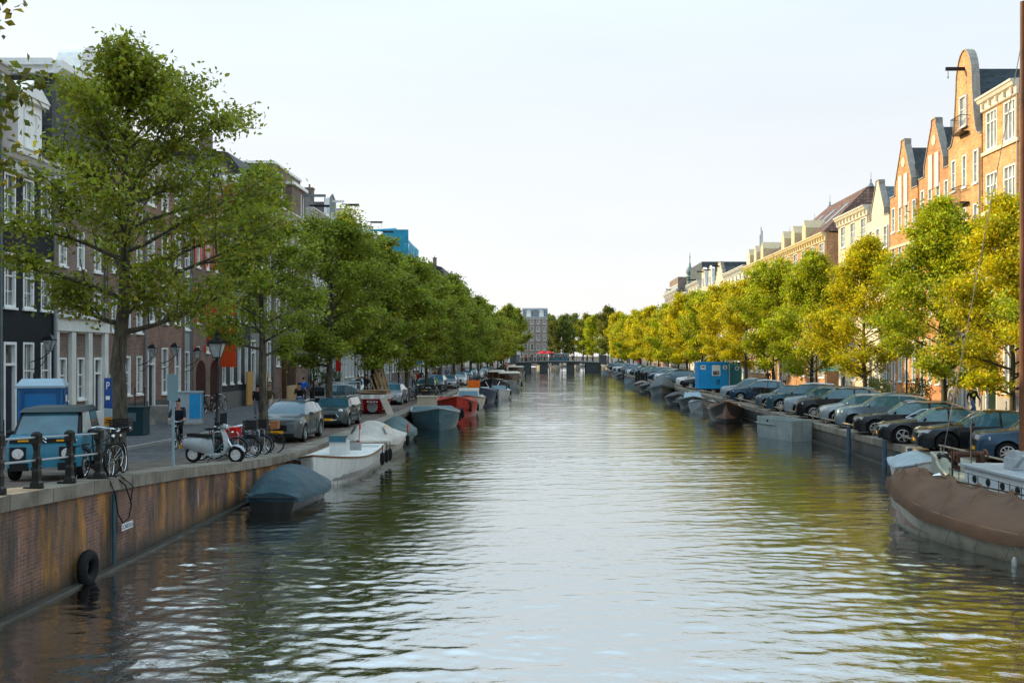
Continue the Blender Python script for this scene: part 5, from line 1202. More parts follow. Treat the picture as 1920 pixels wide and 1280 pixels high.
# left 3: beige covered cabin sloop
t = boat('boat with pale beige sprayhood and cover behind the white sloop', -7.7, 43.6, -92, GB)
rg = boat_hull(t, hullform(6.2, 2.1, .62, .15, .8, .5), HULLP, (.45, .42, .35), railm=WOOD, railc=(.3, .2, .1))
cover(t, rg, .5, (.46, .43, .38), ridge=lambda u: interp(u, [(0, .1), (.15, .35), (.35, .4), (.42, .75), (.62, .85), (.72, .35), (1, .05)]), seed=7)
for s in (-1, 1): M().quad((.1, s * .80, .95), (1.2, s * .78, .95), (1.0, s * .62, 1.25), (.3, s * .64, 1.28)).build('hood_window', CGLASS, t)
M().tube([(-2.9, .9, .6), (-2.95, .95, 1.1)], .015, 5).box(-3.2, -2.95, .94, .96, .75, 1.1).build('stern_flag', OPAINT, t, color=(.5, .03, .02))
fender(t, -2.0, 1.12, .4)
# left 4: dark green peaked cover
t = boat('small boat under a dark green peaked cover', -7.75, 50.2, -86, GB)
rg = boat_hull(t, hullform(4.8, 1.9, .45, .12, .8, .5), HULLP, (.02, .03, .03), railc=(.05, .06, .05))
cover(t, rg, .6, (.05, .10, .10), ridge=lambda u: interp(u, [(0, .1), (.45, .75), (.6, .6), (1, .05)]), seed=11)
# left 5: blue grey steel barge
t = boat('blue grey steel work barge with a blunt bow and lifebuoy tyre', -6.95, 60.5, -80, GB)
rg = boat_hull(t, hullform(8.2, 2.9, .85, .35, .85, .45, stemw=.03), RIVET, (.06, .14, .17), bowrake=.1, flare=.92, railc=(.30, .36, .37), deckz=.45, railr=.06)
tyre_fender(t, -.2, 1.66, .75); 
for x in (-1.9, -3.1): fender(t, x, 1.6, .5, .7, .12)
M().box(-3.4, -.2, -1.2, 1.2, .46, .8).build('hatch', OPAINT, t, color=(.05, .09, .11))
text_mesh('ZEBES', .22, mat('dark_lettering', (.03, .07, .09), .6), 'lettering', t, (3.55, .5, .78), (PI / 2, 0, rad(105)))
# plywood crate aboard the red boat
t = boat('red open steel boat with black tyre fenders', -6.7, 71.2, -84, GB)
rg = boat_hull(t, hullform(8.6, 3.1, .95, .45, .8, .45), RIVET, (.42, .025, .015), bowrake=.15, flare=.9, railc=(.40, .05, .03), deckz=.4, railr=.05)
for x in (-1.2, -2.5, -3.4): tyre_fender(t, x, 1.58, .5, r=.22)
tyre_fender(t, 2.9, 0.95, .75, r=.3)
M().box(-3.2, .6, -1.0, 1.0, .42, .62).build('floor_boards', RAWWOOD, t)
bx = M().box(-.65, .65, -.5, .5, 0, .75).box(-.7, .7, -.55, .55, .75, .82); bx.build('storage_box', OPAINT, loc=(-8.2, 66.6, zL(66)), color=(.50, .45, .34), rot=.1, label='pale wooden box standing on the quay beside the red boat', cat='box')
# left 7: white cabin sloop with wood trim
t = boat('cream cabin sloop with varnished rail and wrap round windows', -6.6, 80.8, -86, GB)
rg = boat_hull(t, hullform(8.6, 2.8, .85, .25, .8, .45), HULLP, (.5, .48, .42), railm=WOOD, railc=(.5, .5, .48), railr=.05, deckz=.5)
M().loft([[(-2.0, -1.0, .85), (1.6, -.95, .9), (1.6, .95, .9), (-2.0, 1.0, .85)], [(-1.9, -.85, 1.55), (1.1, -.75, 1.5), (1.1, .75, 1.5), (-1.9, .85, 1.55)]]).build('cabin', OPAINT, t, color=(.5, .48, .42))
M().quad((1.62, -.8, 1.0), (1.62, .8, 1.0), (1.2, .7, 1.42), (1.2, -.7, 1.42)).build('windscreen', CGLASS, t)
for s in (-1, 1): M().quad((1.2, s * .965, 1.0), (-1.6, s * .99, 1.0), (-1.55, s * .90, 1.42), (.95, s * .84, 1.42)).build('cabin_window', CGLASS, t)
for x in (-2.4, -3.4): fender(t, x, 1.42, .5, .6, .11)
# left 8: dark blue boat with orange box
t = boat('dark blue steel boat with a bright orange square board amidships', -6.35, 90.5, -86, GB)
rg = boat_hull(t, hullform(9.4, 3.0, 1.05, .35, .8, .45), RIVET, (.015, .035, .075), bowrake=.2, flare=.9, railc=(.03, .06, .10), deckz=.5)
M().box(2.2, 2.35, -1.1, .0, 1.1, 2.05).build('orange_board', OPAINT, t, color=(.85, .16, .01))
M().box(-1, 1.2, -.8, .8, .5, 1.35).build('cabin', OPAINT, t, color=(.45, .5, .52)); M().quad((1.22, -.65, 1.0), (1.22, .65, 1.0), (1.22, .65, 1.3), (1.22, -.65, 1.3)).build('windscreen', CGLASS, t)
for x in (-2.6, -3.7): fender(t, x, 1.5, .5, .7, .13)
t = boat('white motor launch moored outside the dark blue boat', -5.0, 98.2, -88, GB)
rg = boat_hull(t, hullform(6.5, 2.2, .8, .2, .8, .45), HULLP, (.5, .52, .52), deckz=.5); fender(t, -1.5, 1.12, .5); fender(t, -2.6, 1.05, .5)
M().loft([[(-.5, -.8, .8), (1.2, -.7, .85), (1.2, .7, .85), (-.5, .8, .8)], [(-.4, -.7, 1.3), (.6, -.6, 1.3), (.6, .6, 1.3), (-.4, .7, 1.3)]]).build('cabin', CGLASS, t)
# left 9: black boat
t = boat('black steel boat with white bow stripes beyond the orange board', -6.2, 109.5, -88, GB)
rg = boat_hull(t, hullform(10, 3.3, 1.25, .5, .8, .45), RIVET, (.014, .016, .018), bowrake=.3, flare=.88, railc=(.12, .13, .13), deckz=.6)
for s in (-1, 1): M().tube([(4.0, s * .75, 1.45), (4.45, s * .32, .75)], .05, 4).build('bow_stripe', WHITEP, t)
tyre_fender(t, -2.5, 1.68, .7)
M().box(-3.5, 0, -1, 1, .6, 1.6).build('cabin', OPAINT, t, color=(.03, .035, .035))
# left 10: saloon boats
def saloon(label, X, Y, L, B, hullc, woodc=True, head=-88):
    t = boat(label, X, Y, head, GB); rg = boat_hull(t, hullform(L, B, .95, .12, .9, .55, stemw=.35), RIVET, hullc, bowrake=.12, flare=.92, deckz=.5, railc=(.5, .45, .35))
    x0, x1, w = -L * .42, L * .33, B * .42
    p = M()
    for i in range(8):
        x = lerp(x0, x1, i / 7)
        for s in (-1, 1): p.box(x - .05, x + .05, min(s * w, s * (w + .05)), max(s * w, s * (w + .05)), .9, 1.95)
    for y in (-w, -w * .35, w * .35, w): p.box(x1 - .04, x1 + .05, y - .05, y + .05, .9, 1.95)
    p.box(x0, x1, -w - .04, -w + .01, .9, 1.15).box(x0, x1, w - .01, w + .04, .9, 1.15).box(x1 - .03, x1 + .04, -w, w, .9, 1.15)
    p.build('cabin_frame', WOOD, t)
    M().box(x0 + .05, x1 - .06, -w + .03, w - .03, .6, 1.9).build('cabin_glazing', mat('saloon_glass', (.06, .03, .015), .06, spec=.9, var=.5, scale=1.5), t)
    M().loft([[(x0 - .2, -w - .12, 1.95), (x1 + .25, -w - .12, 1.95), (x1 + .25, w + .12, 1.95), (x0 - .2, w + .12, 1.95)], [(x0 - .1, -w + .2, 2.08), (x1 + .1, -w + .2, 2.08), (x1 + .1, w - .2, 2.08), (x0 - .1, w - .2, 2.08)]]).build('roof', OPAINT, t, color=(.5, .44, .35))
    fender(t, L * .2, B / 2 + .08, .5, .6, .12); return t
saloon('grey canal saloon boat with brown varnished windows and blunt bow', -5.3, 130.0, 11.5, 3.0, (.25, .29, .30))
saloon('long brown saloon boat tied inside the grey one', -7.6, 141.0, 14, 2.5, (.05, .06, .07))
saloon('last saloon boat before the bridge with dark blue tilted hood', -6.6, 195.0, 13, 3.4, (.4, .38, .34))
for X, Y, lab in ((-2.6, 300, 'small canal boat seen through the left bridge opening'), (1.6, 292, 'wooden canal boat passing behind the middle bridge opening'), (7.6, 297, 'dark topped white boat seen through the right bridge opening')):
    t = thing('canal_boat', lab, 'boat', (X, Y, 0), rad(-90), 'boats beyond the bridge'); boat_hull(t, hullform(9, 3.4, 1.0, .3, .85, .5), HULLP, (.42, .38, .3), deckz=.6)
    M().box(-3, 1.5, -1.2, 1.2, .9, 1.9).box(-3.2, 1.7, -1.4, 1.4, 1.9, 2.0).build('cabin', OPAINT, t, color=(.06, .07, .08))

# ---- right bank
def rboat(label, px, wy, L, B, head, hullc, kind, cc=(.05, .06, .06), fb=.6, seed=0, **kw):
    Y = EYE * F / (wy - 665); X = (px - 1031) * Y / F
    t = boat(label, X + B / 2 * .9, Y + L * .42, head, GBR)
    rg = boat_hull(t, hullform(L, B, fb, kw.get('sheer', .3), .8, .5), kw.get('m', HULLP), hullc, bowrake=kw.get('rake', .3), railc=kw.get('railc', (.15, .16, .15)), railm=kw.get('railm'), deckz=kw.get('deckz', .25), railr=kw.get('railr', .04))
    if kind == 'cover': cover(t, rg, .5, cc, ridge=kw.get('ridge', lambda u: interp(u, [(0, .1), (.2, .4), (.6, .5), (1, .05)])), seed=seed, drop=.15)
    if kind == 'open':
        M().box(-L * .3, L * .15, -B * .33, B * .33, .26, .45).build('floor_boards', OPAINT, t, color=kw.get('floor', (.3, .03, .03)))
        for x in (-L * .25, L * .1): M().box(x - .14, x + .14, -B * .42, B * .42, fb - .22, fb - .16).build('bench', WOOD, t)
    return t, rg
t, rg = rboat('black hulled open boat with red interior and varnished rail', 1345, 792, 7.0, 2.3, -99, (.03, .025, .022), 'open', fb=.75, sheer=.5, railm=WOOD, railc=(.2, .1, .06), floor=(.45, .03, .03), railr=.06)
t, rg = rboat('grey tender with open cockpit behind the black hulled boat', 1302, 776, 5.6, 2.1, -98, (.30, .33, .34), 'open', fb=.7, floor=(.1, .12, .12))
t, rg = rboat('dark cabin launch with pale windows and chrome frame', 1283, 768, 6.2, 2.2, -96, (.04, .05, .055), 'none', fb=.7)
M().loft([[(-1.5, -.8, .7), (1.2, -.75, .75), (1.2, .75, .75), (-1.5, .8, .7)], [(-1.3, -.65, 1.3), (.7, -.6, 1.3), (.7, .6, 1.3), (-1.3, .65, 1.3)]]).build('windscreen', mat('pale_glass', (.25, .36, .42), .05, spec=.9), t)
t, rg = rboat('boat under a low black tarpaulin next to the pale windowed launch', 1257, 760, 6.4, 2.3, -98, (.03, .035, .035), 'cover', (.02, .025, .028), seed=4)
t, rg = rboat('boat under a tall tent shaped grey green cover', 1226, 742, 8.0, 2.8, -97, (.12, .15, .15), 'cover', (.06, .08, .085), fb=.75, ridge=lambda u: interp(u, [(0, .1), (.5, 1.3), (.62, 1.2), (1, .1)]), seed=6)
t, rg = rboat('dark boat with rolled cover and white stern letters', 1204, 736, 7.0, 2.5, -97, (.03, .03, .03), 'cover', (.03, .03, .03), seed=8)
t, rg = rboat('tan covered boat just behind the dark one with rolled cover', 1193, 731, 6.5, 2.3, -97, (.2, .17, .13), 'cover', (.15, .13, .11), seed=9)
t, rg = rboat('pale blue steel boat beside the black mooring posts', 1175, 724, 7.5, 2.8, -96, (.25, .36, .42), 'open', fb=.8, m=RIVET, floor=(.15, .2, .22))
for i, (px, wy, c, lab) in enumerate([(1157, 710, (.04, .04, .045), 'small dark boat, nearest of the far group on the right bank'), (1149, 707, (.4, .4, .38), 'small pale boat second in the far group on the right bank'), (1140, 704, (.25, .15, .1), 'brown boat third in the far group on the right bank'), (1130, 702, (.2, .32, .38), 'pale blue boat farthest on the right bank near the bridge')]):
    rboat(lab, px, wy, 8, 2.6, -93, c, 'cover' if i != 3 else 'open', (.05, .06, .07), seed=i)
# grey box-shaped steel pontoon boat
t = thing('steel_pontoon', 'grey box shaped steel hull with rounded left end against the right quay', 'boat', (12.0, 49.4, 0), rad(107), GBR)
pl = [(0, 0), (3.0, .0)] + [(3.0 + 1.3 * math.sin(a), .65 - .65 * math.cos(a)) for a in np.linspace(.2, PI - .2, 8)] + [(3.0, -1.0 + .0 * 1), (0, -1.0)]
pl = [(0, 0), (2.9, 0), (3.7, -.12), (4.2, -.45), (4.3, -.8), (4.1, -1.15), (3.5, -1.3), (0, -1.15)]
g = M().loft([[(x * .97 + .03, y * .9 - .05, -.3) for x, y in pl], [(x, y, .3) for x, y in pl], [(x, y, 1.03) for x, y in pl], [(x * .97 + .05, y * .85 - .07, 1.03) for x, y in pl], [(x * .97 + .05, y * .85 - .07, .8) for x, y in pl]])
g.build('hull', RIVET, t, color=(.27, .32, .31))
g = M().tube([(1.6, .03, .72), (2.95, .04, .72), (3.75, -.09, .72), (4.25, -.44, .72), (4.35, -.8, .72)], .035, 6).build('rubbing_strake', RIVET, t, color=(.3, .35, .34), smooth=60)
M().lathe([(.001, .02), (.06, .02), (.06, -.03)], 12, (2.4, .02, .9), 'y').build('fairlead', BLACKM, t)
# little dinghy under a grey sheet
t = boat('small white dinghy under a pale grey tarpaulin behind the sailing barge', 12.25, 33.0, -97, GBR)
rg = boat_hull(t, hullform(3.7, 1.55, .62, .3, .75, .5), HULLP, (.55, .55, .52), railc=(.5, .5, .48), bowrake=.15)
cover(t, rg, .3, (.30, .37, .40), ridge=lambda u: interp(u, [(0, .08), (.3, .42), (.6, .35), (1, .1)]), seed=15, i0=0, i1=14, drop=.05)
# sailing barge with white cabin and mast
t = boat('traditional sailing barge with white cabin and heavy wooden mast at the right edge', 12.15, 25.6, 92.5, GBR, 'sailing_barge')
rg = boat_hull(t, hullform(10.0, 1.9, .78, .42, .9, .6, stemw=.22), RIVET, (.30, .31, .25), bowrake=.05, flare=.95, railc=(.38, .38, .3), deckz=.66, railr=.05)
cb = M().box(-3.6, 1.7, -.62, .72, .68, 1.26); cb.build('cabin', OPAINT, t, color=(.58, .63, .66))
M().box(-3.75, 1.85, -.72, .82, 1.26, 1.32).build('cabin_roof', OPAINT, t, color=(.33, .37, .39))
for i in range(5):
    M().lathe([(.001, .015), (.09, .015), (.11, -.01)], 14, (1.1 - i * .75, .735, .98), 'y').build('porthole', DARK, t)
rl = M()
for i in range(10): x = 2.2 - i * .55; rl.tube([(x, .90, .8), (x, .90, 1.14)], .012, 4)
rl.tube([(2.3, .90, 1.14), (-3.2, .92, 1.10)], .010, 4); rl.build('hand_rail', BLACKM, t)
mst = M().tube([(.35, -.20, .7), (.35, -.20, 13.5)], [.095, .07], 12); mst.build('mast', mat('mast_wood', (.15, .06, .028), .5, var=.5, scale=1.2, bump=.2, dirt=.2), t)
M().box(.05, .65, -.4, .16, 1.33, 1.62).box(.15, .55, -.32, .08, 1.33, 1.8).build('mast_case', OPAINT, t, color=(.33, .36, .37))
M().tube([(.3, .1, 1.3), (-.5, .2, 1.75)], .05, 6).build('stay_bar', GALV, t)
wn = M().tube([(3.0, -.45, 1.45), (3.0, .5, 1.45)], .09, 10).tube([(3.0, -.65, 1.45), (3.0, .7, 1.45)], .03, 6).box(2.85, 3.15, -.4, -.3, .7, 1.5).box(2.85, 3.15, .3, .4, .7, 1.5); wn.torus((3.0, .5, 1.42), .2, .025, 'y', 16, 5); wn.torus((3.0, -.5, 1.42), .15, .025, 'y', 16, 5); wn.build('anchor_winch', mat('rusty_iron', (.06, .03, .02), .8, var=.5, bump=.4), t)
M().tube([(4.6, .1, 1.15), (4.2, .35, 1.3), (3.4, .45, 1.35), (2.9, .42, 1.2)], .05, 7).build('bowsprit_rope', RUBBER, t)
M().tube([(4.9, 0, 1.1), (4.9, 0, 1.3)], .04, 6).tube([(2.1, .88, .8), (2.1, .88, 1.7)], .03, 6).build('bollard', BLACKM, t)
M().tube([(3.9, -.2, 1.2), (1.5, .5, 1.0)], .035, 6).build('boat_hook_pole', GALV, t)
M().tube([(4.7, 0, 1.2), (.35, -.20, 12.6)], .012, 4).build('fore_stay', mat('steel_wire', (.25, .25, .25), .4), t)
M().tube([(2.0, .4, 1.0), (2.4, .2, 2.3), (2.45, .15, 2.5)], .02, 5).ell((2.42, .18, 2.2), (.05, .05, .12), 8, 6).build('block_and_tackle', BLACKM, t)
mooring(t, (4.6, -.6, 1.1), (6.6, -1.0, .86), .1)
# brown tarpaulin barge
t = boat('cream hulled boat wholly covered by a brown creased tarpaulin', 10.32, 21.55, 108, GBR, 'covered_boat')
rg = boat_hull(t, hullform(9.2, 2.35, .62, .36, .85, .55, n=22, stemw=.10), mat('rust_streaked_hull', obj=True, rough=.45, var=.25, scale=1.1, bump=.15, bscale=6, dirt=.55), (.42, .41, .33), bowrake=.45, flare=.88, railc=(.2, .1, .05), railr=.05)
cv = cover(t, rg, .6, (.12, .066, .037), ridge=lambda u: interp(u, [(0, .35), (.35, .5), (.8, .52), (.9, .58), (.95, .38), (1, .06)]), seed=21, drop=.25, fold=.30, m=mat('brown_canvas', obj=True, rough=.75, var=.3, scale=1.3, bump=.5, bscale=3.5, bd=.05, spec=.25))
M().tube([(-1.0, 1.22, .6), (-1.0, 1.24, .25)], .008, 4).ell((-1.0, 1.26, .06), (.06, .06, .15), 10, 8).build('fender', mat('clear_fender', (.35, .36, .33), .2, var=.2), t, smooth=180)
M().box(-2.35, -1.95, 1.145, 1.165, .18, .36).build('sticker', OPAINT, t, color=(.42, .02, .14))
M().add([(2.4, .25, 1.43), (2.6, .35, 1.40), (2.55, .18, 1.47), (2.72, .22, 1.41)], [(0, 1, 2), (1, 3, 2)]).build('paper_scrap', WHITEP, t)
for x in np.arange(-3.6, 3.6, .9): M().tube([(x, 1.26, .42), (x + .12, 1.24, .22), (x + .2, 1.2, .12)], .008, 4).build('lashing', MATS['rope'], t)
M().tube([(-4.4, 0, 1.22), (-2, .05, 1.27), (0, 0, 1.25), (2.4, -.03, 1.3), (3.6, 0, 1.45)], .02, 6).build('ridge_seam', MATS['brown_canvas'], t, color=(.07, .038, .02))
# mooring posts
for x, y, h, lab in ((12.85, 38.2, 1.0, 'blue grey mooring post in the water near the dinghy'), (13.0, 43.3, 1.15, 'dark blue mooring post against the right quay wall'), (12.8, 35.4, .95, 'short mooring post beside the small dinghy')):
    M().tube([(x, y, -.5), (x, y, h)], .085, 10).lathe([(.1, h - .02), (.1, h + .03), (.02, h + .05)], 10, (x, y, 0)).build('mooring_post', OPAINT, color=(.05, .10, .14), label=lab, cat='mooring post', group='mooring posts along the right quay')
for i in range(5):
    M().tube([(11.6 + (i % 2) * .8, 126 + i * 1.9, -.5), (11.6 + (i % 2) * .8, 126 + i * 1.9, 1.9 + .2 * (i % 3))], .16, 8).build('mooring_post', BLACKM, label='tall black mooring pile in the cluster by the pale blue steel boat', cat='mooring post', group='black mooring piles')
# ================================================================ people
def skin_mesh(J, E, rads, m, name, root=None, sub=1):
    """grow one continuous surface on a skeleton; J joints, E edges, rads radius per joint"""
    names = sorted(set(a for e in E for a in e)); ix = {k: i for i, k in enumerate(names)}
    me = bpy.data.meshes.new(name); me.from_pydata([J[k] for k in names], [(ix[a], ix[b]) for a, b in E], [])
    o = bpy.data.objects.new(name, me); COL.objects.link(o)
    sk = o.modifiers.new('s', 'SKIN'); sk.use_smooth_shade = True
    if not me.skin_vertices: pass
    sv = me.skin_vertices[0].data
    for k, i in ix.items():
        r = rads[k]; sv[i].radius = r if hasattr(r, '__len__') else (r, r); sv[i].use_root = (k == (root or names[0]))
    sb = o.modifiers.new('d', 'SUBSURF'); sb.levels = sub; sb.render_levels = sub
    dg = bpy.context.evaluated_depsgraph_get(); dg.update()
    out = bpy.data.meshes.new_from_object(o.evaluated_get(dg)); out.materials.clear(); out.materials.append(m)
    bpy.data.objects.remove(o); bpy.data.meshes.remove(me); return out
def skeleton(pose):
    V3 = Vector; J = {}
    lean = {'stand': 0, 'walk': .04, 'cycle': .12, 'walk2': .03}[pose]
    hip = V3((0, 0, .93)) if pose != 'cycle' else V3((-.22, 0, 1.0))
    J['pelvis'] = hip; J['waist'] = hip + V3((lean * .3, 0, .14)); J['chest'] = hip + V3((lean * .8 + .0, 0, .36)); J['neck'] = hip + V3((lean * 1.2, 0, .52)); J['head0'] = hip + V3((lean * 1.35 + .01, 0, .60)); J['head1'] = hip + V3((lean * 1.45 + .02, 0, .74))
    for s, n in ((-1, 'r'), (1, 'l')):
        J['sh' + n] = J['chest'] + V3((0, s * .185, .09)); J['hp' + n] = hip + V3((0, s * .09, -.04))
        ph = s if pose in ('walk', 'walk2') else 0
        if pose == 'walk2': ph = -s
        if pose == 'cycle':
            J['kn' + n] = hip + V3((.36, s * .12, -.18 if s > 0 else -.38)); J['an' + n] = hip + V3((.12 if s > 0 else .10, s * .11, -.50 if s > 0 else -.80)); J['toe' + n] = J['an' + n] + V3((.17, 0, -.05))
            J['el' + n] = J['sh' + n] + V3((.22, s * .07, -.19)); J['wr' + n] = V3((.20, s * .27, 1.10)); hd = V3((1, 0, -.3)).normalized()
        elif pose == 'stand':
            J['kn' + n] = V3((.02, s * .10, .50)); J['an' + n] = V3((-.02, s * .11, .09)); J['toe' + n] = V3((.14, s * .13, .035))
            J['el' + n] = J['sh' + n] + V3((-.03, s * .07, -.28)); J['wr' + n] = J['el' + n] + V3((.10, s * .0, -.24)); hd = V3((.2, 0, -1)).normalized()
        else:
            J['kn' + n] = V3((.10 + .14 * ph, s * .09, .52)); J['an' + n] = V3((-.05 + .30 * ph, s * .08, .10 if ph > 0 else .16)); J['toe' + n] = J['an' + n] + V3((.16, 0, -.06 if ph > 0 else -.10))
            J['el' + n] = J['sh' + n] + V3((-.05 - .10 * ph, s * .06, -.27)); J['wr' + n] = J['el' + n] + V3((.12 - .10 * ph, 0, -.22)); hd = V3((.3, 0, -1)).normalized()
        J['heel' + n] = J['an' + n] + V3((-.05, 0, -.045))
        w = J['wr' + n]; sdv = V3((0, 1, 0)); pm = w + hd * .085; J['pm' + n] = pm
        up = hd.cross(sdv)
        for f in range(4):
            o = (f - 1.5) * .020; L = (.062, .075, .07, .054)[f]
            d0 = up if pose != 'cycle' else sdv
            a = pm + hd * .006 + d0 * o * 1.0; J['f%d0%s' % (f, n)] = a; J['f%d1%s' % (f, n)] = a + hd * L * .55 + sdv * (-s) * .008; J['f%d2%s' % (f, n)] = a + hd * L * .95 + sdv * (-s) * .028
        J['t0' + n] = w + hd * .03 + up * -.026; J['t1' + n] = w + hd * .065 + up * -.050 + sdv * (-s) * .01; J['t2' + n] = w + hd * .095 + up * -.052 + sdv * (-s) * .02
    return J
PM = {}
def person_meshes(pose):
    if pose in PM: return PM[pose]
    J = skeleton(pose); E = [('pelvis', 'waist'), ('waist', 'chest'), ('chest', 'neck'), ('neck', 'head0'), ('head0', 'head1')]
    rd = dict(pelvis=(.155, .11), waist=(.135, .10), chest=(.16, .115), neck=.058, head0=.078, head1=.088)
    T = []; A = []; 
    for n in 'rl':
        E += [('chest', 'sh' + n), ('sh' + n, 'el' + n), ('el' + n, 'wr' + n), ('wr' + n, 'pm' + n), ('pelvis', 'hp' + n), ('hp' + n, 'kn' + n), ('kn' + n, 'an' + n), ('an' + n, 'toe' + n), ('wr' + n, 't0' + n), ('t0' + n, 't1' + n), ('t1' + n, 't2' + n)]
        for f in range(4): E += [('pm' + n, 'f%d0%s' % (f, n)), ('f%d0%s' % (f, n), 'f%d1%s' % (f, n)), ('f%d1%s' % (f, n), 'f%d2%s' % (f, n))]
        rd.update({'sh' + n: .062, 'el' + n: .042, 'wr' + n: .028, 'pm' + n: (.036, .017), 'hp' + n: .095, 'kn' + n: .058, 'an' + n: .04, 'toe' + n: .034, 't0' + n: .013, 't1' + n: .011, 't2' + n: .009})
        for f in range(4): rd.update({'f%d0%s' % (f, n): .010, 'f%d1%s' % (f, n): .009, 'f%d2%s' % (f, n): .008})
    body = skin_mesh(J, E, rd, SKIN, 'body', 'pelvis', 1)
    r2 = {k: (tuple(x + .022 for x in v) if hasattr(v, '__len__') else v + .020) for k, v in rd.items()}
    for n in 'rl': J['cf' + n] = J['el' + n].lerp(J['wr' + n], .93); r2['cf' + n] = .045
    J['hem'] = J['pelvis'] + Vector((0, 0, -.08)); r2['hem'] = (.185, .14); r2['neck'] = .075; J['col'] = J['chest'].lerp(J['neck'], .72); r2['col'] = .085
    jk = [('hem', 'pelvis'), ('pelvis', 'waist'), ('waist', 'chest'), ('chest', 'col')] + [(a + n, b + n) if a != 'chest' else ('chest', 'sh' + n) for n in 'rl' for a, b in (('chest', 'sh'), ('sh', 'el'), ('el', 'cf'))]
    jacket = skin_mesh(J, jk, r2, CLOTH, 'jacket', 'chest', 1)
    r3 = dict(r2); r3['pelvis'] = (.165, .12)
    for n in 'rl': J['tc' + n] = J['kn' + n].lerp(J['an' + n], .93); r3['tc' + n] = .062; r3['kn' + n] = .078
    J['wb'] = J['pelvis'] + Vector((0, 0, .05)); r3['wb'] = (.16, .118)
    tj = [('wb', 'pelvis')] + [e for n in 'rl' for e in (('pelvis', 'hp' + n), ('hp' + n, 'kn' + n), ('kn' + n, 'tc' + n))]
    trs = skin_mesh(J, tj, r3, CLOTH, 'trousers', 'pelvis', 1)
    sh = []
    for n in 'rl':
        a, b = J['heel' + n], J['toe' + n]; g = M(); g.ell(((a.x + b.x) / 2 + .01, a.y, (a.z + b.z) / 2), (.145, .05, .05), 10, 6); d = (b - a)
        sh.append(g.mesh('shoe', RUBBER, 60))
    h = J['head1']; hm = M()
    hm.ell((h.x - .022, h.y, h.z + .03), (.102, .088, .092), 12, 8); hm.v = [(x, y, z if not (x > h.x + .03 and z < h.z + .045) else h.z + .045 + .02) for x, y, z in hm.v]
    hair = hm.mesh('hair', CLOTH, 180)
    fm = M()
    for s in (-1, 1): fm.ell((h.x + .082, s * .032, h.z), (.010, .013, .008), 6, 5)
    fm.ell((h.x + .083, 0, h.z - .062), (.008, .024, .006), 6, 5)
    eyes = fm.mesh('face', mat('eyes_and_mouth', (.05, .02, .02), .4), 180)
    ns = M().ell((h.x + .094, 0, h.z - .026), (.018, .012, .02), 6, 5)
    for s in (-1, 1): ns.ell((h.x, s * .09, h.z - .012), (.02, .012, .03), 6, 5)
    nose = ns.mesh('nose_and_ears', SKIN, 180)
    PM[pose] = (body, jacket, trs, sh, hair, eyes, nose); return PM[pose]
def person(label, x, y, z, head, pose='walk', top=(.02, .02, .03), legs=(.02, .03, .05), hair=(.02, .015, .01), group=None, s=1.0, simple=False):
    b, j, t, sh, h, e, ns = person_meshes(pose); o = thing('person', label, 'person', (x, y, z), rad(head), group); o.scale = (s, s, s)
    inst('body', b, o); inst('jacket', j, o, color=top); inst('trousers', t, o, color=legs); inst('hair', h, o, color=hair)
    if not simple:
        for q in sh: inst('shoe', q, o)
        inst('face', e, o); inst('nose_and_ears', ns, o)
    return o
def px(u, Y): return (u - 1031) * Y / F
SW = lambda y: zL(y) + .14
GP = 'people walking on the left quay'
bk = copy_tree(BK, (-13.75, 36.8, zL(36.8)), (0, 0, rad(-80)), 'black upright bicycle ridden by the cyclist on the street', 'bicycles by the railing')
person('cyclist in a dark navy jacket and sunglasses riding toward the viewer', -13.75, 36.8, zL(36.8), -80, 'cycle', (.015, .02, .035), (.012, .013, .016), s=1.0)
person('bald man in a brown jacket and light trousers walking toward the viewer', px(505, 56), 56, SW(56), -95, 'walk', (.10, .07, .045), (.35, .32, .27), (.25, .15, .1), GP)
person('walker in black mostly hidden by the second tree trunk', px(483, 54.5), 54.5, SW(54), -80, 'walk2', (.015, .015, .018), (.12, .13, .15), group=GP)
person('man in a bright blue shirt seen from behind', px(569, 73), 73, SW(73), 95, 'stand', (.01, .12, .55), (.02, .025, .035), group=GP)
person('man in grey T-shirt and dark trousers by the second lamp post', px(590, 69.5), 69.5, SW(69), 60, 'walk', (.16, .2, .22), (.02, .02, .03), group=GP)
bk2 = copy_tree(BK, (px(561, 61), 61, zL(61)), (0, 0, rad(-75)), 'bicycle under the rider in black and blue jeans', 'bicycles by the railing')
person('rider in a black jumper and blue jeans coming along the street', px(561, 61), 61, zL(61), -75, 'cycle', (.014, .014, .016), (.03, .12, .28))
person('woman with dark hair and black coat beside the skip planks', px(672, 82), 82, SW(82), -90, 'walk', (.02, .02, .024), (.02, .02, .02), group=GP)
person('man in a dark jacket behind the skip planks', px(687, 84), 84, SW(84), -100, 'walk2', (.015, .02, .03), (.03, .04, .06), group=GP)
CW = [(.35, .30, .22), (.3, .03, .03), (.05, .06, .08), (.4, .4, .4), (.03, .04, .05), (.25, .12, .06), (.08, .15, .3)]
CN = ['beige', 'red', 'slate', 'pale grey', 'black', 'brown', 'blue']
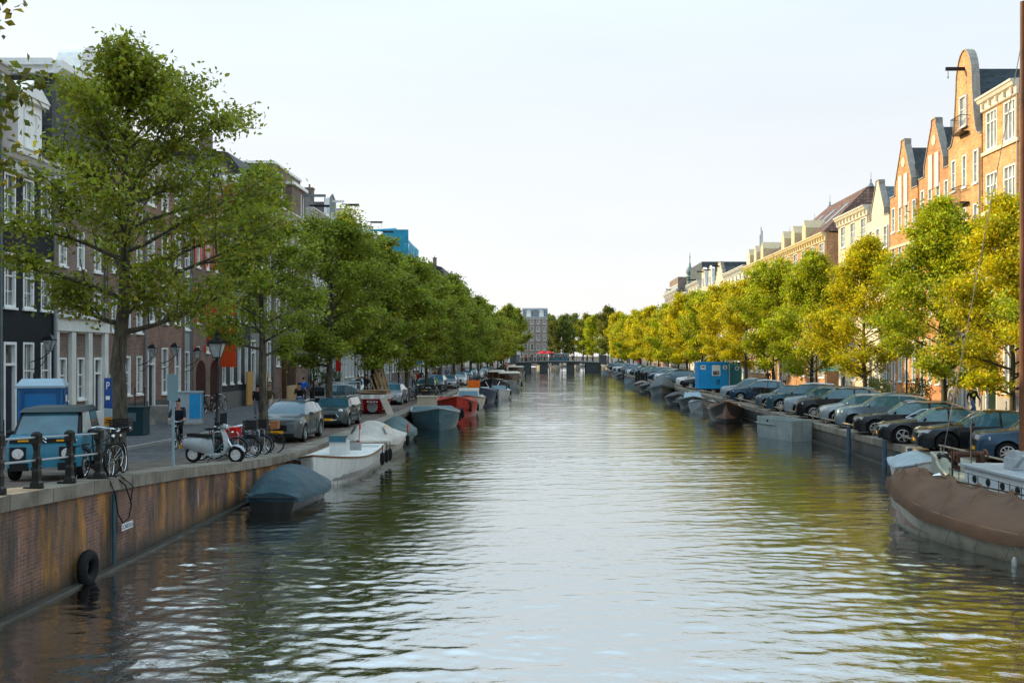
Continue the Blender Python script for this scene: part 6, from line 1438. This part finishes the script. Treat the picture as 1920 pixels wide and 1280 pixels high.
for i, (u, Y) in enumerate(((776, 100), (783, 103), (790, 112), (806, 118), (812, 121), (818, 124), (838, 135), (852, 140), (868, 150), (905, 165), (921, 172), (940, 190), (948, 196))):
    person('small figure in %s jacket on the left quay, %s of those beyond the skip' % (CN[i % 7], (ord_[:0] + ['first', 'second', 'third', 'fourth', 'fifth', 'sixth', 'seventh', 'eighth', 'ninth', 'tenth', 'eleventh', 'twelfth', 'thirteenth'])[i]), px(u, Y), Y, SW(Y), R.choice([-90, 90, -100, 80]), R.choice(['walk', 'stand', 'walk2']), CW[i % 7], (.03, .035, .05), group='people farther along the left quay', simple=True)
person('person in a pale patterned shirt on the right pavement', 22.9, 56.5, zR(56) + .12, -120, 'walk', (.40, .38, .36), (.15, .15, .16))
person('person in black top and blue jeans with a red bag on the right pavement', 22.6, 53.2, zR(53) + .12, -70, 'walk2', (.02, .02, .022), (.05, .13, .25))
for i, (u, Y) in enumerate(((1452, 96), (1413, 104))): person('small figure in %s on the right pavement behind the %s' % (('white', 'bicycles') if i == 0 else ('black', 'silver crossover')), 22.6 + .2 * i, Y, zR(Y) + .12, 90, 'stand', (.45, .44, .42) if i == 0 else (.02, .02, .02), (.05, .05, .06), simple=True)

# ================================================================ street furniture
def lamp(x, y, z, label, group, h=4.15):
    t = thing('street_lamp', label, 'street lamp', (x, y, z), 0, group)
    M().lathe([(.16, 0), (.16, .12), (.12, .2), (.11, .85), (.085, .95), (.10, 1.0), (.06, 1.06), (.048, 2.0), (.06, 2.04), (.042, 2.1), (.035, h - .95), (.07, h - .92), (.05, h - .86), (.03, h - .8)], 12).build('pole', BLACKM, t, smooth=40)
    b = h - .80; q = lambda r, z: [(r, r, z), (-r, r, z), (-r, -r, z), (r, -r, z)]
    M().loft([q(.11, b), q(.235, b + .48)]).build('lantern_glass', mat('lantern_glass', (.38, .42, .42), .08, spec=.9, var=.5, scale=3), t)
    f = M()
    for sx in (-1, 1):
        for sy in (-1, 1): f.tube([(sx * .115, sy * .115, b - .02), (sx * .245, sy * .245, b + .5)], .014, 4)
    f.loft([q(.13, b - .04), q(.125, b + .01)]).loft([q(.27, b + .48), q(.275, b + .53)])
    f.loft([q(.26, b + .53), q(.20, b + .62), q(.09, b + .68), q(.07, b + .78)])
    for k in range(8): a = k * PI / 4 + PI / 8; f.ell((.27 * math.cos(a) * 1.05, .27 * math.sin(a) * 1.05, b + .57), (.03, .03, .05), 5, 4)
    f.lathe([(.08, b + .78), (.09, b + .82), (.03, b + .88), (.02, b + 1.0)], 8); f.build('lantern_frame', BLACKM, t); return t
GLA = 'classic lanterns along the left quay'
lamp(-12.0, 35.9, zL(36), 'nearest street lantern standing behind the scooter and bicycles', GLA)
lamp(-12.0, 50.6, zL(50), 'street lantern between the second parked car and the grey car', GLA)
lamp(-12.0, 64.6, zL(64), 'street lantern in front of the red and white skip', GLA, 4.3)
for i, y in enumerate(np.arange(79, 215, 14.0)): lamp(-12.0, y, zL(y), 'street lantern on the left quay, %s beyond the skip' % ['first', 'second', 'third', 'fourth', 'fifth', 'sixth', 'seventh', 'eighth', 'ninth', 'tenth'][i], GLA)
GLB = 'classic lanterns along the right quay'
for i, (y, u) in enumerate(((53.0, 0), (71, 0), (87, 0), (103, 0), (119, 0), (135, 0), (151, 0), (167, 0))): lamp(19.0, y, zR(y), 'street lantern on the right quay, %s from the near end' % ['first', 'second', 'third', 'fourth', 'fifth', 'sixth', 'seventh', 'eighth'][i], GLB)
def wall_lantern(root, x, z, y=-.75):
    q = lambda r, zz: [(x + r, y + r, zz), (x - r, y + r, zz), (x - r, y - r, zz), (x + r, y - r, zz)]
    g = M().tube([(x, -.01, z - .5), (x, y * .6, z - .35), (x, y, z - .12)], .022, 5).tube([(x, -.01, z - .8), (x, y * .5, z - .7), (x, y * .9, z - .3)], .015, 5)
    g.loft([q(.07, z - .1), q(.08, z - .06)]).loft([q(.19, z + .36), q(.2, z + .4), q(.12, z + .52), q(.03, z + .6)])
    for a, b in ((1, 1), (1, -1), (-1, 1), (-1, -1)): g.tube([(x + a * .075, y + b * .075, z - .06), (x + a * .185, y + b * .185, z + .37)], .010, 4)
    o = g.build('wall_lantern', BLACKM, root); M().loft([q(.068, z - .05), q(.172, z + .35)]).build('lantern_glass', MATS['lantern_glass'], o)
wall_lantern(LH[1][0], 2.2, 3.6); wall_lantern(LH[3][0], 3.3, 3.4); wall_lantern(LH[4][0], 2.2, 3.5); wall_lantern(LH[5][0], .3, 3.3)
# quay railing
t = thing('quay_railing', 'dark iron railing with baluster posts and two rails on the left quay edge', 'railing', (0, 0, 0))
ys = [13.9, 15.1, 16.3, 17.5, 18.7, 19.9]
for y in ys:
    p = M(); q = lambda r, z: [(r, r, z), (-r, r, z), (-r, -r, z), (r, -r, z)]
    p.loft([q(.085, 0), q(.08, .10), q(.055, .14), q(.06, .3), q(.045, .36), q(.058, .42), q(.06, .52), q(.045, .57), q(.038, .66), q(.05, .76), q(.07, .80), q(.068, .96), q(.03, 1.0)])
    p.box(-.22, .1, -.045, .045, .0, .03); p.build('post', BLACKM, t, (-9.02, y, zL(y) + .035))
for h in (.50, .90): M().tube([(-9.02, y, zL(y) + .035 + h) for y in (12.4, 13.9, 15.1, 16.3, 17.5, 18.7, 19.9)], .020, 6).build('rail', GALV, t)
# hose and nameplate on the quay wall, tyre
M().tube([(-9.0, 19.95, zL(20) + .06), (-8.85, 20.2, zL(20) + .07), (-8.74, 20.5, 1.62), (-8.72, 20.75, 1.2), (-8.71, 20.6, .93), (-8.71, 20.3, .88), (-8.72, 20.1, 1.1), (-8.73, 20.0, 1.5), (-8.82, 19.9, zL(20) + .05), (-9.0, 19.8, zL(20) + .06)], .014, 6).tube([(-9.0, 20.0, zL(20) + .06), (-8.8, 20.4, zL(20) + .04), (-8.73, 20.85, 1.55), (-8.72, 20.7, 1.2)], .012, 5).build('hose', RUBBER, smooth=60, label='black hose looping over the coping down the left quay wall', cat='hose')
M().tube([(-8.78, 20.05, zL(20) - .3), (-8.77, 20.05, .1)], .035, 5).build('wall_pipe', OPAINT, color=(.03, .09, .12), label='dark blue pipe running down the left quay wall below the hose', cat='pipe')
t = thing('name_plate', 'small white name plate on the quay wall below the black hose', 'sign', (-8.72, 20.55, .78))
M().box(-.008, .008, -.26, .26, -.07, .07).build('plate', WHITEP, t); text_mesh('CAROLA', .125, mat('grey_blue_ink', (.12, .18, .22), .6), 'lettering', t, (.012, 0, 0), (PI / 2, 0, PI / 2))
t = thing('tyre_fender', 'black tyre hanging on the left quay wall at the waterline', 'tyre', (-8.70, 18.75, .30))
M().torus((0, 0, 0), .24, .10, 'x', 24, 8).build('tyre', RUBBER, t, smooth=80); M().tube([(.0, 0, .24), (-.02, 0, .75)], .012, 4).build('rope', MATS['rope'], t)
# pole sign, parking sign
t = thing('traffic_sign', 'blue grey traffic sign on a pale pole seen edge on, at the quay edge', 'road sign', (-9.42, 24.9, zL(24.9)))
M().tube([(0, 0, 0), (0, 0, 2.35)], .038, 8).build('pole', OPAINT, t, color=(.24, .36, .42)); M().box(-.13, .13, -.05, -.03, 1.68, 2.33).build('sign_plate', OPAINT, t, color=(.22, .36, .43)); M().loft([[(0, -.04, 0), (0, .04, 0), (.35, .04, 0), (.35, -.04, 0)], [(0, -.03, .12), (0, .03, .12), (.05, .03, .03), (.05, -.03, .03)]]).build('foot', GALV, t)
t = thing('parking_sign', 'narrow blue parking sign with orange and white plates beside the big tree trunk', 'parking sign', (-9.76, 22.0, zL(22.0)), rad(-12))
M().tube([(0, .03, 0), (0, .03, 2.2)], .03, 8).build('pole', GALV, t)
M().box(-.095, .095, -.012, .012, 1.45, 2.12).build('blue_plate', OPAINT, t, color=(.01, .06, .24)); text_mesh('P', .24, WHITEP, 'lettering', t, (0, -.016, 1.94), (PI / 2, 0, 0), .8)
M().box(-.05, .05, -.018, -.013, 1.64, 1.72).build('pictogram', WHITEP, t)
M().box(-.095, .095, -.012, .012, 1.26, 1.44).build('tariff_plate', OPAINT, t, color=(.30, .42, .46))
M().box(-.095, .095, -.012, .012, 1.07, 1.25).build('orange_plate', OPAINT, t, color=(.65, .25, .01)); M().box(-.06, .06, -.018, -.013, 1.13, 1.15).box(-.05, .05, -.018, -.013, 1.18, 1.2).build('marking', INK, t)
M().box(-.095, .095, -.012, .012, .87, 1.06).build('arrow_plate', OPAINT, t, color=(.45, .46, .44)); M().box(-.06, .03, -.018, -.013, .955, .975).add([(.03, -.018, .94), (.07, -.018, .965), (.03, -.018, .99)], [(0, 1, 2)]).build('arrow', INK, t)
# portable toilet
t = thing('portable_toilet', 'bright blue portable toilet with pale roof behind the microcar', 'toilet cabin', (-14.05, 27.6, zL(27.6)), rad(20))
M().box(-.55, .55, -.55, .55, .08, 2.12).build('cabin', OPAINT, t, color=(.01, .15, .40))
d = M()
for s in (-1, 1): d.box(s * .44 - .04, s * .44 + .04, -.575, -.552, .12, 2.08); d.box(.552, .575, s * .44 - .04, s * .44 + .04, .12, 2.08)
for z in (.12, .75, 1.4, 2.0): d.box(-.4, .4, -.575, -.552, z, z + .06); d.box(.552, .575, -.4, .4, z, z + .06)
d.build('door_frame', OPAINT, t, color=(.008, .08, .22))
M().loft([[(-.6, -.6, 2.12), (.6, -.6, 2.12), (.6, .6, 2.12), (-.6, .6, 2.12)], [(-.6, -.6, 2.18), (.6, -.6, 2.18), (.6, .6, 2.18), (-.6, .6, 2.18)], [(-.5, -.25, 2.36), (.5, -.25, 2.36), (.5, .25, 2.36), (-.5, .25, 2.36)]]).build('roof', OPAINT, t, color=(.30, .42, .50))
M().tube([(-.2, 0, 2.3), (-.2, 0, 2.52)], .05, 8).build('vent_pipe', BLACKM, t); M().box(.577, .582, -.15, .25, 1.72, 1.9).build('label_plate', WHITEP, t); M().box(-.62, .62, -.62, .62, 0, .08).build('base', BLACKM, t)
# electrical cabinet with advertising, dark cabinet, hoardings, bins
t = thing('utility_cabinet', 'pale utility cabinet with a bright blue poster behind the cyclist', 'utility cabinet', (-17.9, 49.0, SW(49)), rad(12))
M().box(-.75, .75, -.3, .3, .1, 1.55).box(-.8, .8, -.35, .35, 1.55, 1.62).build('housing', OPAINT, t, color=(.36, .44, .48)); M().box(-.8, .8, -.33, .33, 0, .1).build('base', STONE, t)
M().box(.755, .775, -.27, .27, .3, 1.5).box(.2, .7, -.325, -.305, .3, 1.5).build('poster', OPAINT, t, color=(.02, .30, .62))
t = thing('utility_cabinet', 'dark green utility cabinet at the foot of the house steps', 'utility cabinet', (-17.6, 42.2, SW(42)))
M().box(-.5, .5, -.35, .35, 0, 1.15).box(-.55, .55, -.4, .4, 1.15, 1.2).build('housing', OPAINT, t, color=(.015, .05, .06)); M().box(-.15, .2, -.362, -.352, .6, .95).build('label_plate', OPAINT, t, color=(.12, .18, .2))
GH = 'plywood hoardings before the grey stone front'
for i, (y, h, w_, c) in enumerate(((66.2, 2.3, 1.3, (.50, .30, .10)), (69.5, 2.2, 1.5, (.52, .34, .14)), (73.0, 1.15, 2.6, (.50, .35, .18)))):
    g = M().box(0, .05, 0, w_, .05, h)
    for k in range(3): g.box(-.05, -.001, k * (w_ - .08) / 2, k * (w_ - .08) / 2 + .08, .05, h)
    g.build('hoarding', OPAINT, loc=(-20.15 + .9 * (i == 2), y, SW(y)), color=c, label=['tall orange plywood board left of the second tree trunk', 'tall plywood board right of the second tree trunk', 'low wide plywood hoarding behind the man in the brown jacket'][i], cat='hoarding', group=GH)
t = thing('waste_bin', 'large black waste container beside the white post', 'waste container', (px(601, 62), 62, SW(62))); M().loft([[(-.5, -.4, 0), (.5, -.4, 0), (.5, .4, 0), (-.5, .4, 0)], [(-.58, -.48, 1.15), (.58, -.48, 1.15), (.58, .48, 1.15), (-.58, .48, 1.15)]]).build('tub', RUBBER, t); M().loft([[(-.6, -.5, 1.15), (.6, -.5, 1.15), (.6, .5, 1.15), (-.6, .5, 1.15)], [(-.5, -.3, 1.4), (.5, -.3, 1.4), (.5, .4, 1.4), (-.5, .4, 1.4)]]).build('lid', RUBBER, t); M().box(-.3, .3, -.46, -.44, .75, .9).build('label_plate', OPAINT, t, color=(.3, .33, .34))
t = thing('parking_meter', 'slim white parking meter post behind the dark small estate car', 'parking meter', (px(614, 53), 53, zL(53))); M().box(-.13, .13, -.1, .1, 0, 1.75).build('post', OPAINT, t, color=(.42, .50, .54)); M().box(-.18, .18, -.14, .14, 1.8, 2.0).build('head', OPAINT, t, color=(.35, .4, .42)); M().box(-.1, .1, -.15, -.141, 1.86, 1.94).build('display', INK, t)
# skip with striped ends
t = thing('skip', 'red and white building skip loaded with planks and boards', 'skip', (px(697, 60.5), 61.3, zL(61)), rad(6))
RED = (.45, .012, .015)
o4 = lambda x, y, z: [(-x, -y, z), (x, -y, z), (x, y, z), (-x, y, z)]
M().loft([o4(.75, 1.0, .12), o4(1.05, 1.7, 1.0)]).build('tub', OPAINT, t, color=RED)
M().loft([o4(1.10, 1.75, .92), o4(1.10, 1.75, 1.16)]).build('rim', OPAINT, t, color=(.55, .52, .48))
st_ = M()
for s in (-1, 1):
    for k in range(4):
        z = .22 + k * .17; yy = lambda q: -1.0 - .7 * (q - .12) / .88 - .015
        st_.add([(s * .56, yy(z), z), (s * .80, yy(z + .14), z + .14), (s * .80, yy(z + .22), z + .22), (s * .56, yy(z + .08), z + .08)], [(0, 1, 2, 3)])
for s in (-1, 0, 1): st_.box(s * .62 - .12, s * .62 + .12, -1.762, -1.752, .93, 1.15)
st_.build('warning_stripes', WHITEP, t); M().lathe([(.001, 0), (.32, 0), (.32, .08), (.001, .08)], 18, (0, -1.42, .42), 'y').build('lifting_hatch', OPAINT, t, color=(.22, .24, .25))
text_mesh('KION', .26, WHITEP, 'lettering', t, (0, -1.66, .76), (rad(90 - 38), 0, 0))
for i in range(9):
    a = R.uniform(-.9, .9); M().tf(Matrix()).box(-.05, .05, -.02, .02, 0, R.uniform(1.5, 2.4)).build('plank', RAWWOOD, loc=(t.location.x + R.uniform(-.1, 1.0), 61.6 + R.uniform(-.5, .8), zL(61) + .75), rot=(R.uniform(-.15, .2), R.uniform(-.35, -.1), R.uniform(-.3, .3)), label='long timber plank sticking up out of the skip', cat='plank', group='planks thrown in the skip')
for i in range(6): M().box(-.9, .9, -.3, .3, 0, .04).build('board', RAWWOOD, loc=(t.location.x + R.uniform(-.2, .2), 61 + R.uniform(-.7, .7), zL(61) + 1.17 + i * .045), rot=(0, R.uniform(-.02, .02), R.uniform(-.5, .5)), label='flat wooden board lying on the heaped skip', cat='board', group='boards lying on the skip')
M().box(-.2, .2, -.03, .03, 0, 1.15).build('board', OPAINT, loc=(px(733, 58.8), 58.8, zL(58)), rot=(0, rad(-24), .2), color=(.55, .52, .45), label='white board leaning against the skip end at the quay edge', cat='board')
# wire fence panels
for i, (u, Y) in enumerate(((646, 59), (662, 60))):
    g = M(); w_ = 1.9
    for z in (.05, 1.0, 1.95): g.tube([(-w_ / 2, 0, z), (w_ / 2, 0, z)], .018, 5)
    for k in range(21): x = -w_ / 2 + w_ * k / 20; g.tube([(x, 0, .05), (x, 0, 1.95)], .018 if k % 20 == 0 else .005, 4)
    g.build('wire_fence_panel', GALV, loc=(px(u, Y), Y, zL(Y)), rot=rad(25 + 50 * i), label=['steel wire fence panel left of the skip', 'second wire fence panel nearest the skip'][i], cat='fence panel', group='wire fence panels')
# low barrier boards round the works
M().box(-.9, .9, -.02, .02, .1, .9).build('barrier', OPAINT, loc=(px(640, 62), 63.5, zL(62)), color=(.05, .14, .2), rot=.2, label='dark blue barrier sheet behind the wire fence', cat='barrier')
# parking garage sign, banners
r = LH[9][0]
g = M().box(1.5, 1.62, -2.0, -.6, 4.3, 5.5).build('sign_box', OPAINT, r, color=(.01, .07, .16)); text_mesh('P', .7, WHITEP, 'lettering', g, (1.49, -1.3, 5.12), (PI / 2, 0, -PI / 2)); text_mesh('VRIJ', .42, mat('green_display', (.25, .9, .45), .5, em=.8), 'lettering', g, (1.49, -1.3, 4.55), (PI / 2, 0, -PI / 2))
M().box(1.5, 1.56, -1.9, -.7, 3.5, 4.2).build('price_board', OPAINT, r, color=(.35, .4, .4))
def banner(x, y, z0, z1, w_, c, lab):
    g = M(); rows = []
    for i in range(9):
        z = lerp(z1, z0, i / 8); rows.append([(x + w_ * k / 4, y + .04 * math.sin(k * 1.7 + i * .5), z) for k in range(5)])
    t = thing('banner', lab, 'banner', (0, 0, 0)); g.loft(rows, closed=False).build('cloth', CLOTH, t, color=c); M().tube([(-20.6, y, z1 + .03), (x + w_, y, z1 + .03)], .025, 5).build('pole', BLACKM, t)
banner(px(600, 76), 76, 3.0, 6.4, .55, (.50, .52, .52), 'tall white banner hanging beside the third tree trunk')
banner(px(629.5, 86), 86, 2.9, 5.0, .45, (.42, .015, .012), 'red banner hanging just right of the third tree trunk')
banner(px(772, 128), 128, 3.1, 6.0, 1.1, (.03, .30, .55), 'bright blue banner under the sixth quay tree')
banner(px(781, 132), 132, 3.1, 6.0, .7, (.55, .56, .56), 'white banner beside the bright blue one')
M().box(-.9, .9, -.05, .05, 0, 1.0).build('shop_sign', OPAINT, loc=(px(703, 96), 96, 4.3), color=(.45, .48, .48), label='pale rectangular sign board beside the ivy covered trunk', cat='sign')
# right bank: low quay rail
t = thing('quay_rail', 'low rusty pipe rail on short posts along the right quay edge', 'railing')
M().tube([(13.55, y, zR(y) + .30) for y in range(22, 126, 4)], .035, 6).build('rail', mat('weathered_pipe', (.30, .25, .18), .5, var=.4, scale=2), t)
for k in range(42): y = 22.5 + k * 2.4; M().tube([(13.55, y, zR(y) + .02), (13.55, y, zR(y) + .3)], .03, 6).build('post', MATS['weathered_pipe'], t)
# blue site cabin and information panel
t = thing('site_cabin', 'bright blue site cabin with a white framed window on the right quay', 'site cabin', (14.8, 91.2, zR(91)))
g = M().box(-1.35, 1.35, -1.1, 1.1, .38, 2.75).box(-1.38, 1.38, -1.13, 1.13, 2.6, 2.8).box(-1.36, 1.36, -1.115, -1.102, .95, 1.0)
for k in range(9): g.box(-1.3 + k * .325, -1.28 + k * .325, -1.108, -1.1, .4, 2.6)
g.build('cabin', OPAINT, t, color=(.01, .30, .68))
M().box(-.12, .62, -1.14, -1.105, 1.55, 2.5).build('window_frame', WHITE, t); M().box(-.04, .54, -1.15, -1.142, 1.63, 2.0).build('pane', GLASS, t); M().box(-.04, .54, -1.15, -1.142, 2.05, 2.43).build('roller_blind', WHITEP, t)
M().box(-1.17, -.7, -1.13, -1.12, 2.1, 2.5).build('notice', WHITEP, t); M().box(-1.07, -.8, -1.138, -1.132, 2.3, 2.4).build('pictogram', INK, t)
M().lathe([(.001, -.01), (.21, -.01), (.21, .01), (.001, .01)], 18, (1.05, -1.125, 2.3), 'y').build('round_notice', WHITEP, t); M().box(1.0, 1.1, -1.142, -1.136, 2.15, 2.42).build('pictogram', INK, t)
sc = M()
for k in range(9): a = k * 1.9; sc.tube([(.42 + .16 * math.cos(a), -1.112, .98 + .2 * math.sin(a)), (.46 + .14 * math.cos(a + 1.4), -1.112, 1.0 + .22 * math.sin(a + 1.6))], .02, 4)
sc.build('graffiti', INK, t); M().box(-1.3, 1.3, -1.0, 1.0, .25, .38).build('chassis', BLACKM, t)
wt_, rm_ = wheel_meshes(.25, .16, 5)
for x in (-.4, .4): inst('wheel', wt_, t, (x, -1.0, .25))
t = thing('information_panel', 'teal information panel with round emblem right of the blue cabin', 'information panel', (17.0, 91.5, zR(91)))
M().box(-.6, .6, -.04, .04, .3, 2.7).box(-.66, .66, -.03, .03, 2.7, 2.78).build('panel', OPAINT, t, color=(.03, .20, .26)); M().torus((.2, -.05, 2.2), .16, .04, 'y', 18, 5).build('round_emblem', WHITEP, t); M().box(-.56, -.46, -.05, -.042, .4, 2.6).build('stripe', WHITEP, t)
for s in (-.6, .6): M().tube([(s, 0, 0), (s, 0, 2.8)], .04, 6).build('post', GALV, t)
# turquoise covered market stall / awning behind the cars
t = thing('parasol', 'turquoise market parasol on the right pavement behind the bicycles', 'parasol', (22.9, 79, zR(79) + .1)); M().lathe([(1.5, 2.1), (.03, 2.65)], 8).build('canopy', CLOTH, t, color=(.02, .35, .45)); M().tube([(0, 0, 0), (0, 0, 2.6)], .03, 6).build('pole', GALV, t)

# ================================================================ the far bridge
t = thing('bridge', 'low three span road bridge with stone piers closing the view', 'bridge', (2.2, 259, 0))
def dk(x): return 2.35 + .32 * math.cos(min(1, abs(x) / 11.5) * PI / 2)
xs = np.linspace(-12.2, 12.2, 25)
M().loft([[(x, 0, dk(x) - .5), (x, 0, dk(x)), (x, 14, dk(x)), (x, 14, dk(x) - .5)] for x in xs]).build('deck', OPAINT, t, color=(.045, .06, .065))
M().loft([[(x, -.12, dk(x) - .08), (x, -.12, dk(x) + .08), (x, -.002, dk(x) + .08), (x, -.002, dk(x) - .08)] for x in xs]).build('parapet_edge', OPAINT, t, color=(.30, .33, .32))
for a, b in ((-4.9, -2.7), (2.3, 4.2)): M().box(a, b, .3, 13.5, -1, 2.3).build('pier', STONE if False else RENDERED, t, color=(.07, .08, .08))
for a, b in ((-13.5, -7.3), (7.3, 13.4)): M().box(a, b, .1, 13.8, -1, 2.2).build('abutment', RENDERED, t, color=(.06, .075, .08))
for a in (-12.6, 10.8): M().box(a, a + 1.8, -.3, .6, 0, 4.0).box(a - .1, a + 1.9, -.4, .7, 4.0, 4.2).build('end_pier', RENDERED, t, color=(.07, .085, .09))
for yy, nm in ((.1, 0), (13.8, 1)):
    g = M()
    for k in range(60): x = -10.6 + k * .36; g.box(x - .025, x + .025, yy - .02, yy + .02, dk(x), dk(x) + 1.0)
    g.loft([[(x, yy - .04, dk(x) + 1.0), (x, yy + .04, dk(x) + 1.0), (x, yy + .04, dk(x) + 1.08), (x, yy - .04, dk(x) + 1.08)] for x in np.linspace(-10.7, 10.7, 15)]); g.build('railing', BLACKM, t)
for i in range(16):
    x = -9.5 + i * 1.22 + R.uniform(-.3, .3); person('small figure in %s jacket crossing the far bridge, %s from its left end' % (CN[i % 7], ['first', 'second', 'third', 'fourth', 'fifth', 'sixth', 'seventh', 'eighth', 'ninth', 'tenth', 'eleventh', 'twelfth', 'thirteenth', 'fourteenth', 'fifteenth', 'sixteenth'][i]), x + 2.2, 261 + R.uniform(-.8, 3), dk(x), R.choice([0, 180, 90]), R.choice(['walk', 'stand', 'walk2']), CW[i % 7], (.03, .03, .05), group='people on the far bridge', simple=True)
for x, lab, c in ((-1.9, 'red parasol on the bridge, left one', (.6, .02, .03)), (-.2, 'red parasol on the bridge, right one', (.55, .03, .03))):
    t = thing('parasol', lab, 'parasol', (x, 266, 2.65)); M().lathe([(1.5, 2.0), (1.45, 2.1), (.03, 2.75)], 10).build('canopy', CLOTH, t, color=c); M().tube([(0, 0, 0), (0, 0, 2.7)], .04, 6).build('pole', GALV, t)
t = thing('kiosk', 'pale glass fronted kiosk on the bridge behind the red parasols', 'kiosk', (2.4, 268, 2.6)); M().box(-2.5, 2.5, -1, 1, 0, 1.9).build('body', OPAINT, t, color=(.08, .2, .28)); M().box(-2.7, 2.7, -1.2, 1.2, 1.9, 2.1).build('roof', OPAINT, t, color=(.45, .5, .5)); M().box(-2.3, 2.3, -1.03, -1.01, .7, 1.7).build('window', CGLASS, t)
t = thing('advertising_column', 'striped red and blue advertising column at the right bridge end', 'advertising column', (21.5, 240, 1.4)); M().lathe([(.7, 0), (.7, 2.6)], 14).build('drum', OPAINT, t, color=(.05, .25, .45)); M().lathe([(.72, 1.0), (.72, 2.0)], 14, cap=False).build('poster', OPAINT, t, color=(.5, .05, .15)); M().lathe([(.85, 2.6), (.85, 2.75), (.2, 3.2), (.02, 3.5)], 14).build('cap', LEAD, t)
t = thing('road_sign', 'red and white round traffic signs on a post at the left bridge end', 'road sign', (px(949, 215), 215, zL(215)))
M().tube([(0, 0, 0), (0, 0, 3.4)], .05, 6).build('pole', GALV, t)
for z, c in ((3.1, (.5, .03, .03)), (2.35, (.5, .5, .5)), (1.6, (.45, .04, .05))): M().lathe([(.001, 0), (.38, 0), (.38, .03), (.001, .03)], 14, (0, -.08, z), 'y').build('sign_plate', OPAINT, t, color=c)
for z in (3.1, 1.6): M().box(-.26, .26, -.1, -.085, z - .07, z + .07).build('marking', WHITEP, t)
# ================================================================ light, sky, camera
AZ, EL = 17.0, 21.0     # sun in the left, ahead of the camera
sd = Vector((-math.cos(rad(AZ)) * math.cos(rad(EL)), math.sin(rad(AZ)) * math.cos(rad(EL)), math.sin(rad(EL))))
sun = bpy.data.lights.new('sun', 'SUN'); sun.energy = 6.5; sun.angle = rad(.6); sun.color = (1, .77, .44)
so = bpy.data.objects.new('sun', sun); COL.objects.link(so); so.rotation_euler = sd.to_track_quat('Z', 'Y').to_euler()
w = bpy.data.worlds.new('World'); SC.world = w; w.use_nodes = True
n = w.node_tree.nodes; l = w.node_tree.links; bg = n['Background']
sk = n.new('ShaderNodeTexSky'); sk.sky_type = 'NISHITA'; sk.sun_disc = False; sk.sun_elevation = rad(EL); sk.sun_rotation = math.atan2(sd.x, sd.y)
sk.dust_density = 3.0; sk.air_density = 1.0; sk.ozone_density = 1.5
bg.inputs[1].default_value = .157
# thin bright evening haze, bluer overhead and boosted there to fill the shade
tc = n.new('ShaderNodeTexCoord'); sx = n.new('ShaderNodeSeparateXYZ'); l.new(tc.outputs['Generated'], sx.inputs[0])
cr = n.new('ShaderNodeValToRGB'); e = cr.color_ramp.elements
e[0].position = 0.0; e[0].color = (7.1, 7.0, 6.9, 1); e[1].position = .9; e[1].color = (7.5, 10.2, 12.4, 1)
x = e.new(.2); x.color = (6.35, 6.6, 6.85, 1); x = e.new(.36); x.color = (5.95, 6.75, 7.25, 1); x = e.new(.6); x.color = (7.9, 10.1, 11.9, 1)
l.new(sx.outputs[2], cr.inputs[0])
hz = n.new('ShaderNodeMix'); hz.data_type = 'RGBA'; hz.inputs[0].default_value = .86
mpp = n.new('ShaderNodeMapping'); mpp.inputs['Scale'].default_value = (1.2, 1.2, 7); mpp.inputs['Rotation'].default_value = (.12, .2, 0); l.new(tc.outputs['Generated'], mpp.inputs[0])
cz = n.new('ShaderNodeTexNoise'); cz.inputs['Scale'].default_value = 1.6; cz.inputs['Detail'].default_value = 6; l.new(mpp.outputs[0], cz.inputs['Vector'])
cm = n.new('ShaderNodeMapRange'); cm.inputs[1].default_value = .35; cm.inputs[2].default_value = .7; cm.inputs[3].default_value = .98; cm.inputs[4].default_value = 1.05; l.new(cz.outputs['Fac'], cm.inputs[0])
cx_ = n.new('ShaderNodeMix'); cx_.data_type = 'RGBA'; cx_.blend_type = 'MULTIPLY'; cx_.inputs[0].default_value = 1; l.new(cr.outputs[0], cx_.inputs[6]); l.new(cm.outputs[0], cx_.inputs[7])
l.new(sk.outputs[0], hz.inputs[6]); l.new(cx_.outputs[2], hz.inputs[7])
l.new(hz.outputs[2], bg.inputs[0])
cam = bpy.data.cameras.new('camera'); co = bpy.data.objects.new('camera', cam); COL.objects.link(co); SC.camera = co
co.location = (0, 0, EYE); co.rotation_euler = (PI / 2, 0, 0)
cam.lens = 35.0; cam.sensor_width = 36; cam.clip_end = 5000; cam.clip_start = .1
cam.shift_x = -71 / 1920; cam.shift_y = 25 / 1920
SC.view_settings.view_transform = 'Standard'; SC.view_settings.look = 'None'; SC.view_settings.exposure = 0
SC.cycles.max_bounces = 6; SC.cycles.diffuse_bounces = 3; SC.cycles.glossy_bounces = 4; SC.cycles.transmission_bounces = 3; SC.cycles.transparent_max_bounces = 8
SC.cycles.caustics_reflective = False; SC.cycles.caustics_refractive = False
